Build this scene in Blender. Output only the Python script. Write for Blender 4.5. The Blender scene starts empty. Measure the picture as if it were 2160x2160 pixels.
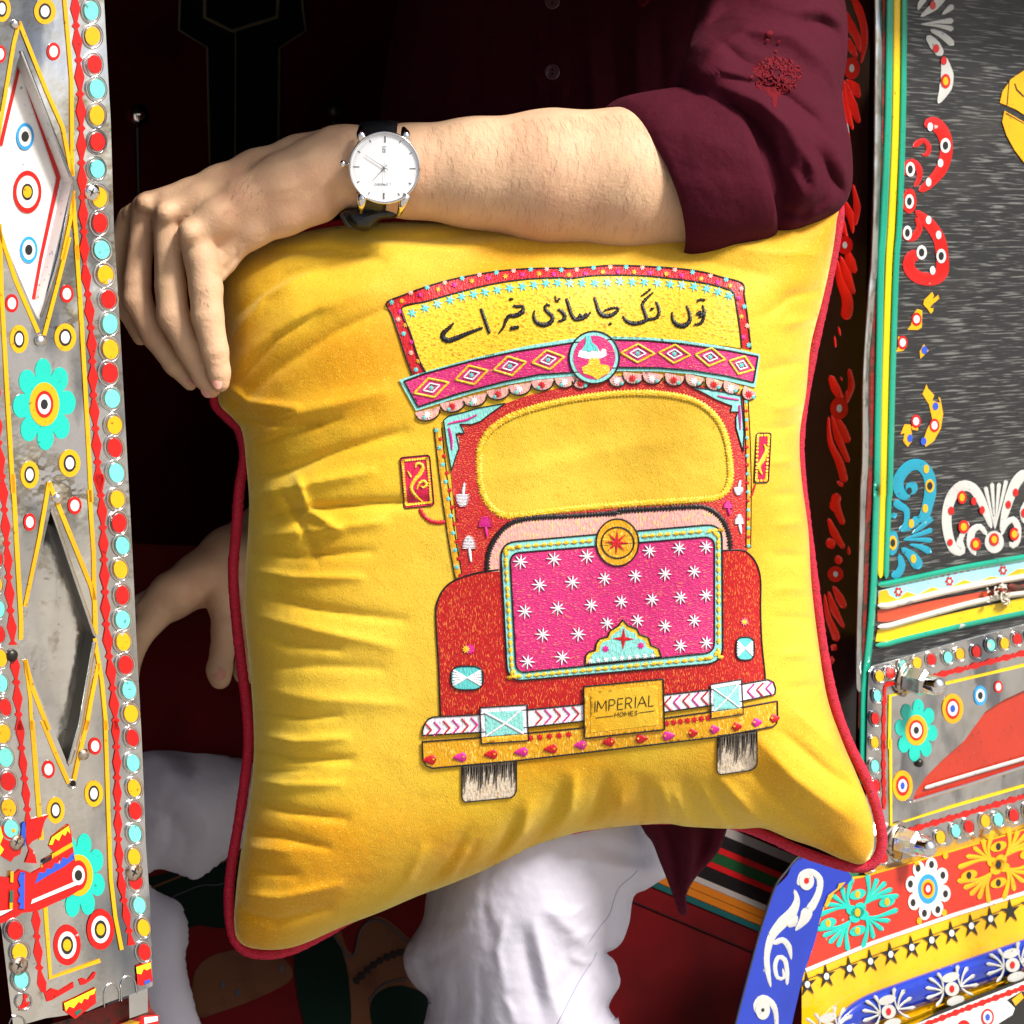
import bpy, math, random
import numpy as np
from mathutils import Vector, Matrix
from mathutils.geometry import delaunay_2d_cdt
random.seed(7)
SC = bpy.context.scene
COL = SC.collection
# ------------------------------------------------------------ camera, sky, sun, exposure
FW, DD, PITCH = 0.77, 1.6, math.radians(7)      # frame width (m) at the pillow, camera distance, downward tilt
CF = Vector((0, math.cos(PITCH), -math.sin(PITCH)))
CU = Vector((0, math.sin(PITCH), math.cos(PITCH)))
CR = Vector((1, 0, 0))
CC = -CF * DD
cam_d = bpy.data.cameras.new('camera')
cam = bpy.data.objects.new('camera', cam_d); COL.objects.link(cam)
cam.matrix_world = Matrix((( 1, CU.x, -CF.x, CC.x), (0, CU.y, -CF.y, CC.y), (0, CU.z, -CF.z, CC.z), (0, 0, 0, 1)))
cam_d.sensor_width = 36; cam_d.lens = 18 / (FW / 2 / DD)
cam_d.clip_start = 0.05; cam_d.clip_end = 500
cam_d.dof.use_dof = True; cam_d.dof.focus_distance = DD - 0.05; cam_d.dof.aperture_fstop = 22
SC.camera = cam
SUN_H = Vector((0.80, -0.60, 0)); SUN_EL = math.radians(49)
SUN_V = (SUN_H * math.cos(SUN_EL) + Vector((0, 0, math.sin(SUN_EL)))).normalized()
w = bpy.data.worlds.new('World'); SC.world = w; w.use_nodes = True
wn = w.node_tree.nodes; wl = w.node_tree.links
sky = wn.new('ShaderNodeTexSky'); sky.sky_type = 'NISHITA'; sky.sun_disc = False
sky.sun_elevation = SUN_EL; sky.sun_rotation = math.atan2(SUN_V.x, SUN_V.y)
sky.air_density = 1.0; sky.dust_density = 4.0; sky.ozone_density = 1.0
bg = wn['Background']; bg.inputs[1].default_value = 0.075
wl.new(sky.outputs[0], bg.inputs[0])
sd = bpy.data.lights.new('sun', 'SUN'); sd.energy = 3.4; sd.angle = math.radians(13); sd.color = (1, 0.965, 0.92)
so = bpy.data.objects.new('sun', sd); COL.objects.link(so)
so.rotation_euler = SUN_V.to_track_quat('Z', 'Y').to_euler()
SC.view_settings.view_transform = 'Standard'; SC.view_settings.look = 'None'
SC.view_settings.exposure = 0.82; SC.view_settings.gamma = 1

# ------------------------------------------------------------ frames and helpers
# photo coordinates (0..2160) are turned into a ray; every surface decides how far along that ray its points lie
def rays(u, v):
    u = np.asarray(u, float); v = np.asarray(v, float)
    a = (u - 1080) / 2160 * FW / DD; b = (1080 - v) / 2160 * FW / DD
    return np.stack([a * CR.x + b * CU.x + CF.x, a * CR.y + b * CU.y + CF.y, a * CR.z + b * CU.z + CF.z], -1)
CN = np.array(CC)
def PN(u, v, d):
    return CN + rays(u, v) * (DD + np.asarray(d, float))[..., None]
def P(u, v, d):
    return Vector(PN(np.array(u), np.array(v), np.array(d)))
def PXM(d=0.0): return FW / 2160 * (DD + d) / DD       # metres per photo pixel at depth d

def Z(*a): return a
# zoom windows used while measuring: (x0, y0, scale)
V_ = (0, 0, 2160/1932); A_ = (0, 0, .2795); B_ = (0, 500, .2795); C_ = (0, 1000, .2795); D_ = (0, 1520, .33126)
E_ = (1620, 0, .2795); F_ = (1620, 540, .2795); G_ = (1620, 1040, .2795); H_ = (1500, 1560, .34161)
I_ = (780, 540, .2381); J_ = (1200, 540, .2381); K_ = (860, 1060, .22774); L_ = (1240, 1060, .22774)
M_ = (860, 1380, .20704); N_ = (1200, 1380, .24845); O_ = (680, 220, .14493); R_ = (220, 240, .32085)
Q_ = (760, 0, .56936); S_ = (820, 1700, .38302); T_ = (200, 0, .36232); U_ = (440, 1500, .34167)
Y_ = (820, 940, .19669); W_ = (0, 1840, .18634); X_ = (1740, 1800, .21739); ID = (0, 0, 1)
def cv(g, pts): return [(g[0] + g[2] * p[0], g[1] + g[2] * p[1]) for p in pts]

def spline(pts, step, closed=False, extra=None):
    """Catmull-Rom resampling of 2D points, returns Nx2 and interpolated extra values"""
    p = np.array(pts, float); n = len(p)
    if extra is None: extra = np.zeros(n)
    e = np.array(extra, float)
    out = []; eo = []
    rng = range(n if closed else n - 1)
    for i in rng:
        if closed: a, b, c, d = p[(i-1) % n], p[i], p[(i+1) % n], p[(i+2) % n]
        else: a, b, c, d = p[max(i-1, 0)], p[i], p[i+1], p[min(i+2, n-1)]
        L = np.hypot(*(c - b)); m = max(1, int(L / step + .5))
        for k in range(m):
            t = k / m
            out.append(.5 * ((2*b) + (c-a)*t + (2*a-5*b+4*c-d)*t*t + (-a+3*b-3*c+d)*t**3))
            eo.append(e[i] * (1-t) + e[(i+1) % n] * t)
    if not closed: out.append(p[-1]); eo.append(e[-1])
    return np.array(out), np.array(eo)

def inpoly(px, py, poly):
    poly = np.asarray(poly); r = np.zeros(px.shape, bool); n = len(poly)
    j = n - 1
    for i in range(n):
        xi, yi = poly[i]; xj, yj = poly[j]
        if yi != yj:
            c = ((yi > py) != (yj > py)) & (px < (xj - xi) * (py - yi) / (yj - yi) + xi)
            r ^= c
        j = i
    return r

def cdt(outline, spacing, holes=()):
    o = np.array(outline, float)
    verts = [Vector(p) for p in o]; n = len(o); edges = [(i, (i+1) % n) for i in range(n)]
    for h in holes:
        k = len(verts); m = len(h); verts += [Vector(p) for p in h]; edges += [(k+i, k+(i+1) % m) for i in range(m)]
    x0, y0 = o.min(0); x1, y1 = o.max(0)
    gx = np.arange(x0, x1, spacing); gy = np.arange(y0, y1, spacing * .866)
    X, Y = np.meshgrid(gx, gy); X = X + (np.arange(len(gy)) % 2)[:, None] * spacing / 2
    X = X.ravel(); Y = Y.ravel()
    k = inpoly(X, Y, o)
    for h in holes: k &= ~inpoly(X, Y, h)
    X = X[k]; Y = Y[k]
    # keep interior points clear of the outline
    bp = np.array([(v.x, v.y) for v in verts])
    keep = np.ones(len(X), bool)
    for c in range(0, len(X), 4000):
        dx = X[c:c+4000, None] - bp[None, :, 0]; dy = Y[c:c+4000, None] - bp[None, :, 1]
        keep[c:c+4000] = (dx*dx + dy*dy).min(1) > (spacing * .45) ** 2
    verts += [Vector((a, b)) for a, b in zip(X[keep], Y[keep])]
    r = delaunay_2d_cdt(verts, edges, [], 0, 1e-6)
    vs = np.array([(v.x, v.y) for v in r[0]]); fs = np.array(r[2])
    c = vs[fs].mean(1)
    ok = inpoly(c[:, 0], c[:, 1], o)
    for h in holes: ok &= ~inpoly(c[:, 0], c[:, 1], np.array(h))
    return vs, fs[ok]

def relief(u, v, creases, ex=1.35):
    """sum of soft ridges (+) and valleys (-) along polylines, metres towards the camera"""
    u = np.asarray(u, float); v = np.asarray(v, float); out = np.zeros(u.shape)
    for pts, wd, amp in creases:
        best = np.full(u.shape, 1e9); n = len(pts) - 1; tt = np.zeros(u.shape)
        for i in range(n):
            ax, ay = pts[i]; bx, by = pts[i+1]
            dx, dy = bx-ax, by-ay; L = dx*dx+dy*dy + 1e-9
            t = np.clip(((u-ax)*dx + (v-ay)*dy) / L, 0, 1)
            d2 = (u-ax-t*dx)**2 + (v-ay-t*dy)**2
            m = d2 < best; best = np.where(m, d2, best); tt = np.where(m, (i+t)/n, tt)
        out += amp * np.exp(-(np.sqrt(best) / wd)**ex) * np.sin(np.pi * np.clip(tt * .86 + .07, 0, 1)) ** .6
    return out

MWD = {}
def link(name, me, parent=None, mw=None):
    o = bpy.data.objects.new(name, me); COL.objects.link(o)
    mw = mw or Matrix.Identity(4); MWD[o] = mw
    if parent:
        o.parent = parent; o.matrix_basis = MWD[parent].inverted() @ mw
    else: o.matrix_basis = mw
    return o
def thing(name, label, cat, loc):
    o = link(name, None, None, Matrix.Translation(loc)); o['label'] = label; o['category'] = cat; o.empty_display_size = .05
    return o

class Plane:
    def __init__(s, p0, ex, ez):
        s.p0 = np.array(p0); s.ex = Vector(ex).normalized(); ez = Vector(ez)
        s.ez = (ez - s.ex * ez.dot(s.ex)).normalized()
        n = s.ex.cross(s.ez)
        if n.dot(CC - Vector(p0)) < 0: n = -n
        s.n = n; s.nn = np.array(n)
        y = s.ez.cross(s.ex)
        s.mat = Matrix((( s.ex.x, y.x, s.ez.x, p0[0]), (s.ex.y, y.y, s.ez.y, p0[1]), (s.ex.z, y.z, s.ez.z, p0[2]), (0, 0, 0, 1)))
        s.flat = True
    def at(s, u, v, off=0.0):
        r = rays(u, v); t = ((s.p0 - CN) @ s.nn + off) / (r @ s.nn)
        return CN + r * t[..., None]
    def shifted(s, off):
        return Plane(tuple(s.p0 + s.nn * off), s.ex, s.ez)

class Mesh:
    """collects decal-like solids that follow a surface (plane or pillow)"""
    def __init__(s, surf, g=ID):
        s.S = surf; s.g = g; s.v = []; s.f = []; s.mi = []; s.mats = []; s.smooth = []
    def _m(s, m):
        if m not in s.mats: s.mats.append(m)
        return s.mats.index(m)
    def add(s, vs, fs, m, smooth=False):
        k = len(s.v); s.v += [tuple(p) for p in vs]; i = s._m(m)
        for f in fs: s.f.append(tuple(int(a)+k for a in f)); s.mi.append(i); s.smooth.append(smooth)
    def _flat(s, o, off, m, th, holes=(), sp=7):
        o = np.array(o, float)
        area = np.sum(o[:, 0]*np.roll(o[:, 1], -1) - np.roll(o[:, 0], -1)*o[:, 1])
        if area > 0: o = o[::-1]
        n = len(o)
        if s.S.flat and not holes:
            a = s.S.at(o[:, 0], o[:, 1], off); b = s.S.at(o[:, 0], o[:, 1], off - th)
            s.add(list(a) + list(b), [tuple(range(n))] + [((i+1) % n, i, i+n, (i+1) % n + n) for i in range(n)], m)
        else:
            vs, fs = cdt(o, sp, holes)
            a = s.S.at(vs[:, 0], vs[:, 1], off); s.add(a, fs[:, ::-1] if True else fs, m, not s.S.flat)
            for loop in [o] + [np.array(h) for h in holes]:
                k = len(loop); a = s.S.at(loop[:, 0], loop[:, 1], off); b = s.S.at(loop[:, 0], loop[:, 1], off - th)
                s.add(list(a) + list(b), [((i+1) % k, i, i+k, (i+1) % k + k) for i in range(k)], m)
    def poly(s, pts, m, off=.0006, th=.0006, smooth=0, holes=(), sp=7):
        o = cv(s.g, pts)
        if smooth: o, _ = spline(o, smooth, True)
        elif not s.S.flat:
            q = []
            for i in range(len(o)):
                a = np.array(o[i]); b = np.array(o[(i+1) % len(o)]); k = max(1, int(np.hypot(*(b-a)) / sp))
                q += [a + (b-a)*j/k for j in range(k)]
            o = q
        s._flat(o, off, m, th, [np.array(cv(s.g, h)) for h in holes], sp); return s
    def ell(s, c, rx, ry, m, off=.0006, th=.0006, rot=0, n=28, pw=1):
        t = np.arange(n) / n * 2*math.pi; ca, sa = math.cos(rot), math.sin(rot)
        cx = np.sign(np.cos(t)) * np.abs(np.cos(t))**pw * rx; sy = np.sign(np.sin(t)) * np.abs(np.sin(t))**pw * ry
        o = cv(s.g, [(c[0]+a*ca-b*sa, c[1]+a*sa+b*ca) for a, b in zip(cx, sy)])
        if s.S.flat or rx * s.g[2] < 9:
            q = np.array(o)[::-1]; C = np.array(cv(s.g, [c])[0])
            if s.S.flat: s._flat(o, off, m, th)
            else:
                vs = np.vstack([q, [C]]); a = s.S.at(vs[:, 0], vs[:, 1], off); s.add(a, [(i, (i+1) % n, n) for i in range(n)], m, True)
        else: s._flat(o, off, m, th, sp=5)
        return s
    def rings(s, c, lst, off=.0006, rot=0):
        for k, (rx, ry, m) in enumerate(lst):
            s.ell(c, rx, ry, m, off + k*.00022, .0004, rot)
        return s
    def stroke(s, pts, wd, m, off=.0003, h=.0007, step=None, jag=0, closed=False, cap=True, straight=False, flat=False):
        g = s.g; P2 = cv(g, pts); n = len(P2)
        W = np.array([wd]*n if np.isscalar(wd) else wd, float) * g[2]
        if len(W) != n: W = np.interp(np.linspace(0, 1, n), np.linspace(0, 1, len(W)), W)
        if step is None: step = 3.0 if not s.S.flat else 7.0
        if straight:
            q = []; e = []
            rng = range(n if closed else n-1)
            for i in rng:
                a = np.array(P2[i]); b = np.array(P2[(i+1) % n]); k = 1 if s.S.flat else max(1, int(np.hypot(*(b-a))/step))
                for j in range(k): q.append(a+(b-a)*j/k); e.append(W[i]*(1-j/k)+W[(i+1) % n]*j/k)
            if not closed: q.append(np.array(P2[-1])); e.append(W[-1])
            c, e = np.array(q), np.array(e)
        else: c, e = spline(P2, step, closed, W)
        k = len(c)
        if closed: tg = np.roll(c, -1, 0) - np.roll(c, 1, 0)
        else: tg = np.gradient(c, axis=0)
        tg /= np.linalg.norm(tg, axis=1)[:, None] + 1e-9
        nr = np.stack([-tg[:, 1], tg[:, 0]], 1)
        hw = e / 2
        if jag: hw = hw + jag * (np.arange(k) % 2 - .5) * 2 + np.random.RandomState(k).uniform(-.4, .4, k) * jag
        if cap and not closed and not straight:
            d = np.concatenate([[0], np.cumsum(np.linalg.norm(np.diff(c, axis=0), axis=1))]); Lt = d[-1]
            for q in (0, -1):
                r = max(hw[q], 1e-3); dd = d if q == 0 else Lt - d
                x = np.clip(dd / r, 0.0, 1); hw = hw * np.where(dd < r, np.sqrt(np.clip(1-(1-x)**2, .06, 1)), 1)
        pr = [(-1, 0), (-.7, .7), (0, 1), (.7, .7), (1, 0)] if not flat else [(-1, 0), (-.96, 1), (.96, 1), (1, 0)]
        if h > .002: pr = [(-1, -.3), (-1, .25), (-.86, .6), (-.5, .9), (0, 1), (.5, .9), (.86, .6), (1, .25), (1, -.3)]
        vs = []
        for a, b in pr:
            q = c + nr * (hw * a)[:, None]; vs.append(s.S.at(q[:, 0], q[:, 1], off + b*h))
        vs = np.array(vs); np_ = len(pr); fl = vs.transpose(1, 0, 2).reshape(-1, 3)
        fs = []
        for i in range(k if closed else k-1):
            j = (i+1) % k
            for a in range(np_-1): fs.append((i*np_+a, i*np_+a+1, j*np_+a+1, j*np_+a))
        if not closed: fs += [tuple(range(np_)), tuple((k-1)*np_ + a for a in range(np_))[::-1]]
        s.add(fl, fs, m, not flat); return s
    def star(s, c, R, r, n, m, off=.0008, rot=0, asp=1.0, th=.0006):
        pts = []
        for i in range(2*n):
            a = rot + i*math.pi/n; q = R if i % 2 == 0 else r
            pts.append((c[0] + q*math.sin(a)*asp, c[1] - q*math.cos(a)))
        o = cv(s.g, pts)
        if s.S.flat: s._flat(o, off, m, th)
        else:
            C = cv(s.g, [c])[0]; vs = np.array(o + [C]); a = s.S.at(vs[:, 0], vs[:, 1], off); a[-1] = s.S.at(np.array([C[0]]), np.array([C[1]]), off+.0004)[0]
            s.add(a, [(i, 2*n, (i+1) % (2*n)) for i in range(2*n)], m)
        return s
    def build(s, name, parent=None, mw=None, label=None, bevel=0):
        mw = mw or (s.S.mat if s.S is not None and s.S.flat else Matrix.Translation(MWD[parent].translation if parent else (0, 0, 0)))
        inv = np.array(mw.inverted()); v = np.array(s.v); v = v @ inv[:3, :3].T + inv[:3, 3]
        me = bpy.data.meshes.new(name); me.from_pydata([tuple(a) for a in v], [], s.f)
        for m in s.mats: me.materials.append(m)
        me.polygons.foreach_set('material_index', s.mi); me.polygons.foreach_set('use_smooth', s.smooth)
        me.validate(); me.update()
        o = link(name, me, parent, mw)
        if label: o['label'] = label
        return o

def raw(name, vs, fs, m, parent=None, smooth=True, mw=None):
    mw = mw or Matrix.Translation(MWD[parent].translation if parent else (0, 0, 0))
    inv = np.array(mw.inverted()); v = np.asarray(vs, float) @ inv[:3, :3].T + inv[:3, 3]
    me = bpy.data.meshes.new(name); me.from_pydata([tuple(a) for a in v], [], [tuple(int(x) for x in f) for f in fs])
    me.materials.append(m); me.polygons.foreach_set('use_smooth', [smooth]*len(me.polygons)); me.update()
    return link(name, me, parent, mw)

def box(name, fr, a, b, m, parent=None):
    """box between local corners a and b of frame matrix fr"""
    vs = [(x, y, z) for x in (a[0], b[0]) for y in (a[1], b[1]) for z in (a[2], b[2])]
    fs = [(0,1,3,2), (4,6,7,5), (0,4,5,1), (2,3,7,6), (0,2,6,4), (1,5,7,3)]
    me = bpy.data.meshes.new(name); me.from_pydata(vs, [], fs); me.materials.append(m); me.update()
    return link(name, me, parent, fr)

def lathe(prof, n, m, fr, name, parent, smooth=True):
    """profile (r, z) spun round the local z axis of fr"""
    k = len(prof); vs = []
    for i in range(n):
        a = i/n*2*math.pi
        vs += [(r*math.cos(a), r*math.sin(a), z) for r, z in prof]
    fs = [(i*k+j, ((i+1) % n)*k+j, ((i+1) % n)*k+j+1, i*k+j+1) for i in range(n) for j in range(k-1)]
    me = bpy.data.meshes.new(name); me.from_pydata(vs, [], fs); me.materials.append(m)
    me.polygons.foreach_set('use_smooth', [smooth]*len(me.polygons)); me.validate(); me.update()
    return link(name, me, parent, fr)

def puff(name, outline, d0, T, Tb, m, parent, sp=8, cr=(), power=.5, smooth=8, gr=6, dfn=None, post=None):
    """closed cushion-like body: outline in photo px, front swells T towards the camera, back swells Tb away"""
    o, _ = spline(outline, smooth, True)
    vs, fs = cdt(o, sp)
    x0, y0 = o.min(0) - 3*gr; x1, y1 = o.max(0) + 3*gr
    gx = np.arange(x0, x1, gr); gy = np.arange(y0, y1, gr); X, Y = np.meshgrid(gx, gy)
    ins = inpoly(X, Y, o); ph = np.zeros(X.shape)
    # multigrid-ish start: coarse solve by repeated relaxation
    for it in range(1400):
        q = (np.roll(ph, 1, 0) + np.roll(ph, -1, 0) + np.roll(ph, 1, 1) + np.roll(ph, -1, 1)) / 4 + .25
        ph = np.where(ins, ph + 1.0*(q-ph), 0)
    ph /= ph.max()
    fx = (vs[:, 0]-x0)/gr; fy = (vs[:, 1]-y0)/gr; ix = fx.astype(int); iy = fy.astype(int); tx = fx-ix; ty = fy-iy
    p = (ph[iy, ix]*(1-tx)*(1-ty) + ph[iy, ix+1]*tx*(1-ty) + ph[iy+1, ix]*(1-tx)*ty + ph[iy+1, ix+1]*tx*ty)
    nb = len(o); p[:nb] = 0; p = np.clip(p, 0, 1)
    th = p ** power
    dc = d0 if dfn is None else dfn(vs[:, 0], vs[:, 1])
    edge = np.clip(th*3, 0, 1)
    fr = PN(vs[:, 0], vs[:, 1], dc - T*th - relief(vs[:, 0], vs[:, 1], cr)*edge - (post(vs[:, 0], vs[:, 1])*edge if post else 0))
    bk = PN(vs[:, 0], vs[:, 1], dc + Tb*th)
    n = len(vs); ids = np.arange(n); ids[nb:] += n - nb
    allv = np.vstack([fr, bk[nb:]])
    F = [tuple(f[::-1]) for f in fs] + [tuple(ids[f]) for f in fs]
    return raw(name, allv, F, m, parent), (x0, y0, gr, ph)

# ------------------------------------------------------------ materials
def lin(r, g, b):
    f = lambda c: (c/255/12.92 if c/255 <= .04045 else ((c/255+.055)/1.055)**2.4)
    return (f(r), f(g), f(b), 1)
def mat(name, col, rough=.5, metal=0, coat=0, sheen=0, sheen_tint=None, var=None, bump=(), spec=.5, sss=0, mask2=None, rvar=None, coord='Object'):
    """var: list of (scale3, lo, hi, colour, detail) noise masks painted over the base colour; bump: list of (scale3, strength, dist)"""
    m = bpy.data.materials.new(name); m.use_nodes = True; nt = m.node_tree; N = nt.nodes; Lk = nt.links
    b = N['Principled BSDF']; b.inputs['Base Color'].default_value = col; b.inputs['Roughness'].default_value = rough
    b.inputs['Metallic'].default_value = metal; b.inputs['Coat Weight'].default_value = coat; b.inputs['Coat Roughness'].default_value = .08
    b.inputs['Specular IOR Level'].default_value = spec
    if sheen:
        b.inputs['Sheen Weight'].default_value = sheen; b.inputs['Sheen Roughness'].default_value = .4
        b.inputs['Sheen Tint'].default_value = sheen_tint or (1, 1, 1, 1)
    if sss:
        b.inputs['Subsurface Weight'].default_value = sss; b.inputs['Subsurface Radius'].default_value = (1, .35, .2); b.inputs['Subsurface Scale'].default_value = .006
    tc = N.new('ShaderNodeTexCoord')
    def noise(sc, detail=3, rot=0):
        mp = N.new('ShaderNodeMapping'); mp.inputs['Scale'].default_value = sc; mp.inputs['Rotation'].default_value = (0, rot, 0)
        Lk.new(tc.outputs[coord], mp.inputs[0])
        t = N.new('ShaderNodeTexNoise'); t.inputs['Scale'].default_value = 1; t.inputs['Detail'].default_value = detail
        Lk.new(mp.outputs[0], t.inputs[0]); return t.outputs['Fac']
    if var:
        prev = None
        for e in var:
            sc, lo, hi, c = e[:4]; det = e[4] if len(e) > 4 else 3; rot = e[5] if len(e) > 5 else 0
            r = N.new('ShaderNodeMapRange'); r.inputs[1].default_value = lo; r.inputs[2].default_value = hi
            Lk.new(noise(sc, det, rot), r.inputs[0])
            mx = N.new('ShaderNodeMix'); mx.data_type = 'RGBA'; Lk.new(r.outputs[0], mx.inputs[0])
            if prev is None: mx.inputs[6].default_value = col
            else: Lk.new(prev, mx.inputs[6])
            mx.inputs[7].default_value = c; prev = mx.outputs[2]
        Lk.new(prev, b.inputs['Base Color'])
    if rvar:
        sc, lo, hi, r0, r1 = rvar
        r = N.new('ShaderNodeMapRange'); r.inputs[1].default_value = lo; r.inputs[2].default_value = hi; r.inputs[3].default_value = r0; r.inputs[4].default_value = r1
        Lk.new(noise(sc, 5), r.inputs[0]); Lk.new(r.outputs[0], b.inputs['Roughness'])
    pn = None
    for e in bump:
        sc, st, di = e[:3]; rot = e[3] if len(e) > 3 else 0
        bp = N.new('ShaderNodeBump'); bp.inputs['Strength'].default_value = st; bp.inputs['Distance'].default_value = di
        Lk.new(noise(sc, 3, rot), bp.inputs['Height'])
        if pn: Lk.new(pn, bp.inputs['Normal'])
        pn = bp.outputs[0]
    if pn: Lk.new(pn, b.inputs['Normal'])
    return m
def k3(a): return (a, a, a)
GRIME = lambda a=.66: (k3(14), a, a+.12, lin(110, 85, 55), 8)
def paint(name, r, g, b, rough=.3, coat=.3, grime=.62):
    c = lin(r, g, b); dk = tuple(x*.55 for x in c[:3]) + (1,)
    return mat(name, c, rough, coat=coat, var=[(k3(9), .52, .8, dk, 6), (k3(300), .66, .74, tuple(x*.4 for x in c[:3])+(1,), 2), (k3(55), .70, .715, (.42, .41, .39, 1), 6)], bump=[(k3(60), .12, .002)])
P_YEL = paint('yellow_sticker', 230, 166, 2); P_RED = paint('red_sticker', 196, 12, 6); P_TEAL = paint('turquoise_sticker', 20, 190, 170)
P_MINT = paint('pale_turquoise_disc', 112, 208, 196); P_WHT = paint('white_sticker', 224, 224, 220); P_BLK = paint('black_sticker', 30, 30, 30)
P_BLU = paint('blue_sticker', 40, 80, 190); P_SKY = paint('sky_blue_sticker', 40, 150, 215); P_LBL = paint('pale_blue_strip', 150, 205, 215)
P_LEM = paint('lemon_sticker', 225, 225, 30); P_GRN = paint('green_trim', 8, 152, 122, .25, .5); P_DGN = paint('dark_green_trim', 14, 100, 80)
P_CYAN = paint('cyan_sticker', 24, 140, 165); P_ORA = paint('orange_red_strip', 190, 70, 40); P_BROWN = paint('burnt_red', 176, 48, 26)
P_CREAM = paint('silver_sticker', 190, 190, 184, .25); P_DBLU = paint('deep_blue_paint', 18, 50, 165, .22, .6)
P_BYEL = paint('body_yellow_paint', 242, 182, 10, .22, .6); P_BRED = paint('body_red_paint', 205, 48, 30, .3, .4)
P_TRIMY = paint('yellow_trim', 244, 200, 6, .3, .4); P_WCORD = paint('white_cord', 220, 212, 196, .5, .1); P_WPNL = paint('white_panel_paint', 235, 233, 228, .35, .2)
STEEL = mat('scratched_steel', (.70, .70, .70, 1), .22, 1, var=[((11, 11, 5), .465, .51, (.24, .26, .30, 1), 6), ((9, 9, 4), .44, .62, (.80, .77, .70, 1), 5), (k3(40), .66, .74, (.38, .30, .2, 1), 8), ((200, 200, 500), .70, .73, (.25, .24, .22, 1), 3)],  # large dark blue-grey patches: reflections of dark surroundings painted into the colour
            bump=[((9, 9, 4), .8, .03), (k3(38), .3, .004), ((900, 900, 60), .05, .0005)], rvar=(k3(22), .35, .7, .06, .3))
STEEL2 = mat('dull_steel', (.66, .65, .63, 1), .2, 1, var=[((18, 18, 9), .50, .56, (.30, .31, .34, 1), 6), ((14, 14, 6), .42, .62, (.72, .71, .67, 1), 5), (k3(70), .68, .74, (.3, .24, .17, 1), 8)],  # dark grey patches here are likewise painted-in reflections
             bump=[((12, 12, 8), .8, .02), (k3(120), .15, .001)])
CHROME = mat('chrome', (.82, .8, .78, 1), .08, 1, bump=[(k3(60), .08, .002)])
RUSTY = mat('rusty_screw', (.5, .42, .34, 1), .35, .9, var=[(k3(260), .5, .64, (.16, .07, .03, 1), 4)], bump=[(k3(400), .3, .0005)])
DARKMET = mat('dark_metal', (.04, .035, .03, 1), .35, .7, bump=[(k3(80), .3, .001)])
GLOSSBLK = mat('dark_lacquer', (.018, .006, .005, 1), .06, 0, coat=.8, bump=[((6, 6, 2), .35, .01)])
RUST = mat('rust_red_beam', lin(120, 25, 15), .6, .1, var=[(k3(45), .48, .6, lin(70, 42, 26), 6), (k3(160), .6, .7, lin(20, 14, 12), 4)], bump=[(k3(140), .6, .003)])
RUBBER = mat('black_rubber', (.015, .015, .015, 1), .35, 0, bump=[(k3(200), .2, .0005)])
WOOD = mat('weathered_black_board', (.013, .013, .013, 1), .5, 0, coat=.15, var=[((24, 24, 640), .54, .62, (.14, .14, .13, 1), 7, .05), ((5, 5, 9), .55, .8, (.05, .045, .04, 1), 4)],
           bump=[((26, 26, 330), .35, .0012, .035)])
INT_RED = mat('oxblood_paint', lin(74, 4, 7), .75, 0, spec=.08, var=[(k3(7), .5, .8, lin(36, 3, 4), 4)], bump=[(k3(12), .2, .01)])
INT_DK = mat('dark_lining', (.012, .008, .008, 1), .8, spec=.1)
def thread(name, r, g, b, fleck=None, amt=.58, rot=0, fs=(700, 700, 260)):
    c = lin(r, g, b); v = [((500, 500, 500), .45, .7, tuple(x*.75 for x in c[:3])+(1,), 2)]
    if fleck: v.append((fs, amt, amt+.07, fleck, 1, rot))
    return mat(name, c, .42, 0, sheen=.15, sheen_tint=c, var=v, bump=[(fs, .8, .0009, rot), ((1400, 1400, 1400), .4, .0003)])
GOLD = lin(240, 175, 70)
T_RED = thread('red_thread', 182, 6, 12, lin(226, 120, 50), .60, .5, (1500, 1500, 330)); T_RED2 = thread('red_cab_thread', 190, 12, 20, lin(226, 120, 50), .61, 0, (700, 700, 1400)); T_REDP = thread('plain_red_thread', 196, 12, 26); T_MIR = thread('crimson_thread', 204, 20, 70)
T_PNK = thread('magenta_thread', 206, 28, 112, lin(226, 120, 90), .63, 0, (420, 420, 1300)); T_PNK2 = thread('hot_pink_thread', 214, 34, 140); T_ROSE = thread('rose_thread', 232, 168, 160, lin(235, 190, 120), .58)
T_MINT = thread('mint_thread', 140, 214, 205); T_MINT2 = thread('deep_mint_thread', 96, 200, 196); T_WHT = thread('white_thread', 236, 232, 236); T_BLK = thread('black_thread', 16, 10, 12)
T_YEL = thread('yellow_thread', 236, 186, 22, lin(250, 215, 90), .56, 0, (500, 500, 900)); T_GLD = thread('gold_thread', 222, 160, 14, lin(245, 200, 90), .6); T_BEIGE = thread('beige_thread', 222, 204, 180, lin(190, 160, 110), .6)
T_SIGN = thread('sign_yellow_thread', 238, 196, 38, lin(196, 134, 14), .60, 0, (360, 360, 620))
VELVET = mat('yellow_velvet', lin(220, 177, 36), .62, 0, sheen=1.0, sheen_tint=lin(255, 242, 160), spec=.25,
             var=[((8, 8, 12), .38, .60, lin(208, 144, 2), 4), ((5, 5, 4), .42, .66, lin(222, 188, 60), 2), ((1300, 1300, 700), .55, .78, lin(182, 136, 8), 2), ((600, 600, 1100), .58, .76, lin(228, 196, 70), 2)],
             bump=[(k3(26), .35, .008), ((1000, 1000, 620), .4, .0010)])
PIPE_M = mat('crimson_cord', lin(200, 8, 48), .6, 0, sheen=.5, sheen_tint=lin(240, 60, 110), var=[((500, 500, 1600), .45, .7, lin(120, 2, 22), 2)], bump=[((500, 500, 1600), .9, .0015, .4)])
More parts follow.
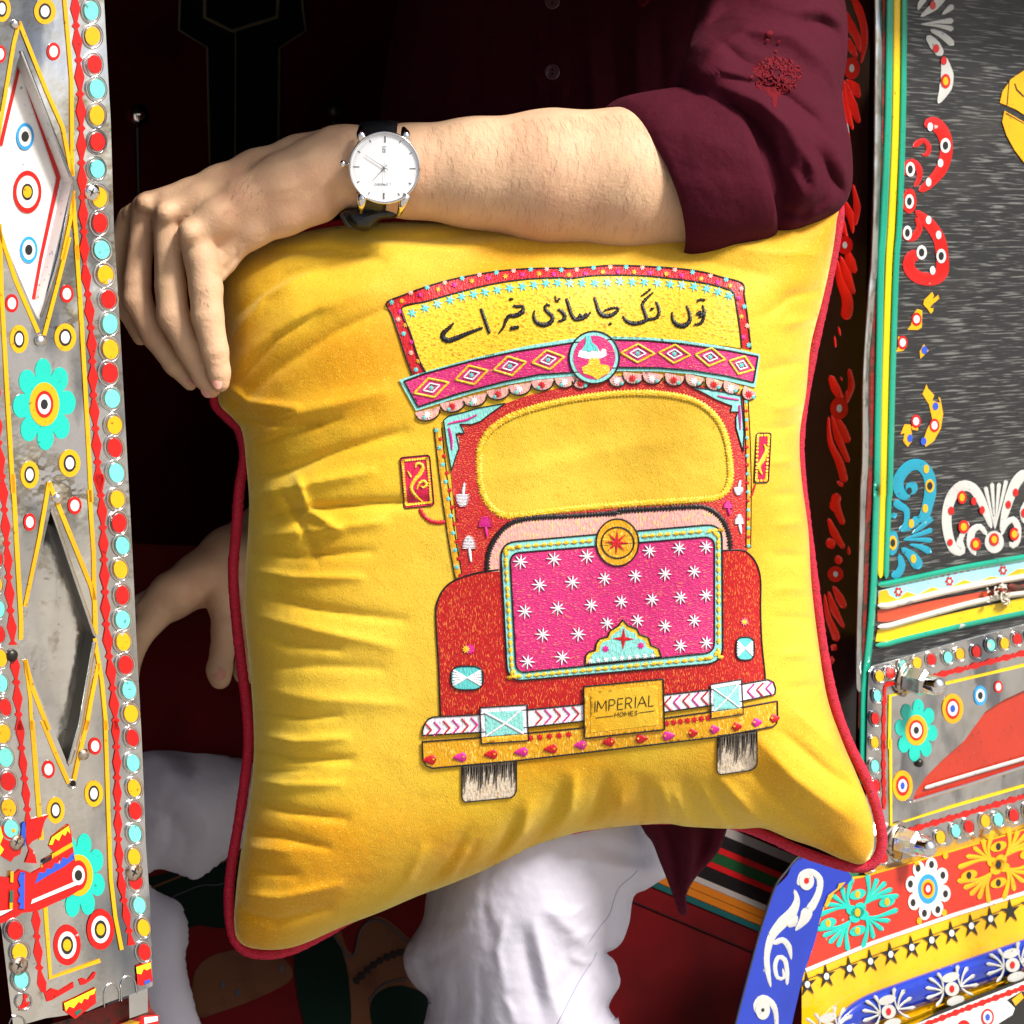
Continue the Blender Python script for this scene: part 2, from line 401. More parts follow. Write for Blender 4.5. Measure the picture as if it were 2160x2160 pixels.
SHIRT = mat('maroon_cotton', lin(72, 14, 30), .85, 0, sheen=.06, sheen_tint=lin(190, 110, 130), spec=.12, var=[((1500, 1500, 1500), .45, .7, lin(56, 10, 22), 2), (k3(1100), .72, .78, lin(105, 40, 58), 2)],
            bump=[((1400, 300, 1400), .5, .0007, .6), (k3(30), .45, .010), (k3(90), .25, .003)])
THRD_M = mat('maroon_embroidery', lin(98, 2, 16), .6, 0, spec=.15, bump=[(k3(900), .9, .001)])
LINEN = mat('white_cotton', lin(190, 187, 198), .85, 0, sheen=.1, spec=.2, var=[(k3(9), .45, .8, lin(180, 176, 190), 3)], bump=[((1500, 1500, 300), .25, .0005), (k3(22), .45, .010), (k3(60), .2, .003)])
SKIN = mat('skin', lin(212, 173, 138), .55, 0, sss=.12, spec=.25, var=[(k3(16), .45, .75, lin(206, 156, 124), 5), (k3(70), .5, .85, lin(220, 182, 142), 4)],
           bump=[(k3(520), .4, .0009), (k3(150), .25, .0018)])
NAIL = mat('fingernail', lin(216, 150, 130), .25, 0, coat=.3)
HAIR = mat('fine_dark_hair', lin(92, 62, 40), .5)
# ============================================================ ground (out of frame, lights and reflects from below)
EX = Vector((.772, .635, 0)).normalized(); UP = Vector((0, 0, 1))
DP0 = P(220, 1080, -.12)                       # right-hand free edge of the door leaf
SIDE = Plane(tuple(DP0), EX, UP)               # the flank of the truck; door leaf and body lie in it
NRM = SIDE.n
GM = mat('dusty_road', lin(152, 149, 143), .9, 0, var=[(k3(.8), .4, .7, lin(120, 112, 100), 6), (k3(14), .5, .8, lin(170, 160, 145), 4)], bump=[(k3(30), .5, .01)])
g = raw('road', [(-60, -60, -1.55), (60, -60, -1.55), (60, 60, -1.55), (-60, 60, -1.55)], [(0, 1, 2, 3)], GM, smooth=False); g['kind'] = 'structure'

# ============================================================ the truck
truck = thing('truck', 'ornately painted truck cab with steel door leaf, black board flank and colourful stickers', 'truck', DP0 + Vector((0, 0, -.9)))
TF = SIDE.mat                                   # local: x along flank, y = up x ex (into cab or out), z up
yin = 1 if Vector((TF[0][1], TF[1][1], TF[2][1])).dot(NRM) < 0 else -1
corner = SIDE.at(np.array(1840.), np.array(1000.)); LX = (Vector(corner) - DP0).dot(EX)   # flank coordinate of the jamb corner
def tbox(name, x0, x1, i0, i1, z0, z1, m, parent=truck):
    """box in flank coordinates: x along, i inward, z up"""
    return box(name, TF, (x0, yin*i0, z0), (x1, yin*i1, z1), m, parent)
Z0, Z1 = -.95, .52
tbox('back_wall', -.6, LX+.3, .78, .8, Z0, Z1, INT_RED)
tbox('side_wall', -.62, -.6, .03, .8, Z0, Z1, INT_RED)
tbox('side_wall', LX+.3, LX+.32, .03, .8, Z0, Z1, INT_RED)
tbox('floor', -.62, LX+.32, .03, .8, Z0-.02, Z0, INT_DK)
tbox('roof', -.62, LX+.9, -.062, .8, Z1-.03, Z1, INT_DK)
tbox('header_shade', -.62, LX-.10, -.062, -.03, .432, Z1, INT_RED)  # added above the view, hung low to keep sun off the cab interior
tbox('shade_slab', .17, LX-.06, -.17, -.0625, .428, .438, INT_RED)  # invented slab out of view, shades the far hand and leg
tbox('shade_rail', -.62, LX+.9, -.085, -.063, Z1-.06, Z1+.02, INT_RED)  # unseen rail past the roof edge, added overhang to shade the doorway

# ---- back wall paintwork (faint in the dark)
BK = SIDE.shifted(-.775)
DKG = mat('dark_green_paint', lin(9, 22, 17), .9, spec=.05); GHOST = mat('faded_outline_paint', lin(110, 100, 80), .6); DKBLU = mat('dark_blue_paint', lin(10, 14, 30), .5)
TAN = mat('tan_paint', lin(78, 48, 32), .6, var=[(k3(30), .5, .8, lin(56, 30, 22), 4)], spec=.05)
m = Mesh(BK, T_); m.poly([(500, -150), (490, 175), (655, 280), (680, 1300), (1065, 1300), (1075, 285), (1230, 185), (1190, -150)], DKG, .001)
m.stroke([(500, -150), (490, 175), (655, 275), (680, 1300)], 14, GHOST, .002, straight=True); m.stroke([(1190, -150), (1228, 180), (1075, 280), (1065, 1300)], 14, GHOST, .002, straight=True)
m.stroke([(640, -100), (640, 100), (800, 180), (1060, 100), (1075, -100)], 22, GHOST, .002, straight=True); m.stroke([(820, 180), (815, 1300)], 8, GHOST, .002)
m.build('painted_column', truck)
for (x, y, r) in ((245, 670, 80), (1395, 640, 78)):
    c = Vector(BK.at(*[np.array(q) for q in cv(T_, [(x, y)])[0]], .06)); fr = Matrix.Translation(c)
    R = r*.36232*PXM(.45)
    k = lathe([(0.0001, -R)] + [(R*math.cos(a), R*math.sin(a)) for a in np.linspace(-1.5, 1.5, 14)] + [(0.0001, R)], 28, CHROME if x < 300 else DARKMET, fr, 'knob', truck)
    lathe([(R*.25, -R*9), (R*.2, -R*5), (R*.3, -R)], 12, DARKMET, fr, 'stem', k)
# ---- painted seat box, lower left and right
SB = Plane(tuple(P(900, 1950, .60)), (.97, .24, 0), UP)
m = Mesh(SB, V_); m.poly([(100, 1020), (1700, 1080), (1700, 2400), (100, 2400)], INT_RED, 0, .02); m.build('seat_box', truck)
m = Mesh(SB, U_)
m.poly([(-700, 1150), (-300, 1010), (0, 960), (250, 860), (330, 900), (320, 1300), (60, 1340), (-100, 1330), (-400, 1500)], DKG, .001, smooth=20); m.build('painted_shape', truck)
m = Mesh(SB, U_); m.poly([(-80, 1600), (120, 1480), (420, 1500), (520, 1640), (330, 1760), (60, 1860), (-80, 1880)], TAN, .001, smooth=20)
for p in ((90, 1690), (180, 1740), (450, 1590)): m.ell(p, 14, 24, DKBLU, .002)
m.build('painted_shape', truck)
m = Mesh(SB, U_); m.poly([(800, 1330), (860, 1480), (900, 1500), (950, 1330), (1020, 1270), (1110, 1290), (1260, 1420), (1400, 1500), (1400, 2000), (900, 1950), (820, 1700), (780, 1500)], TAN, .0008, smooth=20); m.build('painted_shape', truck)
m = Mesh(SB, U_); m.poly([(530, 1500), (620, 1350), (740, 1340), (830, 1500), (870, 1700), (860, 1990), (640, 2000), (560, 1800)], DKG, .0014, smooth=20); m.build('painted_shape', truck)
m = Mesh(SB, U_); m.poly([(1000, 1800), (1120, 1700), (1260, 1710), (1380, 1800), (1380, 2000), (1060, 2000)], DKG, .0014, smooth=20); m.build('painted_shape', truck)
m = Mesh(SB, U_); m.stroke([(750, 1350), (850, 1500), (900, 1500), (940, 1350), (1020, 1290), (1120, 1330), (1240, 1440)], 12, DKBLU, .0018); m.build('painted_line', truck); m = Mesh(SB, U_); m.stroke([(990, 1790), (1080, 1690), (1220, 1650)], 12, DKBLU, .0018); m.build('painted_line', truck); m = Mesh(SB, U_)
m.stroke([(900, 1680), (980, 1600), (1060, 1540), (1180, 1490), (1280, 1470)], 36, INT_DK, .0018, jag=3, step=8); m.build('painted_line', truck); m = Mesh(SB, U_)
m.stroke([(-400, 1110), (-100, 990), (60, 940), (250, 850)], 14, TAN, .0018); m.build('painted_line', truck); m = Mesh(SB, U_); m.stroke([(-300, 1180), (-60, 1080), (70, 1070), (260, 1000)], 10, DKBLU, .0018)
m.build('painted_line', truck)
# striped sill, right of the knee
SL = Plane(tuple(P(1600, 1850, .50)), (.9, .43, -.05), UP)
m = Mesh(SL, H_); m.poly([(-900, 250), (560, 780), (560, 2300), (-900, 1900)], INT_RED, 0, .02); m.build('sill_panel', truck)
def stripe(y0, y1, c, sl=.42):
    q = Mesh(SL, H_); q.poly([(-700, y0-700*sl), (540, y0+540*sl), (540, y1+540*sl), (-700, y1-700*sl)], c, .0012, .0012); q.build('stripe', truck)
S_W = mat('stripe_grey', lin(120, 112, 108), .5); S_K = mat('stripe_black', lin(10, 6, 8), .4); S_R = mat('stripe_red', lin(140, 8, 12), .4); S_G = mat('stripe_green', lin(8, 50, 22), .4)
S_O = mat('stripe_ochre', lin(140, 76, 10), .4); S_T = mat('stripe_teal', lin(8, 56, 56), .4)
for a, b, c in ((500, 560, S_W), (562, 640, S_K), (642, 682, S_R), (684, 752, S_G), (754, 792, S_R), (794, 878, S_K), (880, 918, S_W), (920, 968, S_O), (972, 1020, S_O), (1024, 1062, S_T), (1200, 1206, S_K)): stripe(a, b, c)

# ============================================================ decals used all over the truck
def eye(S, g, c, lst, parent, off=.0006, name='ring_sticker'):
    m = Mesh(S, g); m.rings(c, lst, off); return m.build(name, parent)
def refl(S, g, c, rx, ry, col, parent, off=.0005, rot=-.12, rg=1.30, jx=0):
    m = Mesh(S, g); n = 20
    t = [i/n*2*math.pi for i in range(n)]; ca, sa = math.cos(rot), math.sin(rot)
    m.stroke([(c[0]-jx+rg*rx*math.cos(a)*ca-rg*ry*math.sin(a)*sa, c[1]+rg*rx*math.cos(a)*sa+rg*ry*math.sin(a)*ca) for a in t], rx*.34, STEEL2, .0001, .0014, step=4, closed=True)
    m.ell(c, rx*1.06, ry*1.04, STEEL2, off+.0001, .0006, rot)
    m.ell(c, rx, ry, col, off+.0009, .0008, rot)
    return m.build('reflector', parent)
def zig(S, g, pts, parent, per=71, bw=10.6, sw=9, neck=3, ph=0, off=.0007, frac=.8, name='zigzag_strip', asym=0):
    """chain of long and short lozenges along a path (photo px widths)"""
    p, _ = spline(cv(g, pts), 3); d = np.concatenate([[0], np.cumsum(np.linalg.norm(np.diff(p, axis=0), axis=1))])
    tg = np.gradient(p, axis=0); tg /= np.linalg.norm(tg, axis=1)[:, None]; nr = np.stack([-tg[:, 1], tg[:, 0]], 1)
    x = ((d+ph) % per)/per
    a = np.where(x < frac, neck+(bw-neck)*(1-np.abs(x/frac*2-1)), neck+(sw-neck)*(1-np.abs((x-frac)/(1-frac)*2-1)))
    q = np.vstack([p+nr*a[:, None], (p-nr*(a*(1-asym))[:, None])[::-1]])
    m = Mesh(S, ID); m.poly([tuple(t) for t in q], P_RED, off, .0005); return m.build(name, parent)
def flower(S, g, c, rx, ry, cen, parent, n=8, col=None, rot=.1, off=.0005, name='flower_sticker', extra=None):
    m = Mesh(S, g); col = col or P_TEAL; pts = []
    for i in range(n*12):
        a = i/(n*12)*2*math.pi; r = .66+.36*abs(math.cos(n*a/2))**.55; pts.append((c[0]+rx*r*math.sin(a+rot), c[1]-ry*r*math.cos(a+rot)))
    m.poly(pts, col, off); m.rings(c, cen, off+.0003)
    if extra:
        for i in range(n):
            a = i/n*2*math.pi+rot; m.ell((c[0]+rx*.8*math.sin(a), c[1]-ry*.8*math.cos(a)), rx*.11, ry*.12, extra, off+.0003)
    return m.build(name, parent)
def screwhead(S, u, v, R, m, parent, name='screw', cross=True, hgt=.35):
    c = Vector(S.at(np.array(float(u)), np.array(float(v)), .0012)); fr = S.mat.copy(); fr.translation = c
    # spin axis = outward normal
    zx = S.n; xx = S.ex; yy = zx.cross(xx); F = Matrix(((xx.x, yy.x, zx.x, c.x), (xx.y, yy.y, zx.y, c.y), (xx.z, yy.z, zx.z, c.z), (0, 0, 0, 1)))
    o = lathe([(0.00001, R*(hgt+.12)), (R*.45, R*(hgt+.08)), (R*.8, R*hgt*.8), (R, R*.1), (R*1.0, -.001)], 24, m, F, name, parent)
    if cross and MWD[parent] is not None:
        q = Mesh(S.shifted(.0012+R*(hgt+.10)), ID)
        k = R/PXM(0)*.62
        for a in (.5, .5+math.pi/2): q.stroke([(u-k*math.cos(a)*.75, v-k*math.sin(a)), (u+k*math.cos(a)*.75, v+k*math.sin(a))], k*.34, DARKMET, 0, .0002)
        q.build('screw_slot', parent)
    return o

# ============================================================ door leaf (left)
H1 = cv(A_, [(160, 385), (545, 1372)]) + cv(B_, [(295, 645)]) + cv(A_, [(-170, 1350)])
H2 = cv(C_, [(385, 262), (722, 1225)]) + cv(D_, [(437, 292)]) + cv(C_, [(150, 1300)])
outl = cv(A_, [(785, -150), (785, 0), (812, 500), (835, 900)]) + cv(B_, [(862, 0), (895, 500), (918, 900)]) + cv(C_, [(970, 50), (1000, 600), (1030, 1250), (1066, 1932)]) + \
    cv(D_, [(915, 400), (928, 780), (955, 1150), (968, 1560), (972, 1690), (830, 1745), (700, 1790), (560, 1850), (400, 1880), (290, 1895), (150, 1935), (90, 1990)]) + cv(D_, [(60, 1750), (10, 1330)]) + [(-12, 1900), (-60, 1500), (-260, 1400), (-260, -60)]
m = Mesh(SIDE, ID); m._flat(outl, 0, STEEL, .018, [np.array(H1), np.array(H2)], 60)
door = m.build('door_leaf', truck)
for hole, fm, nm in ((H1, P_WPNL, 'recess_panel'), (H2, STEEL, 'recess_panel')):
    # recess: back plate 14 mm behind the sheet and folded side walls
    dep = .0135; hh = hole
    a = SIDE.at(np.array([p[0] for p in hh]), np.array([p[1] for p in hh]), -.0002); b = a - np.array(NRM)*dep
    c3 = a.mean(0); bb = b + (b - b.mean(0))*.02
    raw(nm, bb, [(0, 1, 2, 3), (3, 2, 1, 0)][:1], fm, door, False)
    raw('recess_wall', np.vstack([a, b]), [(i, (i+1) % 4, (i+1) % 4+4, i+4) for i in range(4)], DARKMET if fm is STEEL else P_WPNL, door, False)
RC = SIDE.shifted(-.0135)
m = Mesh(RC, A_)   # red outline on the white recess panel
m.poly([(150, 432), (182, 450), (458, 1345), (320, 1960), (265, 2260), (240, 2255), (300, 1932), (425, 1345), (152, 530), (20, 1100), (-10, 1100)], P_RED, .0005)
m.build('red_outline', door)
W3 = lambda a, b: [(a, b, P_SKY), (a*.72, b*.74, P_WHT), (a*.42, b*.39, P_BLK)]
eye(RC, A_, (190, 1030), W3(67, 102), door); eye(RC, A_, (218, 1885), W3(67, 102), door)
eye(RC, A_, (207, 1448), [(107, 162, P_RED), (82, 122, P_WHT), (43, 63, P_BLK), (32, 45, P_YEL)], door)
# folded bright strips round the recesses
m = Mesh(SIDE, A_); m.stroke([(160, 380), (550, 1372)], 26, STEEL2, .0005, .0012); m.stroke([(550, 1400), (440, 1960), (305, 2400)], 24, STEEL2, .0005, .0015); m.build('folded_edge', door)
m = Mesh(SIDE, C_); m.stroke([(388, 262), (720, 1225)], 26, STEEL2, .0005, .0012); m.stroke([(715, 1260), (600, 1932)], 34, STEEL2, .0005, .002); m.build('folded_edge', door)
m = Mesh(SIDE, D_); m.stroke([(520, 0), (440, 280)], 30, STEEL2, .0005, .002); m.build('folded_edge', door)
# yellow tape lines
for g, pts, wd in ((A_, [(483, -60), (505, 180), (540, 600), (548, 1330)], 30), (A_, [(548, 1440), (590, 1960)], 30), (B_, [(578, 60), (620, 700), (665, 1500), (690, 2000)], 32), (C_, [(675, 120), (708, 600), (712, 950)], 32),
                   (C_, [(715, 1240), (770, 1560), (805, 1932)], 30), (D_, [(672, 0), (688, 500), (706, 1000), (735, 1250), (776, 1460)], 25),
                   (A_, [(145, 165), (350, 680), (475, 960), (545, 1325)], 30), (A_, [(145, 165), (105, 330), (40, 720), (-40, 1200)], 30), (B_, [(525, 0), (430, 380), (335, 740)], 30), (B_, [(-40, -160), (120, 330), (290, 720)], 32), (A_, [(555, 1440), (535, 1650), (470, 1960)], 28),
                   (B_, [(-2, -100), (12, 400), (45, 1000), (100, 1932)], 32), (C_, [(98, 0), (125, 500), (160, 1100), (158, 1250)], 34),
                   (C_, [(370, 60), (690, 850), (716, 960), (722, 1210)], 34), (C_, [(372, 60), (300, 480), (190, 1000)], 30), (C_, [(190, 1400), (240, 1600), (370, 1932)], 34), (C_, [(190, 1400), (230, 1700), (240, 1932)], 26),
                   (C_, [(745, 1430), (690, 1700), (650, 1932)], 30), (D_, [(560, 0), (510, 200), (472, 385)], 26), (D_, [(270, 0), (350, 200), (440, 400)], 28), (D_, [(205, 0), (240, 460), (265, 760)], 30)):
    m = Mesh(SIDE, g); m.stroke(pts, wd, P_YEL, .0002, .0006, straight=True, flat=True); m.build('tape_line', door)
m = Mesh(SIDE, D_); m.stroke([(275, 920), (290, 1200), (322, 1640), (638, 1528)], 27, P_YEL, .0002, .0006, straight=True, flat=True); m.build('tape_line', door)
zig(SIDE, A_, [(557, -250), (575, 180), (595, 455), (608, 720), (616, 960), (618, 1220), (634, 1720), (642, 1990)], door, per=72.5, ph=14)
zig(SIDE, B_, [(642, 205), (668, 460), (690, 700), (700, 940), (708, 1200), (733, 1600), (750, 1932)], door, per=71, ph=0)
zig(SIDE, C_, [(752, 0), (764, 160), (780, 400), (796, 900), (804, 1120), (825, 1360), (852, 1600), (880, 1932)], door, per=68, ph=16)
zig(SIDE, D_, [(735, 0), (745, 200), (752, 580), (757, 780), (772, 1000), (800, 1200), (838, 1430)], door, per=65, ph=3, bw=9)
zig(SIDE, C_, [(-40, -900), (-14, -300), (20, 50), (50, 500), (80, 1000), (100, 1290)], door, per=71, ph=20)
zig(SIDE, C_, [(110, 1390), (128, 1600), (150, 1932)], door, per=68, ph=10)
zig(SIDE, D_, [(125, 0), (140, 180), (170, 500), (180, 640)], door, per=65, ph=0, bw=9)
zig(SIDE, D_, [(228, 1215), (238, 1400), (255, 1600), (280, 1730)], door, per=66, ph=6, bw=10)
m = Mesh(SIDE, D_); m.poly([(270, 1690), (300, 1790), (330, 1780), (400, 1740), (470, 1700), (468, 1665), (430, 1690), (380, 1720), (330, 1705), (296, 1730)], P_RED, .0009); m.poly([(500, 1650), (530, 1640), (560, 1650), (600, 1600), (612, 1600), (600, 1640), (570, 1660), (540, 1680), (515, 1685)], P_RED, .0009); m.build('zigzag_strip', door)
Y3 = lambda a, b: [(a, b, P_YEL), (a*.58, b*.62, P_BLK), (a*.40, b*.44, P_WHT)]
R2 = lambda a, b: [(a, b, P_RED), (a*.64, b*.64, P_WHT)]
R4 = lambda a, b: [(a, b, P_RED), (a*.68, b*.67, P_WHT), (a*.44, b*.45, P_BLK), (a*.30, b*.29, P_YEL)]
for g, c, l in ((A_, (340, 85), Y3(82, 98)), (A_, (15, 65), Y3(66, 100)), (A_, (405, 388), R2(50, 68)), (A_, (2, 408), R2(44, 68)), (B_, (90, 500), R2(49, 70)), (B_, (505, 428), R2(50, 68)),
                (B_, (145, 770), Y3(70, 106)), (B_, (493, 757), Y3(82, 105)), (B_, (225, 1793), Y3(70, 104)), (B_, (527, 1707), Y3(80, 104)), (C_, (565, 237), R2(52, 67)), (C_, (225, 362), R2(45, 67)),
                (D_, (606, 163), R2(40, 55)), (D_, (309, 311), R2(41, 58)), (D_, (598, 465), Y3(59, 84)), (D_, (355, 571), Y3(57, 84)), (D_, (641, 1330), R4(87, 130)), (D_, (428, 1430), R4(87, 130))):
    eye(SIDE, g, c, l, door)
flower(SIDE, B_, (335, 1262), 232, 340, [(112, 165, P_YEL), (68, 102, P_RED), (49, 76, P_WHT), (27, 38, P_BLK)], door, rot=-.05)
flower(SIDE, D_, (500, 985), 170, 270, [(92, 132, P_YEL), (56, 96, P_RED), (40, 62, P_WHT), (24, 34, P_BLK)], door, rot=.3)
c_, y_, r_ = P_MINT, P_YEL, P_RED
jr = random.Random(3)
for g, rx, ry, L in ((A_, 55, 73, [(690, 80, c_), (700, 272, y_), (715, 485, r_), (735, 670, c_), (733, 870, y_), (738, 1070, r_), (737, 1275, c_), (752, 1490, y_), (755, 1683, r_), (770, 1885, c_)]),
                     (B_, 56, 72, [(797, 285, y_), (820, 470, r_), (831, 655, c_), (835, 847, y_), (830, 1027, r_), (849, 1220, c_), (866, 1420, y_), (868, 1590, r_), (880, 1780, c_)]),
                     (C_, 52, 70, [(887, 190, y_), (900, 370, r_), (925, 540, c_), (910, 720, y_), (925, 915, r_), (927, 1100, c_), (932, 1265, y_), (950, 1440, r_), (975, 1628, c_), (990, 1808, y_)]),
                     (D_, 39, 55, [(845, 110, r_), (848, 270, c_), (855, 430, y_), (862, 575, r_), (860, 720, c_), (855, 870, y_), (866, 1025, r_), (888, 1178, c_), (915, 1320, y_), (920, 1475, r_)]),
                     (C_, 42, 66, [(-25, 640, r_), (-30, 830, y_), (-8, 1020, c_), (-4, 1210, r_), (8, 1390, y_), (12, 1580, c_), (42, 1760, r_)]),
                     (D_, 46, 58, [(22, 85, y_), (36, 235, c_), (52, 388, r_), (56, 555, y_), (72, 690, c_), (98, 1337, r_), (126, 1478, y_), (136, 1650, c_)])):
    for x, yv, c in L: refl(SIDE, g, (x, yv), rx*jr.uniform(.94, 1.04), ry*jr.uniform(.94, 1.04), c, door, jx=jr.uniform(0, rx*.2), rot=-.12+jr.uniform(-.1, .1))
m = Mesh(SIDE, D_)
for c in ((150, 1790), (110, 1935)): m.stroke([(c[0]+52*math.cos(a), c[1]+56*math.sin(a)) for a in np.linspace(0, 6.28, 14)[:-1]], 12, STEEL2, .0001, .0014, closed=True)
m.poly([(150, 1740), (172, 1742), (180, 1765), (165, 1770), (170, 1800), (190, 1790), (180, 1820), (150, 1830), (120, 1850), (112, 1830), (140, 1810), (150, 1780)], P_RED, .0008); m.build('embossed_ring', door); m = Mesh(SIDE, D_)
m.stroke([(665, 1830), (668, 1720), (715, 1670), (760, 1720), (760, 1790)], 10, STEEL2, .0001, .001); m.build('embossed_ring', door); m = Mesh(SIDE, D_); m.stroke([(775, 1790), (775, 1670), (815, 1625), (860, 1660), (872, 1740)], 10, STEEL2, .0001, .001)
m.build('embossed_ring', door)
for g, p, R, mm, cr in ((A_, (697, 1450), .0059, CHROME, True), (D_, (858, 966), .0062, RUSTY, True), (D_, (122, 1560), .0065, RUSTY, True), (D_, (108, 775), .0055, RUSTY, True)):
    u, v = cv(g, [p])[0]; screwhead(SIDE, u, v, R, mm, door, 'screw', cr)
for g, p, R, mm in ((B_, (308, 780), .0042, STEEL2), (C_, (433, 180), .0038, CHROME), (C_, (90, 1370), .0043, DARKMET), (D_, (533, 215), .0042, RUSTY), (A_, (115, 180), .003, CHROME)):
    u, v = cv(g, [p])[0]; screwhead(SIDE, u, v, R, mm, door, 'rivet', False, .5)
m = Mesh(SIDE, D_); m.ell((463, 400), 17, 20, INT_DK, .0008); m.stroke([(463+24*math.cos(a), 404+28*math.sin(a)) for a in np.linspace(0, 6.28, 12)[:-1]], 9, STEEL2, .0002, .001, closed=True); m.build('screw_hole', door)
# torn ribbon stickers, lower left
def dec(g, S, items, name, parent, off=.0012):
    m = Mesh(S, g)
    for k, (pts, c) in enumerate(items): m.poly(pts, c, off + k*.00022, .0005)
    return m.build(name, parent)
dec(D_, SIDE, [([(-20, 990), (60, 1000), (125, 948), (200, 972), (268, 935), (300, 880), (400, 820), (462, 785), (480, 900), (503, 1080), (440, 1120), (230, 1215), (140, 1225), (90, 1260), (10, 1292), (-30, 1290)], P_RED),
                ([(222, 1040), (250, 965), (285, 970), (300, 940), (330, 945), (350, 905), (380, 915), (400, 870), (430, 880), (465, 838), (476, 880), (400, 935), (300, 990)], P_BLU),
                ([(330, 850), (458, 775), (464, 800), (332, 878)], P_YEL), ([(268, 895), (328, 862), (328, 885), (270, 915)], P_BLK),
                ([(205, 1140), (492, 1018), (500, 1042), (197, 1168)], P_WHT),
                ([(130, 965), (158, 965), (155, 1200), (120, 1195), (130, 1165), (112, 1150), (128, 1110), (115, 1080), (130, 1050), (115, 1010)], P_BLU),
                ([(68, 960), (88, 960), (85, 1030), (66, 1030)], P_YEL), ([(64, 1080), (84, 1080), (82, 1160), (62, 1160)], P_DGN), ([(62, 1160), (82, 1160), (80, 1200), (62, 1200)], P_YEL), ([(0, 1212), (85, 1200), (0, 1245)], P_WHT)], 'ribbon_sticker', door)
dec(D_, SIDE, [([(165, 640), (230, 620), (312, 600), (285, 640), (268, 700), (262, 740), (205, 770), (182, 800), (215, 830), (228, 870), (235, 910), (160, 905), (185, 830), (165, 760)], P_RED), ([(140, 655), (160, 645), (165, 700), (160, 805), (148, 780), (135, 720)], P_BLU)], 'ribbon_sticker', door)
dec(D_, SIDE, [([(310, 800), (330, 740), (440, 660), (452, 700), (462, 772), (345, 838)], P_RED), ([(312, 790), (330, 745), (438, 670), (448, 720), (430, 700), (415, 735), (395, 720), (375, 765), (350, 750), (335, 790)], P_LEM)], 'ribbon_sticker', door)
dec(D_, SIDE, [([(-20, 680), (40, 665), (95, 690), (110, 740), (140, 800), (130, 850), (90, 870), (70, 900), (20, 870), (-20, 850)], P_RED), ([(-15, 670), (5, 680), (20, 740), (0, 790), (25, 820), (0, 860), (-15, 840)], P_LEM), ([(75, 690), (100, 690), (98, 710), (78, 712)], P_YEL)], 'ribbon_sticker', door)
dec(D_, SIDE, [([(408, 1795), (470, 1770), (608, 1700), (612, 1800), (590, 1815), (480, 1900), (410, 1850)], P_RED), ([(408, 1800), (610, 1705), (600, 1740), (570, 1750), (560, 1775), (535, 1770), (520, 1800), (500, 1790), (470, 1830), (440, 1820), (420, 1850)], P_LEM), ([(478, 1855), (515, 1835), (520, 1855), (485, 1880)], P_DGN)], 'ribbon_sticker', door)
dec(D_, SIDE, [([(868, 1560), (960, 1530), (966, 1600), (972, 1660), (900, 1690), (875, 1680)], P_RED), ([(868, 1570), (958, 1540), (962, 1575), (935, 1590), (915, 1580), (900, 1615), (872, 1610)], P_LEM), ([(918, 1660), (955, 1645), (958, 1665), (922, 1680)], P_BLU)], 'ribbon_sticker', door)
dec(D_, SIDE.shifted(-.02), [([(820, 1700), (940, 1700), (942, 1855), (825, 1897)], STEEL2)], 'hinge_tab', truck, .0012)
m = Mesh(SIDE.shifted(-.03), D_); m.poly([(120, 1990), (440, 1900), (800, 1770), (940, 1730), (960, 1830), (1012, 1890), (1010, 2100), (100, 2100)], RUST, .0, .03); m.build('rusty_crossbeam', truck)
dec(D_, SIDE.shifted(-.028), [([(760, 1932), (900, 1880), (1008, 1872), (1012, 2000), (700, 2000)], P_RED), ([(750, 1945), (830, 1905), (890, 1918), (860, 1960), (740, 1990)], P_YEL), ([(918, 1890), (1004, 1882), (1006, 1912), (920, 1932)], P_WHT)], 'ribbon_sticker', truck)

# ============================================================ truck flank (right)
m = Mesh(SIDE, ID); m.poly([(1846, -60), (2900, -60), (2900, 1480), (1826, 1480)], WOOD, 0, .02); flank = m.build('flank_board', truck)
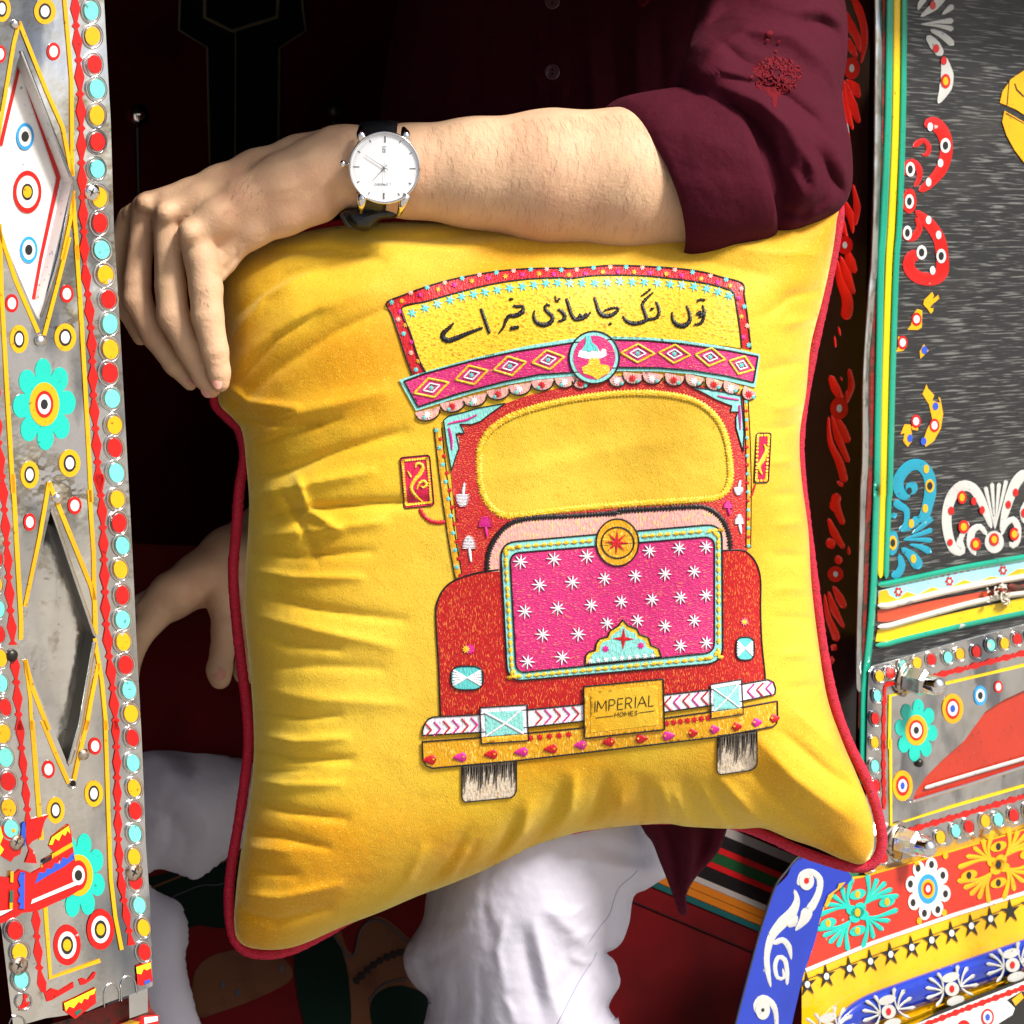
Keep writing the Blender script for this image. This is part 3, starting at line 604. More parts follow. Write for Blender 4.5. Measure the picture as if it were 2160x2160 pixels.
# jamb facing into the doorway
JC = SIDE.at(np.array([1841., 1812.]), np.array([-60., 2100.]), 0.0)
JP = Plane(tuple(SIDE.at(np.array(1836.), np.array(800.), -.0005)), Vector((-.95, .31, 0)), UP)
m = Mesh(JP, ID); m.poly([(1668, -60), (1838, -60), (1822, 900), (1806, 1500), (1800, 1760), (1640, 1760), (1655, 800)], GLOSSBLK, 0, .004); jamb = m.build('door_jamb', truck)
def leaf(pts, wd, g=E_): return (pts, wd, g)
P_JRED = paint('bright_red_paint', 240, 30, 14, .3, .3)
JR = [([(615, -60), (680, 60), (722, 200), (728, 330), (702, 480)], [10, 44, 40, 34, 8], E_), ([(590, 85), (625, 200), (672, 290), (695, 400)], [10, 50, 40, 10], E_), ([(606, 285), (635, 370), (672, 440)], [10, 44, 14], E_),
      ([(590, 600), (650, 660), (690, 740)], [12, 60, 20], E_), ([(590, 620), (640, 800), (688, 930)], [12, 52, 22], E_), ([(572, 600), (590, 800), (640, 980)], [10, 40, 16], E_), ([(556, 680), (575, 850), (620, 1100)], [8, 26, 10], E_),
      ([(640, 1390), (672, 1560), (660, 1700)], [10, 40, 14], E_), ([(560, 1490), (620, 1620), (640, 1760)], [10, 44, 12], E_), ([(540, 1560), (560, 1700), (600, 1800)], [10, 40, 10], E_),
      ([(590, -60), (620, 40), (660, 130)], [14, 56, 30], F_), ([(545, 0), (590, 140), (650, 290)], [12, 56, 24], F_), ([(515, 20), (545, 180), (600, 340), (585, 480)], [10, 44, 60, 60], F_), ([(500, 600), (510, 690)], [10, 16], F_), ([(530, 530), (545, 600)], [10, 18], F_),
      ([(470, 900), (510, 1000), (560, 1090)], [30, 50, 30], F_), ([(610, 850), (630, 980), (585, 1120)], [20, 38, 16], F_), ([(595, 1010), (590, 1080)], [14, 20], F_), ([(545, 910), (560, 945)], [14, 16], F_),
      ([(500, 1190), (555, 1300), (610, 1410)], [14, 50, 40], F_), ([(480, 1200), (530, 1370), (610, 1560)], [12, 44, 24], F_), ([(455, 1210), (470, 1400), (540, 1560), (580, 1710)], [10, 30, 44, 44], F_), ([(520, 1700), (570, 1740)], [20, 24], F_), ([(540, 1800), (505, 1870), (500, 1932)], [30, 54, 40], F_),
      ([(515, 0), (515, 100), (570, 240)], [50, 46, 30], G_), ([(455, 190), (500, 300), (575, 420)], [16, 44, 24], G_), ([(455, 340), (490, 420)], [44, 56], G_), ([(525, 470), (540, 540)], [44, 40], G_), ([(608, 400), (612, 470)], [14, 24], G_),
      ([(490, 700), (540, 790), (580, 870)], [14, 46, 36], G_), ([(455, 740), (500, 880), (575, 1020)], [12, 44, 18], G_), ([(425, 760), (450, 920), (505, 1060), (520, 1120)], [10, 30, 44, 40], G_), ([(475, 1150), (520, 1180)], [44, 40], G_), ([(480, 1230), (480, 1290)], [30, 40], G_)]
for pts, wd, g in JR: m = Mesh(JP, g); m.stroke(pts, [x*1.45 for x in wd], P_JRED, .0002, .0003); m.build('painted_leaf', jamb)
for g, c, rx, ry in ((E_, (632, 515), 62, 84), (F_, (538, 1150), 68, 84), (G_, (510, 612), 60, 60), (E_, (580, 1850), 60, 70)):
    eye(JP, g, c, [(rx, ry, P_RED), (rx*.3, ry*.36, P_CREAM)], jamb, name='painted_boss')
# steel edge strip and the coloured trims
def trim(name, segs, mm, h, par=flank, off=.0004, S=SIDE, st=12):
    pts = []; wd = []
    for g, p, ww in segs:
        q = cv(g, p); pts += q; wd += [ww*g[2]]*len(q)
    m = Mesh(S, ID); m.stroke(pts, wd, mm, off, h, step=st); return m.build(name, par)
trim('steel_edge', [(E_, [(828, -120), (832, 500), (822, 1300), (805, 1932)], 66), (F_, [(778, 300), (740, 900), (735, 1500)], 62), (G_, [(716, 0), (705, 500), (690, 1000), (688, 1500)], 56)], STEEL2, .004)
trim('seam_filler', [(E_, [(880, -120), (868, 900), (850, 1932)], 34), (F_, [(800, 300), (780, 1300), (760, 1932)], 40), (G_, [(745, 300), (722, 1000), (706, 1500), (700, 1800)], 42)], RUST, .0012)
trim('green_trim', [(E_, [(920, -120), (906, 900), (872, 1700)], 58), (F_, [(852, 100), (836, 900), (822, 1700)], 56), (G_, [(818, 40), (796, 700), (766, 1100), (735, 1400), (722, 1600), (716, 2200)], 56)], P_GRN, .0035)
trim('yellow_trim', [(E_, [(974, -120), (964, 900), (930, 1700)], 56), (F_, [(912, 60), (886, 900), (868, 1800)], 52), (G_, [(866, 40), (848, 640)], 48)], P_TRIMY, .0022)
trim('green_trim', [(E_, [(1030, -120), (1018, 900), (990, 1700)], 50), (F_, [(968, 60), (940, 900), (918, 1800)], 50), (G_, [(912, 40), (890, 645)], 46)], P_GRN, .0032)
m = Mesh(SIDE, G_); m.poly([(832, 740), (1000, 690), (1932, 490), (2200, 430), (2200, 550), (1932, 610), (1100, 790), (900, 840), (832, 830)], P_LBL, .0008)
m.poly([(832, 830), (840, 740), (900, 728), (915, 770), (980, 800), (1050, 745), (1130, 770), (1240, 710), (1330, 735), (1480, 655), (1570, 680), (1680, 630), (1780, 640), (1880, 575), (2100, 560), (2100, 620), (1100, 800), (900, 850)], P_YEL, .0012)
for x in (985, 1370, 1775):
    yy = 745 - (x-985)*.205
    for a in range(6): m.ell((x+22*math.cos(a*1.05), yy+26*math.sin(a*1.05)), 9, 11, P_RED, .0016, n=10)
    m.ell((x, yy), 10, 13, P_WHT, .0018, n=12)
for i in range(22): x = 935+i*48; m.ell((x, 702-(x-935)*.206), 11, 8, P_RED, .0014, n=8)
m.build('border_strip', flank)
m = Mesh(SIDE, G_); m.poly([(826, 880), (905, 880), (1200, 820), (2200, 640), (2200, 700), (1200, 905), (900, 972), (826, 970)], P_ORA, .0008); m.build('border_strip', flank, label='orange red strip between white cords')
m = Mesh(SIDE, G_); m.poly([(812, 1120), (826, 1030), (905, 1030), (1200, 950), (2200, 730), (2200, 870), (1200, 1060), (905, 1120)], P_TRIMY, .0008); m.build('border_strip', flank, label='yellow strip above the lower green trim')
trim('green_trim', [(G_, [(832, 692), (905, 686), (1100, 645), (1500, 560), (1932, 486), (2200, 430)], 50)], P_GRN, .004)
trim('green_trim', [(G_, [(812, 1150), (895, 1142), (1050, 1100), (1500, 995), (1932, 905), (2200, 850)], 46)], P_GRN, .004)
trim('white_cord', [(G_, [(828, 848), (900, 852), (1050, 815), (1450, 720), (1932, 632), (2200, 580)], 50)], P_WCORD, .006)
trim('white_cord', [(G_, [(828, 1010), (905, 1005), (1100, 950), (1500, 840), (1800, 775), (2200, 720)], 46)], P_WCORD, .006)
kr = random.Random(5); m = Mesh(SIDE, G_)
for i in range(26):
    x, yv = kr.uniform(1650, 1820), kr.uniform(690, 820); a = kr.uniform(0, 6.3); L = kr.uniform(20, 55)
    m.stroke([(x, yv), (x+L*.6*math.cos(a), yv+L*.6*math.sin(a)), (x+L*math.cos(a+.6), yv+L*math.sin(a+.6))], [16, 24, 8], P_WCORD, .004+kr.uniform(0, .004), .003)
m.build('cord_knot', flank)
m = Mesh(SIDE, G_); m.stroke([(1810, 700), (1932, 720), (2100, 700)], 50, RUST, .002, .004); m.build('cord_end', flank)

# decals on the black board
def st(g, lst, c, name, off=.0006, parent=flank, S=SIDE, h=.0004, extra=()):
    m = Mesh(S, g)
    for pts, wd in lst: m.stroke(pts, wd, c, off, h)
    for e in extra: m.rings(*e)
    return m.build(name, parent)
RW = lambda a, b: [(a, b, P_RED), (a*.62, b*.6, P_WHT)]
RY = lambda a, b: [(a, b, P_RED), (a*.58, b*.58, P_YEL)]
WK = lambda a, b: [(a, b, P_WHT), (a*.56, b*.58, P_BLK)]
st(E_, [([(1190, -20), (1150, 30), (1130, 80)], [50, 40, 12]), ([(1330, -40), (1250, 50), (1150, 125)], [70, 64, 14]), ([(1400, 40), (1310, 110)], [60, 14]), ([(1400, 155), (1280, 165), (1150, 182)], [56, 24, 6]), ([(1400, 220), (1290, 195), (1155, 184)], [50, 24, 6]),
        ([(1400, 340), (1320, 270), (1225, 225)], [56, 50, 24]), ([(1200, 270), (1260, 340), (1310, 420)], [40, 80, 60]), ([(1325, 430), (1352, 560), (1340, 660), (1285, 780)], [40, 96, 96, 20])], P_CREAM, 'scroll_sticker',
   extra=[((1245, 40), [(22, 33, P_RED)], .0014), ((1270, 365), [(24, 32, P_RED)], .0014), ((1328, 458), [(22, 31, P_RED)], .0014), ((1342, 612), RY(35, 55), .0014)])
st(E_, [([(1180, 945), (1260, 935), (1330, 1020), (1345, 1150), (1300, 1290), (1200, 1400), (1140, 1440)], [90, 104, 100, 96, 90, 70, 40])], P_RED, 'scroll_sticker',
   extra=[((1225, 957), [(20, 32, P_WHT)], .0014), ((1340, 1098), WK(38, 55), .0014), ((1302, 1230), [(20, 31, P_WHT)], .0014), ((1212, 1374), [(20, 32, P_WHT)], .0014)])
st(E_, [([(1095, 1110), (1130, 1080), (1180, 1060), (1215, 1110), (1200, 1165), (1160, 1165)], [30, 50, 36, 40, 36, 20])], P_RED, 'scroll_sticker')
st(E_, [([(1060, 1330), (1045, 1260), (1090, 1225), (1140, 1275), (1140, 1350), (1105, 1410)], [40, 60, 60, 50, 40, 30]), ([(1070, 1420), (1068, 1520), (1065, 1610)], [60, 110, 70])], P_RED, 'scroll_sticker',
   extra=[((1075, 1278), WK(34, 55), .0014), ((1068, 1520), WK(33, 54), .0014)])
st(E_, [([(1110, 1590), (1210, 1680), (1290, 1800), (1315, 1932), (1310, 2060), (1240, 2105), (1130, 2090), (1065, 2020), (1080, 1940), (1150, 1920)], [30, 90, 95, 96, 100, 100, 95, 90, 90, 90])], P_RED, 'scroll_sticker',
   extra=[((1212, 1660), [(20, 31, P_WHT)], .0014), ((1288, 1773), [(20, 32, P_WHT)], .0014), ((1308, 1932), WK(36, 54), .0014), ((1160, 1905), WK(38, 54), .0014), ((1243, 2040), [(20, 32, P_WHT)], .0014)])
st(E_, [([(1110, 1640), (1145, 1710), (1100, 1790), (1040, 1780), (1030, 1720)], [24, 50, 60, 60, 50])], P_RED, 'scroll_sticker', extra=[((1053, 1757), WK(33, 54), .0014)])
dec(F_, SIDE, [([(1240, 270), (1252, 300), (1240, 325), (1265, 310), (1285, 292), (1292, 320), (1265, 345), (1240, 365), (1220, 390), (1250, 395), (1245, 420), (1228, 435), (1205, 400), (1172, 365), (1180, 330), (1210, 300)], P_YEL)], 'scroll_sticker', flank, .0008)
m = Mesh(SIDE, F_); m.poly([(1125, 400), (1165, 410), (1160, 540), (1130, 558), (1052, 556), (1080, 520), (1090, 450)], P_YEL); m.rings((1122, 477), RW(37, 50), .001); m.build('scroll_sticker', flank)
m = Mesh(SIDE, F_); m.poly([(980, 608), (1030, 610), (1050, 680), (1020, 715), (968, 724), (985, 680)], P_YEL); m.rings((1017, 653), RW(36, 52), .001); m.build('scroll_sticker', flank)
m = Mesh(SIDE, F_); m.poly([(1175, 665), (1212, 715), (1150, 776), (1145, 720)], P_YEL); m.rings((1182, 710), [(22, 30, P_BLU)], .001); m.build('scroll_sticker', flank)
m = Mesh(SIDE, F_); m.poly([(1195, 965), (1208, 1000), (1255, 1050), (1240, 1090), (1300, 1110), (1285, 1065), (1300, 1070), (1322, 1190), (1305, 1300), (1250, 1400), (1190, 1440), (1170, 1400), (1200, 1310), (1240, 1230), (1215, 1120), (1165, 1040), (1185, 1000)], P_YEL)
for e in (((1265, 1133), [(22, 30, P_BLU)]), ((1257, 1278), RW(36, 51)), ((1175, 1398), [(22, 30, P_BLU)])): m.rings(e[0], e[1], .001)
m.build('scroll_sticker', flank)
m = Mesh(SIDE, F_); m.poly([(1030, 1270), (1075, 1272), (1085, 1340), (1085, 1400), (1055, 1440), (1020, 1400), (1030, 1340), (1000, 1345)], P_YEL); m.poly([(1080, 1290), (1100, 1270), (1135, 1300), (1130, 1318), (1090, 1310)], P_YEL); m.rings((1118, 1247), RW(36, 50), .001); m.rings((1072, 1375), [(19, 30, P_BLU)], .001); m.build('scroll_sticker', flank)
st(F_, [([(1070, 1820), (1000, 1790), (985, 1690), (1060, 1590), (1150, 1580), (1215, 1660), (1225, 1780), (1210, 1860), (1180, 1960), (1130, 2000)], [60, 80, 84, 84, 86, 90, 90, 84, 80, 40]), ([(1090, 1700), (1085, 1750), (1060, 1800)], [70, 96, 60])], P_CYAN, 'scroll_sticker',
   extra=[((1195, 1607), [(20, 32, P_YEL)], .0014), ((1222, 1735), [(33, 50, P_YEL), (21, 31, P_BLK)], .0014), ((1187, 1905), [(20, 32, P_YEL)], .0014), ((1068, 1772), [(19, 26, P_BLK)], .0014)])
st(G_, [([(950, 60), (1000, 100), (1045, 130), (1040, 230), (985, 280)], [70, 60, 50, 36, 20]), ([(940, 150), (960, 190)], [70, 60]), ([(940, 280), (935, 380), (935, 470)], [60, 110, 50]), ([(1140, 180), (1085, 240), (1005, 290)], [70, 60, 24]), ([(1245, 185), (1150, 260), (1080, 310)], [44, 36, 10]), ([(1245, 275), (1150, 310), (1020, 350)], [44, 34, 8]),
        ([(1240, 360), (1150, 352), (1020, 356)], [46, 32, 8]), ([(1232, 450), (1160, 410), (1065, 388)], [60, 44, 14]), ([(1145, 570), (1090, 480), (1005, 415)], [100, 80, 30]), ([(985, 460), (1010, 540), (980, 610), (930, 620)], [30, 56, 60, 90])], P_CYAN, 'fan_sticker',
   extra=[((1082, 230), [(20, 33, P_YEL)], .0014), ((1098, 496), [(20, 32, P_YEL)], .0014), ((943, 376), [(30, 54, P_YEL), (18, 30, P_BLK)], .0014)])
def wscroll(g, lst, ex, nm='scroll_sticker'): st(g, lst, P_CREAM, nm, extra=ex)
wscroll(G_, [([(1440, 330), (1465, 440), (1400, 420), (1358, 300), (1350, 160), (1385, 30), (1460, -50), (1540, -40), (1600, 40), (1650, 160), (1685, 265)], [40, 50, 70, 72, 74, 80, 84, 76, 70, 56, 24]), ([(1500, 300), (1470, 250)], [70, 96]), ([(1510, 215), (1430, 400)], [40, 40])],
        [((1478, 255), RY(40, 50), .0016), ((1465, 32), RY(34, 50), .0016), ((1383, 133), [(22, 31, P_RED)], .0016), ((1553, 62), [(20, 30, P_RED)], .0016), ((1617, 128), [(20, 30, P_RED)], .0016), ((1376, 372), [(20, 26, P_RED)], .0016)])
wscroll(G_, [([(1565, 470), (1530, 390), (1540, 290), (1600, 255), (1650, 320)], [30, 60, 56, 46, 30]), ([(1575, 340), (1570, 430)], [60, 70])], [((1568, 385), RY(38, 48), .0016)])
m = Mesh(SIDE, G_); m.ell((1708, 370), 72, 84, P_CREAM, .0008)
for x, yv in ((1640, -50), (1690, -80), (1745, -80), (1800, -100)): m.stroke([(1712, 275), ((1712+x)/2, yv/2+137), (x, yv)], [6, 20, 34], P_CREAM, .0004, .0004)
m.stroke([(1700, 330), (1706, 290)], [60, 30], P_CREAM, .0004, .0004); m.rings((1708, 350), RY(36, 48), .0016); m.build('fan_sticker', flank)
wscroll(G_, [([(1760, 320), (1800, 230), (1850, 200), (1885, 260), (1880, 360), (1850, 400), (1820, 370)], [20, 40, 50, 50, 50, 40, 40]), ([(1858, 280), (1860, 340)], [60, 60])], [((1860, 310), RY(36, 50), .0016)])
wscroll(G_, [([(1755, 285), (1790, 150), (1830, 20), (1880, -90), (1950, -140), (2060, -60)], [16, 60, 74, 80, 80, 60])], [((1815, 87), [(20, 30, P_RED)], .0016), ((1870, -5), [(20, 30, P_RED)], .0016)])
wscroll(G_, [([(1960, 60), (1920, 140), (1935, 230)], [40, 40, 30])], [((1932, 150), [(20, 34, P_RED)], .0016)])
# big yellow shape at the right edge, two plates and a cut
dec(E_, SIDE, [([(2100, 480), (1932, 532), (1835, 596), (1770, 690), (1750, 775), (1800, 795), (1870, 825), (1932, 865), (2100, 960)], P_YEL), ([(1825, 600), (1808, 795), (1800, 795), (1818, 602)], P_BLK), ([(1860, 630), (1875, 680), (1932, 735), (1932, 722), (1882, 672), (1868, 630)], P_BLK)], 'plate_sticker', flank, .0012)
dec(E_, SIDE, [([(2100, 1000), (1932, 920), (1785, 835), (1768, 920), (1800, 1020), (1860, 1130), (1932, 1225), (2100, 1330)], P_YEL), ([(1795, 850), (1932, 928), (1932, 935), (1792, 858)], P_BLK)], 'plate_sticker', flank, .0012)
# ---- lower steel panel with a cut-out
LS = SIDE.shifted(.006)
hole = cv(H_, [(1240, 380), (1270, 310), (1330, 225), (1430, 125), (1560, 10)]) + cv(G_, [(1640, 1650), (1780, 1560), (1932, 1490), (2200, 1380)]) + cv(H_, [(2200, 90), (1932, 165), (1600, 270)])
o_ = cv(G_, [(760, 1345), (790, 1305), (900, 1275), (1400, 1130), (1932, 990), (2300, 900)]) + cv(H_, [(2300, 440), (1932, 545), (1500, 680), (1200, 765), (960, 838), (940, 820), (955, 600), (960, 0)]) + cv(G_, [(745, 1932), (750, 1600)])
m = Mesh(LS, ID); m._flat(o_, 0, STEEL2, .006, [np.array(hole)], 60); low = m.build('lower_steel_panel', truck)
m = Mesh(SIDE, ID); m.poly([(1980, 1420), (2270, 1370), (2270, 1660), (1900, 1720)], RUST if False else P_BROWN, .002, .001); m.build('red_backing', low)
m = Mesh(LS, H_); m.stroke([(1240, 385), (1400, 335), (1600, 275), (1932, 168), (2200, 92)], 22, CHROME, .0004, .003); m.build('hole_rim', low)
m = Mesh(SIDE, H_); m.stroke([(1320, 300), (1600, 215), (1932, 118), (2200, 40)], 24, P_CREAM, .0042, .001); m.build('inner_strip', low)
m = Mesh(LS, G_); m.stroke([(762, 1345), (795, 1308), (900, 1277), (1400, 1132), (1932, 992), (2300, 902)], 16, CHROME, .0002, .0018); m.build('folded_edge', low)
for g, rx, ry, Ls in ((G_, 31, 43, [(843, 1382, y_), (925, 1357, r_), (1024, 1305, c_), (1127, 1281, y_), (1235, 1257, r_), (1360, 1240, c_), (1450, 1215, y_), (1574, 1197, r_), (1684, 1147, c_), (1787, 1135, y_), (1883, 1102, r_), (1985, 1080, c_)]),
                      (G_, 27, 45, [(826, 1530, c_), (810, 1702, r_), (807, 1882, y_)]), (H_, 24, 38, [(1013, 165, c_), (1018, 285, r_)]),
                      (H_, 27, 40, [(1060, 725, r_), (1150, 700, y_), (1330, 637, r_), (1418, 603, y_), (1513, 563, c_), (1593, 538, r_), (1695, 503, y_), (1775, 493, c_), (1870, 468, r_), (1960, 440, y_), (985, 770, c_)])):
    for x, yv, c in Ls: refl(LS, g, (x, yv), rx, ry, c, low, jx=3, rg=1.4)
zig(LS, G_, [(1170, 1405), (1500, 1320), (1932, 1208), (2200, 1140)], low, per=34, bw=7.5, sw=6, neck=3.2, off=.0008, frac=.7)
zig(LS, G_, [(975, 1440), (895, 1450), (880, 1560), (872, 1932)], low, per=40, bw=5, sw=4, neck=2, off=.0008)
zig(LS, H_, [(1065, 0), (1068, 220), (1070, 430)], low, per=38, bw=5, sw=4, neck=2, off=.0008)
zig(LS, H_, [(1160, 580), (1500, 480), (1932, 352), (2200, 270)], low, per=34, bw=7.5, sw=6, neck=3.2, off=.0008, frac=.7)
m = Mesh(LS, G_); m.stroke([(2200, 1235), (1932, 1300), (1200, 1470), (922, 1530), (916, 1932)], 22, P_TRIMY, .0004, .0005, straight=True, flat=True); m.build('tape_line', low)
m = Mesh(LS, H_); m.stroke([(1108, 0), (1112, 532), (1500, 410), (1932, 285), (2200, 205)], 18, P_TRIMY, .0004, .0005, straight=True, flat=True); m.build('tape_line', low)
flower(LS, G_, (1120, 1790), 158, 232, [(84, 115, P_YEL), (55, 78, P_RED), (41, 58, P_WHT), (20, 28, P_BLK)], low, rot=.12)
eye(LS, G_, (1395, 1627), [(80, 113, P_YEL), (52, 78, P_RED), (38, 56, P_WHT), (19, 28, P_BLU)], low); eye(LS, G_, (1603, 1528), [(48, 75, P_SKY), (33, 50, P_WHT), (18, 28, P_BLK)], low)
eye(LS, G_, (1740, 1462), [(33, 46, P_RED), (20, 30, P_WHT)], low); eye(LS, H_, (1183, 285), [(62, 94, P_YEL), (40, 62, P_RED), (27, 40, P_WHT), (13, 23, P_BLU)], low)
u, v = cv(H_, [(1287, 145)])[0]; screwhead(LS, u, v, .0042, DARKMET, low, 'screw', False, .6)
# cap nuts on studs
for g, p in ((G_, (1040, 1400)), (H_, (1150, 615))):
    u, v = cv(g, [p])[0]; c = Vector(LS.at(np.array(u), np.array(v), .0)); zx = (LS.n*.92 + CR*.30 - UP*.10).normalized(); xx = zx.orthogonal().normalized(); yy = zx.cross(xx)
    F = Matrix(((xx.x, yy.x, zx.x, c.x), (xx.y, yy.y, zx.y, c.y), (xx.z, yy.z, zx.z, c.z), (0, 0, 0, 1))); s = .0118
    k = lathe([(s*1.5, 0), (s*1.5, .0015), (s*1.18, .002), (s*1.18, .002)], 28, RUSTY, F, 'washer', low)
    lathe([(s*1.1, .002), (s*1.12, .020), (s*.9, .0235), (s*.82, .024)], 6, STEEL2, F, 'hex_nut', low, False)
    lathe([(s*.80, .023)] + [(s*.80*math.cos(a), .032+s*.8*math.sin(a)) for a in np.linspace(0, 1.55, 8)], 24, CHROME, F, 'nut_dome', low)

# ---- painted fender below: red band, yellow band with stars, blue band, bumper
FS = SIDE.shifted(.012)
m = Mesh(FS, H_); m.poly([(560, 1800), (560, 1450), (640, 1180), (700, 1020), (860, 850), (960, 838), (1500, 680), (2300, 440), (2300, 1900), (480, 1900)], P_BYEL, 0, .03); fend = m.build('yellow_fender', truck)
m = Mesh(FS, H_); m.poly([(855, 868), (960, 845), (1500, 690), (2300, 450), (2300, 845), (1932, 960), (1500, 1090), (1000, 1260), (588, 1412), (640, 1240), (710, 1020), (780, 930)], P_BRED, .0008); m.build('red_band', fend)
m = Mesh(FS, H_); m.stroke([(2300, 830), (1932, 948), (1500, 1082), (1000, 1255), (585, 1425)], 24, P_WHT, .0006, .0006, straight=True, flat=True); m.build('white_line', fend)
def fan(c, col, dot, sx=1, sy=1, cut=0):
    m = Mesh(FS, H_); r = math.radians
    m.ell(c, 42*sx, 34*sy, col, .0018, .0006, -.3)
    for a in range(4): t = .45 + a*math.pi/2; m.ell((c[0]+40*sx*math.cos(t), c[1]+36*sy*math.sin(t)), 34*sx, 30*sy, col, .0018)
    for base in (45, 135, 225, 315):
        for k in (-36, -20, -3, 13, 30):
            if cut and base in (135, 225) and abs(k) > 14: continue
            t = r(base+k*1.05); t0 = r(base); L = 200+18*(abs(k) > 25)
            q = lambda rr, tt: (c[0]+rr*sx*math.cos(tt)*1.18, c[1]-rr*sy*math.sin(tt)*1.04+rr*sx*math.cos(tt)*-.34)
            m.stroke([q(50, t0), q(120, (t+t0)/2), q(L, t)], [8, 18, 36], col, .0014, .0004)
    for dx, dy in ((0, -112), (182, -66), (0, 112), (-182, 66)):
        if cut and dx > 0 and False: continue
        m.ell((c[0]+dx*sx, c[1]+dy*sy), 52*sx, 30*sy, col, .0018, .0006, -.35); m.ell((c[0]+dx*sx, c[1]+dy*sy), 15, 23, dot, .0022)
    m.ell(c, 17, 25, dot, .0024); return m.build('fan_motif', fend)
fan((905, 1068), P_TEAL, P_YEL); fan((1775, 772), P_YEL, P_BLK)
flower(FS, H_, (1340, 922), 138, 192, [(62, 92, P_SKY), (42, 60, P_YEL), (28, 40, P_RED), (14, 22, P_WHT)], fend, n=8, col=P_WHT, rot=.2, off=.0016, extra=P_BLK, name='flower_motif')
m = Mesh(FS, H_)
for p in ((1272, 770), (1448, 716), (1286, 1120), (1440, 1070)): m.ell(p, 16, 22, P_YEL, .0018)
m.build('dot_motif', fend)
ST = [(595, 1512), (713, 1462), (855, 1413), (985, 1369), (1110, 1326), (1240, 1283), (1363, 1238), (1486, 1195), (1608, 1150), (1727, 1106), (1850, 1060), (1975, 1018)]
m = Mesh(FS, H_); m.stroke([(560, 1490), (2200, 912)], 4, P_BLK, .0008, .0003); m.build('pin_line', fend)
for i, p in enumerate(ST):
    m = Mesh(FS, H_); m.star(p, 80, 26, 5, P_BLK, .0014, -.12, .78)
    if i != 10: m.ell((p[0], p[1]), 16, 21, P_WHT, .0018, .0004, 0)
    m.build('star_motif', fend)
m = Mesh(FS, H_); m.stroke([(2300, 1190), (1932, 1330), (1500, 1480), (1200, 1585), (1000, 1660), (900, 1710), (800, 1800)], [190, 190, 190, 190, 190, 170, 150], P_DBLU, .0012, .012, step=14, cap=False); m.build('blue_roll', fend)
BS = FS.shifted(.0132)
for c in ((1097, 1680), (1488, 1540), (1862, 1392), (730, 1790)):
    m = Mesh(BS, H_)
    for dx, dy in ((-10, -72), (22, 72)): m.ell((c[0]+dx, c[1]+dy), 56, 28, P_CREAM, .0014, .003, -.3)
    m.ell(c, 44, 44, P_CREAM, .0014, .003, -.3); m.ell(c, 15, 23, P_RED, .0019)
    for s in (-1, 1):
        for k, (a, L) in enumerate(((62, 150), (38, 158), (12, 150), (-16, 150), (-48, 130))):
            t = math.radians(a + (20 if s > 0 else -2)); x0, y0 = c[0]+s*52, c[1]-s*14
            m.stroke([(x0, y0), (c[0]+s*L*.6*math.cos(t)+s*18, c[1]-L*.6*math.sin(t)*(.9)-s*14), (c[0]+s*L*math.cos(t)+s*16, c[1]-L*math.sin(t)*.9-s*16)], [10, 14, 30], P_CREAM, .0006, .0006)
    m.build('palmette_motif', fend)
m = Mesh(FS, H_); m.stroke([(2300, 1310), (1932, 1450), (1500, 1610), (1200, 1730), (1000, 1810)], 12, P_YEL, .006, .004); m.build('piping_line', fend)
BM = SIDE.shifted(.03)
m = Mesh(BM, H_); m.poly([(1180, 1800), (1400, 1680), (1700, 1560), (1932, 1475), (2300, 1330), (2300, 1900), (1180, 1900)], P_BLK, 0, .03); bump_ = m.build('bumper', truck)
m = Mesh(BM, H_); m.poly([(1180, 1790), (1932, 1492), (2100, 1430), (2100, 1510), (1932, 1570), (1830, 1608), (1875, 1660), (1860, 1700), (1700, 1800), (1180, 1880)], P_WPNL, .001); m.build('white_bumper_band', bump_)
zig(BM, H_, [(1240, 1795), (1500, 1690), (1932, 1530), (2200, 1430)], bump_, per=30, bw=7.5, sw=6, neck=3.5, off=.0016, frac=.65)
m = Mesh(BM, X_); m.poly([(1770, 1420), (1900, 1345), (2000, 1330), (2000, 1420), (1850, 1480)], P_BLK, .002); m.poly([(1815, 1420), (1905, 1350), (1932, 1400), (1850, 1480)], P_YEL, .0026); m.build('chevron_sticker', bump_)
eye(BM, X_, (1580, 1590), [(62, 84, P_RED), (44, 62, P_WHT), (24, 34, P_BLU)], bump_, .0018); eye(BM, X_, (1350, 1700), [(70, 84, P_RED), (30, 40, P_YEL)], bump_, .0018)
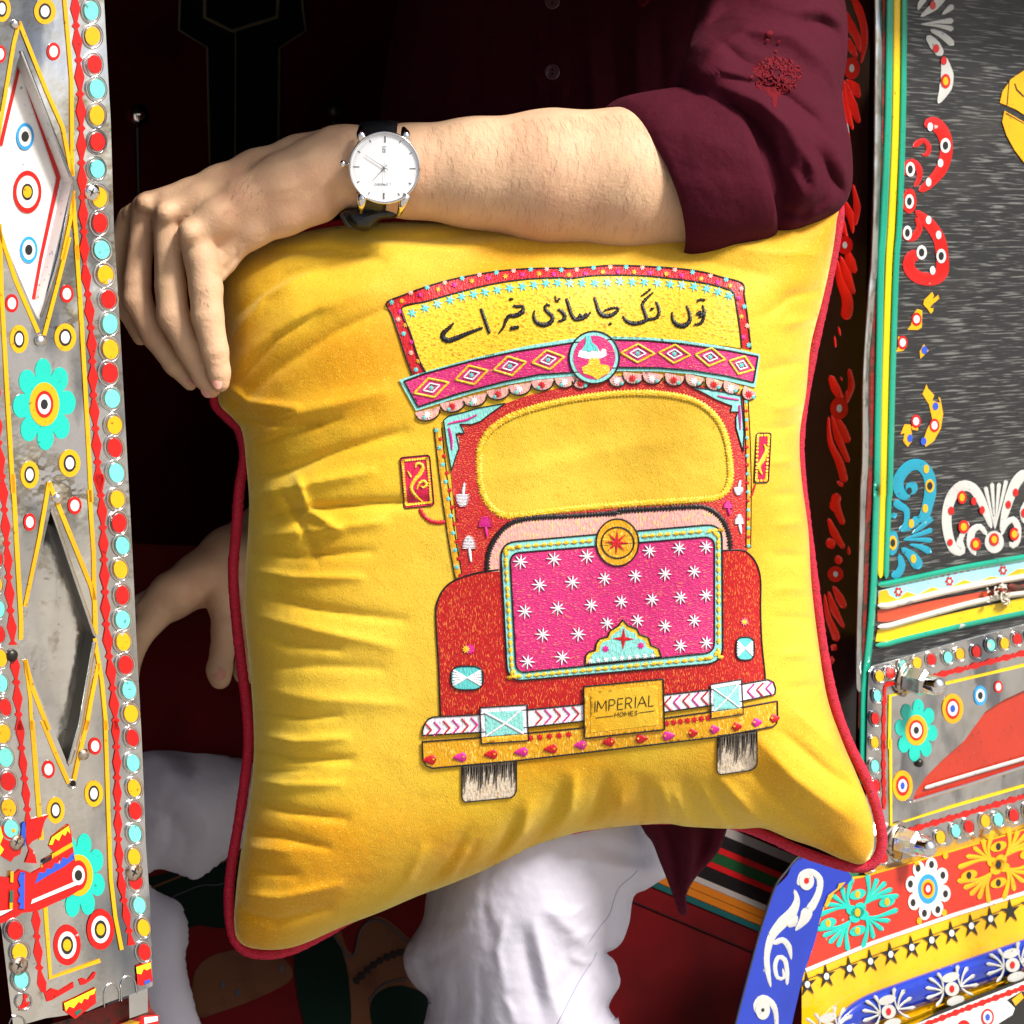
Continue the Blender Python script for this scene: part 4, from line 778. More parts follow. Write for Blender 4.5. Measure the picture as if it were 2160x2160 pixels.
# blue corner post, rounded
PS = SIDE.shifted(.02)
m = Mesh(PS, H_); m.poly([(470, 840), (520, 740), (600, 700), (720, 740), (870, 850), (780, 930), (700, 1020), (640, 1250), (575, 1440), (500, 1756), (470, 1950), (120, 1950), (150, 1720), (210, 1480), (270, 1260), (330, 1080), (390, 930)], P_DBLU, 0, .02, smooth=8); post = m.build('blue_corner_post', truck)
m = Mesh(PS, H_); m.stroke([(600, 700), (530, 735), (460, 820), (400, 900), (355, 1020), (300, 1190), (250, 1370), (200, 1560), (140, 1800), (120, 1950)], 16, RUBBER, .0, .004, step=8); m.build('rubber_edge', post)
BW = P_CREAM
for lst, ex in (([([(540, 900), (560, 830), (620, 815), (670, 860), (668, 930), (640, 1000), (600, 1060)], [30, 30, 34, 40, 40, 46, 60]), ([(600, 1040), (575, 1110), (520, 1180)], [90, 60, 10])], [((590, 872), [(46, 58, BW), (16, 19, P_RED)], .0008)]),
                ([([(512, 925), (530, 985), (505, 1060), (440, 1130), (375, 1215), (345, 1330), (350, 1430), (368, 1530)], [14, 34, 60, 70, 50, 36, 34, 10]), ([(460, 1130), (510, 1130), (530, 1080)], [70, 50, 10])], []),
                ([([(385, 1262), (440, 1238), (480, 1280), (495, 1360)], [30, 36, 36, 8])], []), ([([(468, 1515), (470, 1440), (455, 1360), (415, 1345), (395, 1400), (410, 1470), (450, 1470), (440, 1410)], [18, 26, 30, 28, 26, 24, 20, 12])], []),
                ([([(300, 1700), (285, 1640), (320, 1600), (375, 1630), (400, 1690), (405, 1800)], [40, 50, 50, 40, 30, 20])], [((320, 1670), [(44, 60, BW), (10, 12, P_BLK)], .0008)])):
    m = Mesh(PS, H_)
    for pts, wd in lst: m.stroke(pts, wd, BW, .0002, .0003)
    for e in ex: m.rings(*e)
    m.build('scroll_motif', post)
m = Mesh(PS, H_); m.poly([(700, 1025), (725, 960), (780, 920), (790, 890), (830, 880), (800, 915), (760, 945), (740, 990), (712, 1040)], P_YEL, .0012); m.build('paint_chip', post)
m = Mesh(SIDE.shifted(.0), H_); m.poly([(870, 700), (960, 700), (960, 838), (880, 862), (820, 840)], P_DGN, .001); m.build('trim_end', truck)

# ============================================================ throw pillow
VEL_OUT = [(425, 505), (480, 468), (600, 432), (760, 418), (900, 424), (1060, 430), (1230, 432), (1400, 422), (1500, 404), (1577, 385), (1578, 420), (1570, 480), (1553, 560), (1530, 650), (1521, 740), (1509, 820), (1512, 900), (1525, 1000), (1531, 1100), (1545, 1220), (1562, 1320), (1590, 1400), (1620, 1470), (1645, 1540), (1648, 1600), (1628, 1630),
           (1590, 1622), (1540, 1600), (1490, 1583), (1440, 1563), (1390, 1564), (1300, 1560), (1250, 1554), (1150, 1562), (1080, 1573), (1010, 1598), (960, 1622), (900, 1648), (840, 1672), (790, 1690), (720, 1720), (650, 1747), (560, 1785), (500, 1792), (455, 1780),
           (442, 1740), (450, 1640), (466, 1540), (478, 1440), (478, 1360), (471, 1260), (462, 1170), (463, 1080), (470, 960), (465, 880), (457, 815), (440, 790), (412, 757), (420, 700), (425, 620), (419, 560)]
vv = 2160/1932
VEL = [(a*vv, b*vv) for a, b in VEL_OUT]
CRV = [([(478, 985), (560, 962), (700, 950), (800, 945)], 10, -.0065), ([(490, 1012), (600, 1000), (720, 985)], 13, .0045), ([(480, 935), (590, 912), (700, 890)], 14, .005), ([(470, 900), (540, 890), (640, 850), (760, 815)], 12, -.006), ([(470, 840), (560, 780), (720, 740)], 24, .007),
       ([(440, 770), (520, 700), (640, 625), (780, 560)], 15, -.005), ([(440, 690), (560, 600), (700, 540)], 22, .005), ([(440, 600), (540, 520), (700, 480)], 14, -.005), ([(470, 1120), (600, 1150), (760, 1170)], 11, -.004), ([(470, 1160), (600, 1190), (740, 1220)], 14, .004), ([(480, 1260), (600, 1255), (720, 1262)], 12, -.003), ([(478, 1300), (600, 1320), (760, 1330)], 16, .003),
       ([(480, 1412), (560, 1434), (660, 1432)], 9, -.006), ([(478, 1385), (560, 1400), (650, 1392)], 11, .005), ([(470, 1470), (540, 1482), (640, 1480)], 9, .004), ([(466, 1510), (540, 1530), (650, 1545)], 10, -.005), ([(450, 1720), (520, 1738), (620, 1712)], 11, -.006), ([(450, 1690), (530, 1695), (640, 1670)], 12, .005), ([(455, 1640), (560, 1650)], 10, -.004), ([(455, 1600), (540, 1605)], 12, .004),
       ([(995, 1605), (1035, 1550), (1060, 1490)], 14, -.007), ([(1040, 1590), (1075, 1530), (1085, 1470)], 14, .007), ([(905, 1645), (950, 1590), (975, 1540)], 13, -.006), ([(940, 1630), (985, 1570), (1000, 1520)], 13, .006), ([(1095, 1572), (1125, 1520), (1140, 1470)], 12, -.006), ([(1160, 1562), (1175, 1500)], 14, .005), ([(1210, 1560), (1212, 1480)], 12, -.005), ([(1270, 1560), (1250, 1490)], 14, .005), ([(1330, 1562), (1290, 1480)], 13, -.005), ([(785, 1692), (850, 1620), (880, 1570)], 15, -.005), ([(830, 1675), (890, 1600)], 15, .005),
       ([(1430, 1395), (1500, 1470), (1640, 1570)], 20, .007), ([(1400, 1440), (1500, 1540), (1590, 1605)], 14, -.004), ([(1480, 1385), (1560, 1455), (1630, 1500)], 12, -.006), ([(1360, 1470), (1420, 1540), (1480, 1580)], 14, .006), ([(1340, 1490), (1390, 1560)], 10, -.005), ([(1500, 1340), (1590, 1420)], 14, .005),
       ([(1560, 545), (1490, 560), (1440, 600)], 10, -.004), ([(1545, 600), (1480, 612)], 10, .004), ([(1530, 680), (1480, 690), (1440, 700)], 10, -.004), ([(1522, 760), (1470, 770)], 9, .004), ([(1512, 800), (1450, 812)], 9, -.004), ([(1512, 870), (1460, 872)], 9, .004), ([(1518, 930), (1460, 935)], 8, -.004), ([(1524, 985), (1470, 990)], 9, .004), ([(1530, 1050), (1465, 1048)], 8, -.004), ([(1534, 1110), (1470, 1112)], 9, .0035), ([(1540, 1170), (1470, 1165)], 9, -.004), ([(1550, 1235), (1480, 1235)], 10, .004), ([(1560, 1290), (1490, 1300)], 9, -.004),
       ([(1280, 470), (1360, 500), (1450, 520)], 16, -.004), ([(1330, 450), (1420, 470), (1540, 480)], 18, .006), ([(700, 460), (850, 470), (1000, 450)], 16, .004), ([(640, 445), (780, 452), (960, 440)], 10, -.004), ([(900, 500), (1050, 480), (1200, 490)], 16, -.003),
       ([(900, 480), (960, 1000), (1000, 1500)], 260, .0), ([(1150, 800), (1100, 840), (930, 870)], 40, -.002), ([(960, 900), (1100, 860), (1300, 820)], 30, .002)]
CRV += [([(462, 850), (540, 820), (640, 790)], 7, -.004), ([(470, 1040), (560, 1050), (700, 1040)], 8, -.004), ([(466, 1075), (560, 1090), (680, 1090)], 9, .004), ([(468, 1190), (540, 1215), (640, 1225)], 7, -.004), ([(478, 1340), (560, 1355), (640, 1350)], 7, -.004),
        ([(460, 1570), (540, 1580), (620, 1600)], 8, -.004), ([(470, 1450), (530, 1455), (600, 1450)], 6, -.003), ([(450, 720), (520, 640), (600, 590)], 9, -.005), ([(430, 650), (500, 560), (600, 505)], 8, .004), ([(500, 480), (620, 470), (720, 490)], 9, -.005), ([(560, 900), (580, 960), (640, 1000)], 9, .006), ([(530, 930), (560, 975), (600, 1060)], 8, -.004),
        ([(420, 720), (470, 760), (560, 770)], 8, .005), ([(440, 780), (500, 800), (600, 800)], 7, -.005), ([(860, 1655), (900, 1590)], 8, -.004), ([(720, 1715), (770, 1660), (800, 1600)], 10, .004), ([(1130, 1565), (1150, 1530)], 7, .004), ([(1240, 1555), (1235, 1500)], 7, -.004), ([(1300, 1558), (1275, 1500)], 7, .004), ([(1370, 1560), (1330, 1490)], 8, .004)]
CRV = [([(x*vv, y*vv) for x, y in p], wd*vv*(1.0 if p[0][0] > 700 else .9), a*(1.0 if p[0][0] > 700 else 1.15)) for p, wd, a in CRV]
rs = np.random.RandomState(4); WN = [(rs.uniform(-1, 1)*.018, rs.uniform(-1, 1)*.018, rs.uniform(0, 6.28), rs.uniform(.0002, .0007)) for _ in range(22)]
def soft(u, v):
    s = 0
    for a, b, c, d in WN: s = s + d*np.sin(a*u+b*v+c)
    return s
TILT = lambda u, v: .040 + (v-1080)/2160*.03 - (u-1080)/2160*.02
def pdep(u, v): return TILT(u, v)
pillow = thing('throw_pillow', 'yellow velvet throw pillow with crimson piping and an embroidered painted truck', 'pillow', P(1080, 1080, .03))
cover, (gx0, gy0, ggr, gph) = puff('cover', VEL, 0, .070, .075, VELVET, pillow, sp=7, cr=CRV, power=.62, dfn=pdep, post=soft)
class Velvet:
    flat = False
    def at(s, u, v, off=0.0):
        u = np.asarray(u, float); v = np.asarray(v, float)
        fx = np.clip((u-gx0)/ggr, 0, gph.shape[1]-2.01); fy = np.clip((v-gy0)/ggr, 0, gph.shape[0]-2.01); ix = fx.astype(int); iy = fy.astype(int); tx = fx-ix; ty = fy-iy
        p = gph[iy, ix]*(1-tx)*(1-ty)+gph[iy, ix+1]*tx*(1-ty)+gph[iy+1, ix]*(1-tx)*ty+gph[iy+1, ix+1]*tx*ty
        th = np.clip(p, 0, 1)**.62; e = np.clip(th*3, 0, 1)
        return PN(u, v, pdep(u, v) - .070*th - relief(u, v, CRV)*e - soft(u, v)*e - np.asarray(off)*.62)
VS = Velvet()
def tube(name, pts3, r, m, parent, n=10, close=False):
    p = np.array(pts3); k = len(p); tg = np.roll(p, -1, 0)-np.roll(p, 1, 0) if close else np.gradient(p, axis=0)
    tg /= np.linalg.norm(tg, axis=1)[:, None]; ref = np.array(CF); a = np.cross(tg, ref); a /= np.linalg.norm(a, axis=1)[:, None]; b = np.cross(tg, a)
    rr = np.full(k, r) if np.isscalar(r) else np.array(r)
    vs = np.concatenate([(p + rr[:, None]*(a*math.cos(t)+b*math.sin(t)))[:, None] for t in np.arange(n)/n*2*math.pi], 1).reshape(-1, 3)
    fs = [(i*n+j, i*n+(j+1) % n, ((i+1) % k)*n+(j+1) % n, ((i+1) % k)*n+j) for i in range(k if close else k-1) for j in range(n)]
    if not close: fs += [tuple(range(n))[::-1], tuple((k-1)*n+j for j in range(n))]
    return raw(name, vs, fs, m, parent)
PP = [(405, 757), (430, 788), (452, 812), (461, 860), (452, 920), (446, 1000), (440, 1080), (446, 1170), (455, 1250), (465, 1330), (469, 1400), (461, 1480), (449, 1560), (436, 1640), (432, 1700), (437, 1755), (452, 1785), (485, 1800), (540, 1795), (600, 1768), (680, 1722), (800, 1665), (960, 1600), (1100, 1560), (1250, 1545), (1380, 1555), (1450, 1578), (1500, 1602), (1560, 1624), (1615, 1637), (1648, 1628), (1664, 1590),
      (1655, 1530), (1632, 1465), (1600, 1400), (1575, 1330), (1555, 1240), (1542, 1150), (1530, 1060), (1520, 980), (1511, 900), (1508, 840), (1514, 770), (1530, 680), (1545, 610), (1562, 530), (1577, 450), (1583, 392), (1560, 380), (1440, 404), (1300, 418), (1100, 424), (900, 424), (790, 420), (640, 424), (500, 450), (425, 500), (412, 560), (418, 640), (412, 710)]
q_, _ = spline([(a*vv, b*vv) for a, b in PP], 6, True)
pn_ = np.array(PN(q_[:, 0], q_[:, 1], TILT(q_[:, 0], q_[:, 1]) + .004)); wob = np.sin(np.arange(len(q_))*2.1)*.00012 + np.random.RandomState(2).uniform(-.0002, .0002, len(q_))
tube('piping', pn_, .0042 + wob, PIPE_M, pillow, 12, True)

# ---- embroidery: everything follows the velvet surface
em = Mesh(VS, V_)
def ve(pts, g): return [((x*g[2]+g[0]), (y*g[2]+g[1])) for x, y in pts]
def EP(segs):
    out = []
    for g, p in segs: out += cv(g, p)
    return out
WIN = [(905, 850), (916, 824), (935, 803), (980, 779), (1060, 757), (1150, 744), (1230, 742), (1300, 753), (1342, 778), (1366, 815), (1377, 868), (1376, 912), (1355, 937), (1300, 944), (1200, 950), (1080, 960), (985, 971), (945, 970), (918, 945), (908, 915), (905, 895)]
WIN = [(x*vv, y*vv) for x, y in WIN]; WINs, _ = spline(WIN, 7, True)
m = Mesh(VS, ID); cab = [(x*vv, y*vv) for x, y in [(845, 806), (900, 780), (1000, 745), (1100, 722), (1200, 716), (1300, 722), (1406, 745), (1409, 800), (1411, 900), (1410, 1045), (1330, 1060), (900, 1085), (873, 1090), (862, 1000), (850, 880)]]
m.poly(cab, T_RED2, .0009, .0009, holes=[[tuple(p) for p in WINs]], sp=7)
emb = m.build('truck_embroidery', pillow)
def eb(fn, name='embroidered_patch', label=None, g=ID):
    m = Mesh(VS, g); fn(m); return m.build(name, emb, label=label)
BL = dict(off=.0012, h=.0009)
# fenders and lower body
LB = EP([(K_, [(850, 622), (700, 642), (520, 686), (400, 742), (325, 815), (278, 915), (262, 1000), (266, 1200), (285, 1500)])]) + [(x*vv, y*vv) for x, y in [(831, 1352), (1000, 1342), (1200, 1322), (1443, 1292)]] + EP([(L_, [(1642, 1600), (1612, 1300), (1600, 1000), (1602, 760), (1590, 650), (1558, 560), (1508, 490), (1440, 446), (1340, 440), (1230, 446)])])
eb(lambda m: m.poly(LB, T_RED, .0011, .001, sp=7), 'lower_body_patch')
# side strips
def strip(g, pts, wd, c, lines):
    m = Mesh(VS, g); m.stroke(pts, wd, c, .0008, .0008)
    for s in (-1, 1): m.stroke([(x+s*wd*.55, yv) for x, yv in pts], 9 if g is K_ else 2.2*lines, T_BLK, .0010, .0008)
    pp, _ = spline(pts, 1 if False else 60*(.25/g[2]) if False else 1e9)
    return m
m = strip(V_, [(826, 806), (834, 880), (843, 950), (855, 1030), (866, 1092)], 13, T_GLD, 1)
for i in range(18):
    t = i/17; x = 826+40*t+4*math.sin(t*3.1); yv = 812+274*t; m.star((x + (2.5 if i % 2 else -2.5), yv), 5.2, 3, 6, T_MINT2 if i % 2 == 0 else T_REDP, .0021)
m.build('dotted_strip', emb)
m = strip(V_, [(1407, 752), (1411, 830), (1413, 920), (1412, 1034)], 8, T_GLD, 1)
for i in range(17): t = i/16; m.star((1408+5*t, 758+272*t), 4, 2.4, 6, T_MINT2 if i % 2 == 0 else T_REDP, .0021)
m.build('dotted_strip', emb)
# windscreen chain stitch
m = Mesh(VS, ID); m.stroke([tuple(p) for p in WINs], 13, T_YEL, .0009, .0012, closed=True, jag=1.8)
for i in range(0, len(WINs), 3):
    p = WINs[i]; 
    if p[0] < 1130: m.star(tuple(p), 10, 4, 7, T_YEL, .0020)
m.build('windscreen_border', emb)
# hood arch
AR = EP([(K_, [(735, 640), (740, 520), (765, 420), (820, 320), (900, 230), (1010, 170), (1200, 140), (1500, 125), (1932, 95)]), (L_, [(300, 78), (700, 55), (1000, 38), (1100, 50), (1200, 110), (1270, 200), (1310, 320), (1320, 440)])])
AI = EP([(L_, [(1240, 440), (1240, 350), (1180, 250), (1100, 210), (700, 235), (450, 262)]), (K_, [(1750, 300), (1000, 360), (900, 400), (860, 460), (850, 640)])])
eb(lambda m: m.poly(AR + AI, T_ROSE, .0014, .001, sp=7), 'hood_arch')
eb(lambda m: m.stroke(AR, 10, T_BLK, .0016, .0012, jag=2.2), 'stitched_outline')
# grille
def rquad(q, r, n=6):
    out = []
    for i in range(4):
        a, b, c = [np.array(q[k % 4], float) for k in (i-1, i, i+1)]
        p0 = b+(a-b)/np.linalg.norm(a-b)*r; p2 = b+(c-b)/np.linalg.norm(c-b)*r
        for k in range(n+1): t = k/n; out.append(tuple((1-t)**2*p0+2*t*(1-t)*b+t*t*p2))
    return out
GO = [(x*vv, y*vv) for x, y in [(944, 1024), (1362, 988), (1364, 1250), (958, 1286)]]; GI = [(x*vv, y*vv) for x, y in [(962, 1044), (1348, 1012), (1348, 1231), (974, 1270)]]
grl = eb(lambda m: (m.poly(rquad(GO, 34), T_MINT, .0022, .0015, sp=7),), 'grille_frame')
eb(lambda m: m.poly(rquad(GI, 22), T_PNK, .0026, .0015, sp=7), 'grille_panel')
def loopst(m, q, wd, c, off, h=.0007, jag=0): m.stroke(q, wd, c, off, h, closed=True, jag=jag, straight=True)
eb(lambda m: (loopst(m, rquad(GO, 34), 3.6, T_BLK, .0026), loopst(m, rquad(GI, 22), 3.6, T_BLK, .0030)), 'stitched_outline')
m = Mesh(VS, ID); GMd = [tuple((np.array(a)+np.array(b))/2) for a, b in zip(GO, GI)]; bd, _ = spline(rquad(GMd, 26), 3, True)
d = np.concatenate([[0], np.cumsum(np.linalg.norm(np.diff(bd, axis=0), axis=1))])
for s in np.arange(0, d[-1], 16.5):
    i = int(np.searchsorted(d, s)); p = bd[min(i, len(bd)-1)]; p2 = bd[min(i+1, len(bd)-1)-0]; a = math.atan2(*(bd[(i+2) % len(bd)]-bd[i-1])[::-1]); dx, dy = math.cos(a)*7, math.sin(a)*7
    m.stroke([(p[0]-dx, p[1]-dy), (p[0], p[1]), (p[0]+dx, p[1]+dy)], [3, 10, 4], T_YEL, .0024, .0014, step=4)
m.build('bead_stitch', emb)
KS = [(1045, 550), (1355, 525), (1660, 500), (1220, 765), (1525, 740), (1085, 1010), (1390, 980), (1250, 1225), (1580, 1220), (1110, 1475), (1430, 1435)]
LSs = [(570, 450), (845, 425), (1095, 412), (155, 705), (440, 680), (715, 662), (985, 640), (30, 952), (310, 920), (595, 900), (860, 880), (1095, 860), (180, 1120), (460, 1095), (715, 1145), (985, 1095), (858, 1328), (1098, 1300)]
for g, L in ((K_, KS), (L_, LSs)):
    for c in L:
        m = Mesh(VS, g)
        for k in range(4):
            a = k*math.pi/4+.08; R = 72 if g is K_ else 68; kx = 1 if g is K_ else .95
            m.stroke([(c[0]-R*kx*math.cos(a), c[1]-R*math.sin(a)), c, (c[0]+R*kx*math.cos(a), c[1]+R*math.sin(a))], [11, 16, 11], T_WHT, .0030, .0012, step=5)
        m.build('star_stitch', emb)
# round emblem
m = Mesh(VS, L_); m.ell((275, 370), 195, 216, T_GLD, .0036, n=40); m.stroke([(275+196*math.cos(t), 370+217*math.sin(t)) for t in np.arange(24)/24*6.283], 15, T_BLK, .0034, .001, closed=True)
m.stroke([(277+150*math.cos(t), 372+143*math.sin(t)) for t in np.arange(24)/24*6.283], 14, T_BLK, .0038, .001, closed=True); m.star((268, 370), 118, 34, 8, T_REDP, .0044, .05); m.build('round_emblem', emb)
# mint arch ornament
ARC = [(-22, 1500), (-20, 1420), (10, 1385), (70, 1370), (78, 1310), (110, 1262), (185, 1245), (205, 1190), (285, 1140), (325, 1085), (368, 1138), (455, 1172), (478, 1222), (560, 1250), (585, 1322), (655, 1352), (682, 1430)]
m = Mesh(VS, L_); m.poly(ARC, T_YEL, .0036, .001); cx, cy = 325, 1420
inn = [(cx+(x-cx)*.86, cy+(yv-cy)*.86+4) for x, yv in ARC]; m.poly(inn, T_MINT, .0040, .001); m.stroke(ARC + [(-22, 1500)], 15, T_BLK, .0038, .0009, straight=True)
m.star((330, 1262), 105, 26, 4, T_REDP, .0046, .03)
for p in ((165, 1355), (492, 1325)): m.star(p, 36, 22, 7, T_PNK2, .0046)
for i in range(9): m.star((25+i*72, 1468-i*6.6), 30, 13, 7, T_WHT, .0046)
m.build('arch_ornament', emb)
# headlights
for g, c, rx, ry in ((K_, (550, 1625), 148, 110), (L_, (1458, 1353), 84, 106)):
    m = Mesh(VS, g); m.ell(c, rx, ry, T_MINT2, .0022, n=36, pw=.62)
    for s in (-1, 1):
        for k in (-.5, -.3, -.1, .1, .3, .5): m.stroke([(c[0], c[1]), (c[0]+s*rx*.9, c[1]+ry*1.3*k)], [10, 24], T_WHT, .0022, .0008)
    m.stroke([(c[0]+np.sign(math.cos(t))*abs(math.cos(t))**.62*rx, c[1]+np.sign(math.sin(t))*abs(math.sin(t))**.62*ry) for t in np.arange(32)/32*6.283], 14, T_BLK, .0024, .0009, closed=True); m.build('headlight_patch', emb)
for g, c, r in ((K_, (565, 1358), 50), (L_, (1452, 1105), 42)): m = Mesh(VS, g); m.star((c[0]+(10 if g is K_ else 0), c[1]), r, r*.7, 9, T_PNK2, .0020); m.star((c[0]-(25 if g is K_ else 0), c[1]), r*.8, r*.45, 9, T_YEL, .0026); m.build('floret_stitch', emb)
# arrows
def arrow(g, x, y, s, c, sx=1):
    m = Mesh(VS, g)
    for k in range(9): ww = 65*sx*math.sqrt(1-((8-k)/9.0)**2) if k < 9 else 0; yy = y+(k/8*110)*s; m.stroke([(x-ww, yy), (x, yy-3), (x+ww, yy)], 11, c, .0018, .0011, step=6)
    m.stroke([(x, y+110*s), (x+8, y+170*s), (x+16, y+235*s)], [30, 28, 14], c, .0018, .0011, jag=.4); m.build('arrow_stitch', emb)
arrow(K_, 570, 315, 1, T_WHT); arrow(K_, 720, 135, .8, T_PNK2); arrow(K_, 510, 35, -.95, T_WHT); arrow(L_, 1405, 115, .75, T_WHT, .7); arrow(L_, 1300, -10, .55, T_PNK2, .7); arrow(L_, 1398, -70, -.6, T_WHT, .7)
# mirrors
m = Mesh(VS, Y_); q = rquad([(118, 128), (440, 98), (488, 640), (165, 672)], 36); m.poly(q, T_MIR, .0010, .001); m.stroke(q, 10, T_BLK, .0014, .0009, closed=True, straight=True)
iq = rquad([(148, 160), (416, 134), (456, 606), (188, 636)], 16); bs, _ = spline(iq, 24, True)
for p in bs: m.ell(tuple(p), 15, 14, T_YEL, .0022, n=8)
m.stroke([(285, 235), (300, 195), (345, 195), (365, 240), (330, 310), (270, 380), (240, 460), (290, 540), (370, 610)], [24, 30, 30, 40, 44, 40, 36, 30, 14], T_YEL, .0016, .0012, jag=.5); m.stroke([(240, 340), (200, 270)], [30, 12], T_YEL, .0016, .001)
m.stroke([(300, 470), (330, 400), (380, 380), (405, 420), (370, 450), (340, 430)], [14, 26, 34, 34, 26, 14], T_YEL, .0016, .0012, jag=.5); mr = m.build('mirror_patch', emb)
eb(lambda m: m.stroke([(335, 672), (365, 735), (430, 800), (520, 825), (612, 815)], 44, T_REDP, .0008, .0012, jag=1.1), 'mirror_arm', g=Y_)
m = Mesh(VS, V_); q = rquad([(1428, 817), (1455, 817), (1450, 910), (1423, 911)], 5); m.poly(q, T_MIR, .0010, .001); m.stroke(q, 2.2, T_BLK, .0014, .0009, closed=True, straight=True)
bs, _ = spline(rquad([(1430, 821), (1451, 821), (1446, 906), (1427, 907)], 3), 6, True)
for p in bs: m.ell(tuple(p), 2.6, 2.8, T_YEL, .0022, n=7)
m.stroke([(1441, 838), (1446, 850), (1440, 866), (1432, 880), (1438, 896)], [3, 7, 9, 7, 3], T_YEL, .0016, .0012, jag=.4); m.stroke([(1425, 914), (1418, 935), (1413, 938)], 4, T_REDP, .0008, .001, jag=.3); m.build('mirror_patch', emb)
# bumper
Bt = EP([(M_, [(150, 828), (152, 780), (172, 710), (208, 662), (258, 640), (735, 615), (1790, 510)]), (N_, [(470, 385), (1205, 300), (1690, 215), (1738, 238), (1755, 290), (1750, 340)]), (N_, [(1475, 398), (810, 492), (0, 582)]), (M_, [(1230, 745), (740, 797)])])
m = Mesh(VS, ID); m.poly(Bt, T_WHT, .0020, .001); m.stroke(Bt, 3.2, T_BLK, .0024, .0009, closed=True, straight=True)
for i in range(38):
    t = i/37; u = 903+t*720; v0 = 1541-(u-891)*.110 if u < 1300 else 1487-(u-1390)*.150; hh = 15
    if 1008 < u < 1120 or 1222 < u < 1408 or 1492 < u < 1574: continue
    s = 1 if u < 1240 else -1
    m.stroke([(u-s*7, v0-hh), (u+s*7, v0), (u-s*7, v0+hh)], 3.6, T_PNK2 if i % 2 else T_REDP, .0024, .0009, straight=True)
m.build('bumper_band', emb, label='upper bumper band with pink chevrons')
Bl = EP([(M_, [(148, 893), (740, 850), (1790, 750)]), (N_, [(805, 545), (1480, 450), (1770, 398), (1772, 520), (1765, 585), (1738, 612), (1280, 700), (700, 770), (0, 852)]), (M_, [(1110, 1085), (600, 1130), (255, 1162), (190, 1135), (155, 1080)])])
m = Mesh(VS, ID); m.poly(Bl, T_GLD, .0020, .001); m.stroke(Bl, 3.4, T_BLK, .0024, .0009, closed=True, straight=True)
for g, L in ((M_, [(245, 1075, 0), (555, 1050, 1), (870, 1020, 0), (1180, 995, 1), (1480, 965, 0)]), (N_, [(115, 770, 1), (355, 745, 0), (600, 720, 0), (830, 695, 1), (1040, 670, 0), (1225, 640, 1), (1415, 615, 0), (1585, 580, 1), (1735, 545, 0)])):
    for x, yv, c in L:
        ww = (50 if g is M_ else 38)*(1 if g is M_ or x < 1000 else .78); d_ = -1 if (g is M_ or x < 400) else 1
        q = cv(g, [(x+d_*ww*1.9, yv-d_*6), (x+d_*ww*.8, yv-d_*2), (x-d_*ww*.1, yv), (x-d_*ww*.9, yv)]); m.stroke(q, [2, 15, 21, 14], T_PNK2 if c else T_REDP, .0026, .0014, jag=.8)
        m.ell(*[cv(g, [(x-d_*ww*.3, yv-4)])[0]], 2.4, 2.4, T_GLD, .0044, n=8)
for g, a, b, n in ((M_, (1250, 855), (1640, 820), 5), (N_, (830, 588), (1185, 540), 7)):
    for k in range(n):
        t = k/(n-1); c = cv(g, [(a[0]+(b[0]-a[0])*t, a[1]+(b[1]-a[1])*t)])[0]; m.star(c, 8, 4.5, 7, T_REDP, .0026)
m.build('bumper_band', emb, label='lower golden bumper band with red and pink drops')
for g, q, yb in ((M_, [(735, 545), (1215, 515), (1232, 880), (750, 915)], .80), (N_, [(1203, 257), (1468, 213), (1482, 510), (1207, 547)], .80)):
    m = Mesh(VS, g); q = [np.array(p, float) for p in q]; L4 = lambda s, t: tuple((q[0]*(1-s)+q[1]*s)*(1-t)+(q[3]*(1-s)+q[2]*s)*t)
    m.poly([L4(0, 0), L4(1, 0), L4(1, 1), L4(0, 1)], T_WHT, .0030, .001); m.poly([L4(.1, .14), L4(.9, .14), L4(.9, yb), L4(.1, yb)], T_MINT, .0034, .0008); m.poly([L4(.02, yb+.02), L4(.98, yb+.02), L4(.98, .98), L4(.02, .98)], T_GLD, .0036, .0008)
    ww = 22 if g is M_ else 14
    m.stroke([L4(.1, .14), L4(.52, .48), L4(.9, yb)], ww, T_WHT, .0036, .0009); m.stroke([L4(.92, .08), L4(.52, .48), L4(.1, yb)], ww, T_WHT, .0036, .0009)
    m.stroke([L4(0, 0), L4(1, 0), L4(1, 1), L4(0, 1)], ww*.62, T_BLK, .0034, .0008, closed=True, straight=True); m.build('lamp_patch', emb)
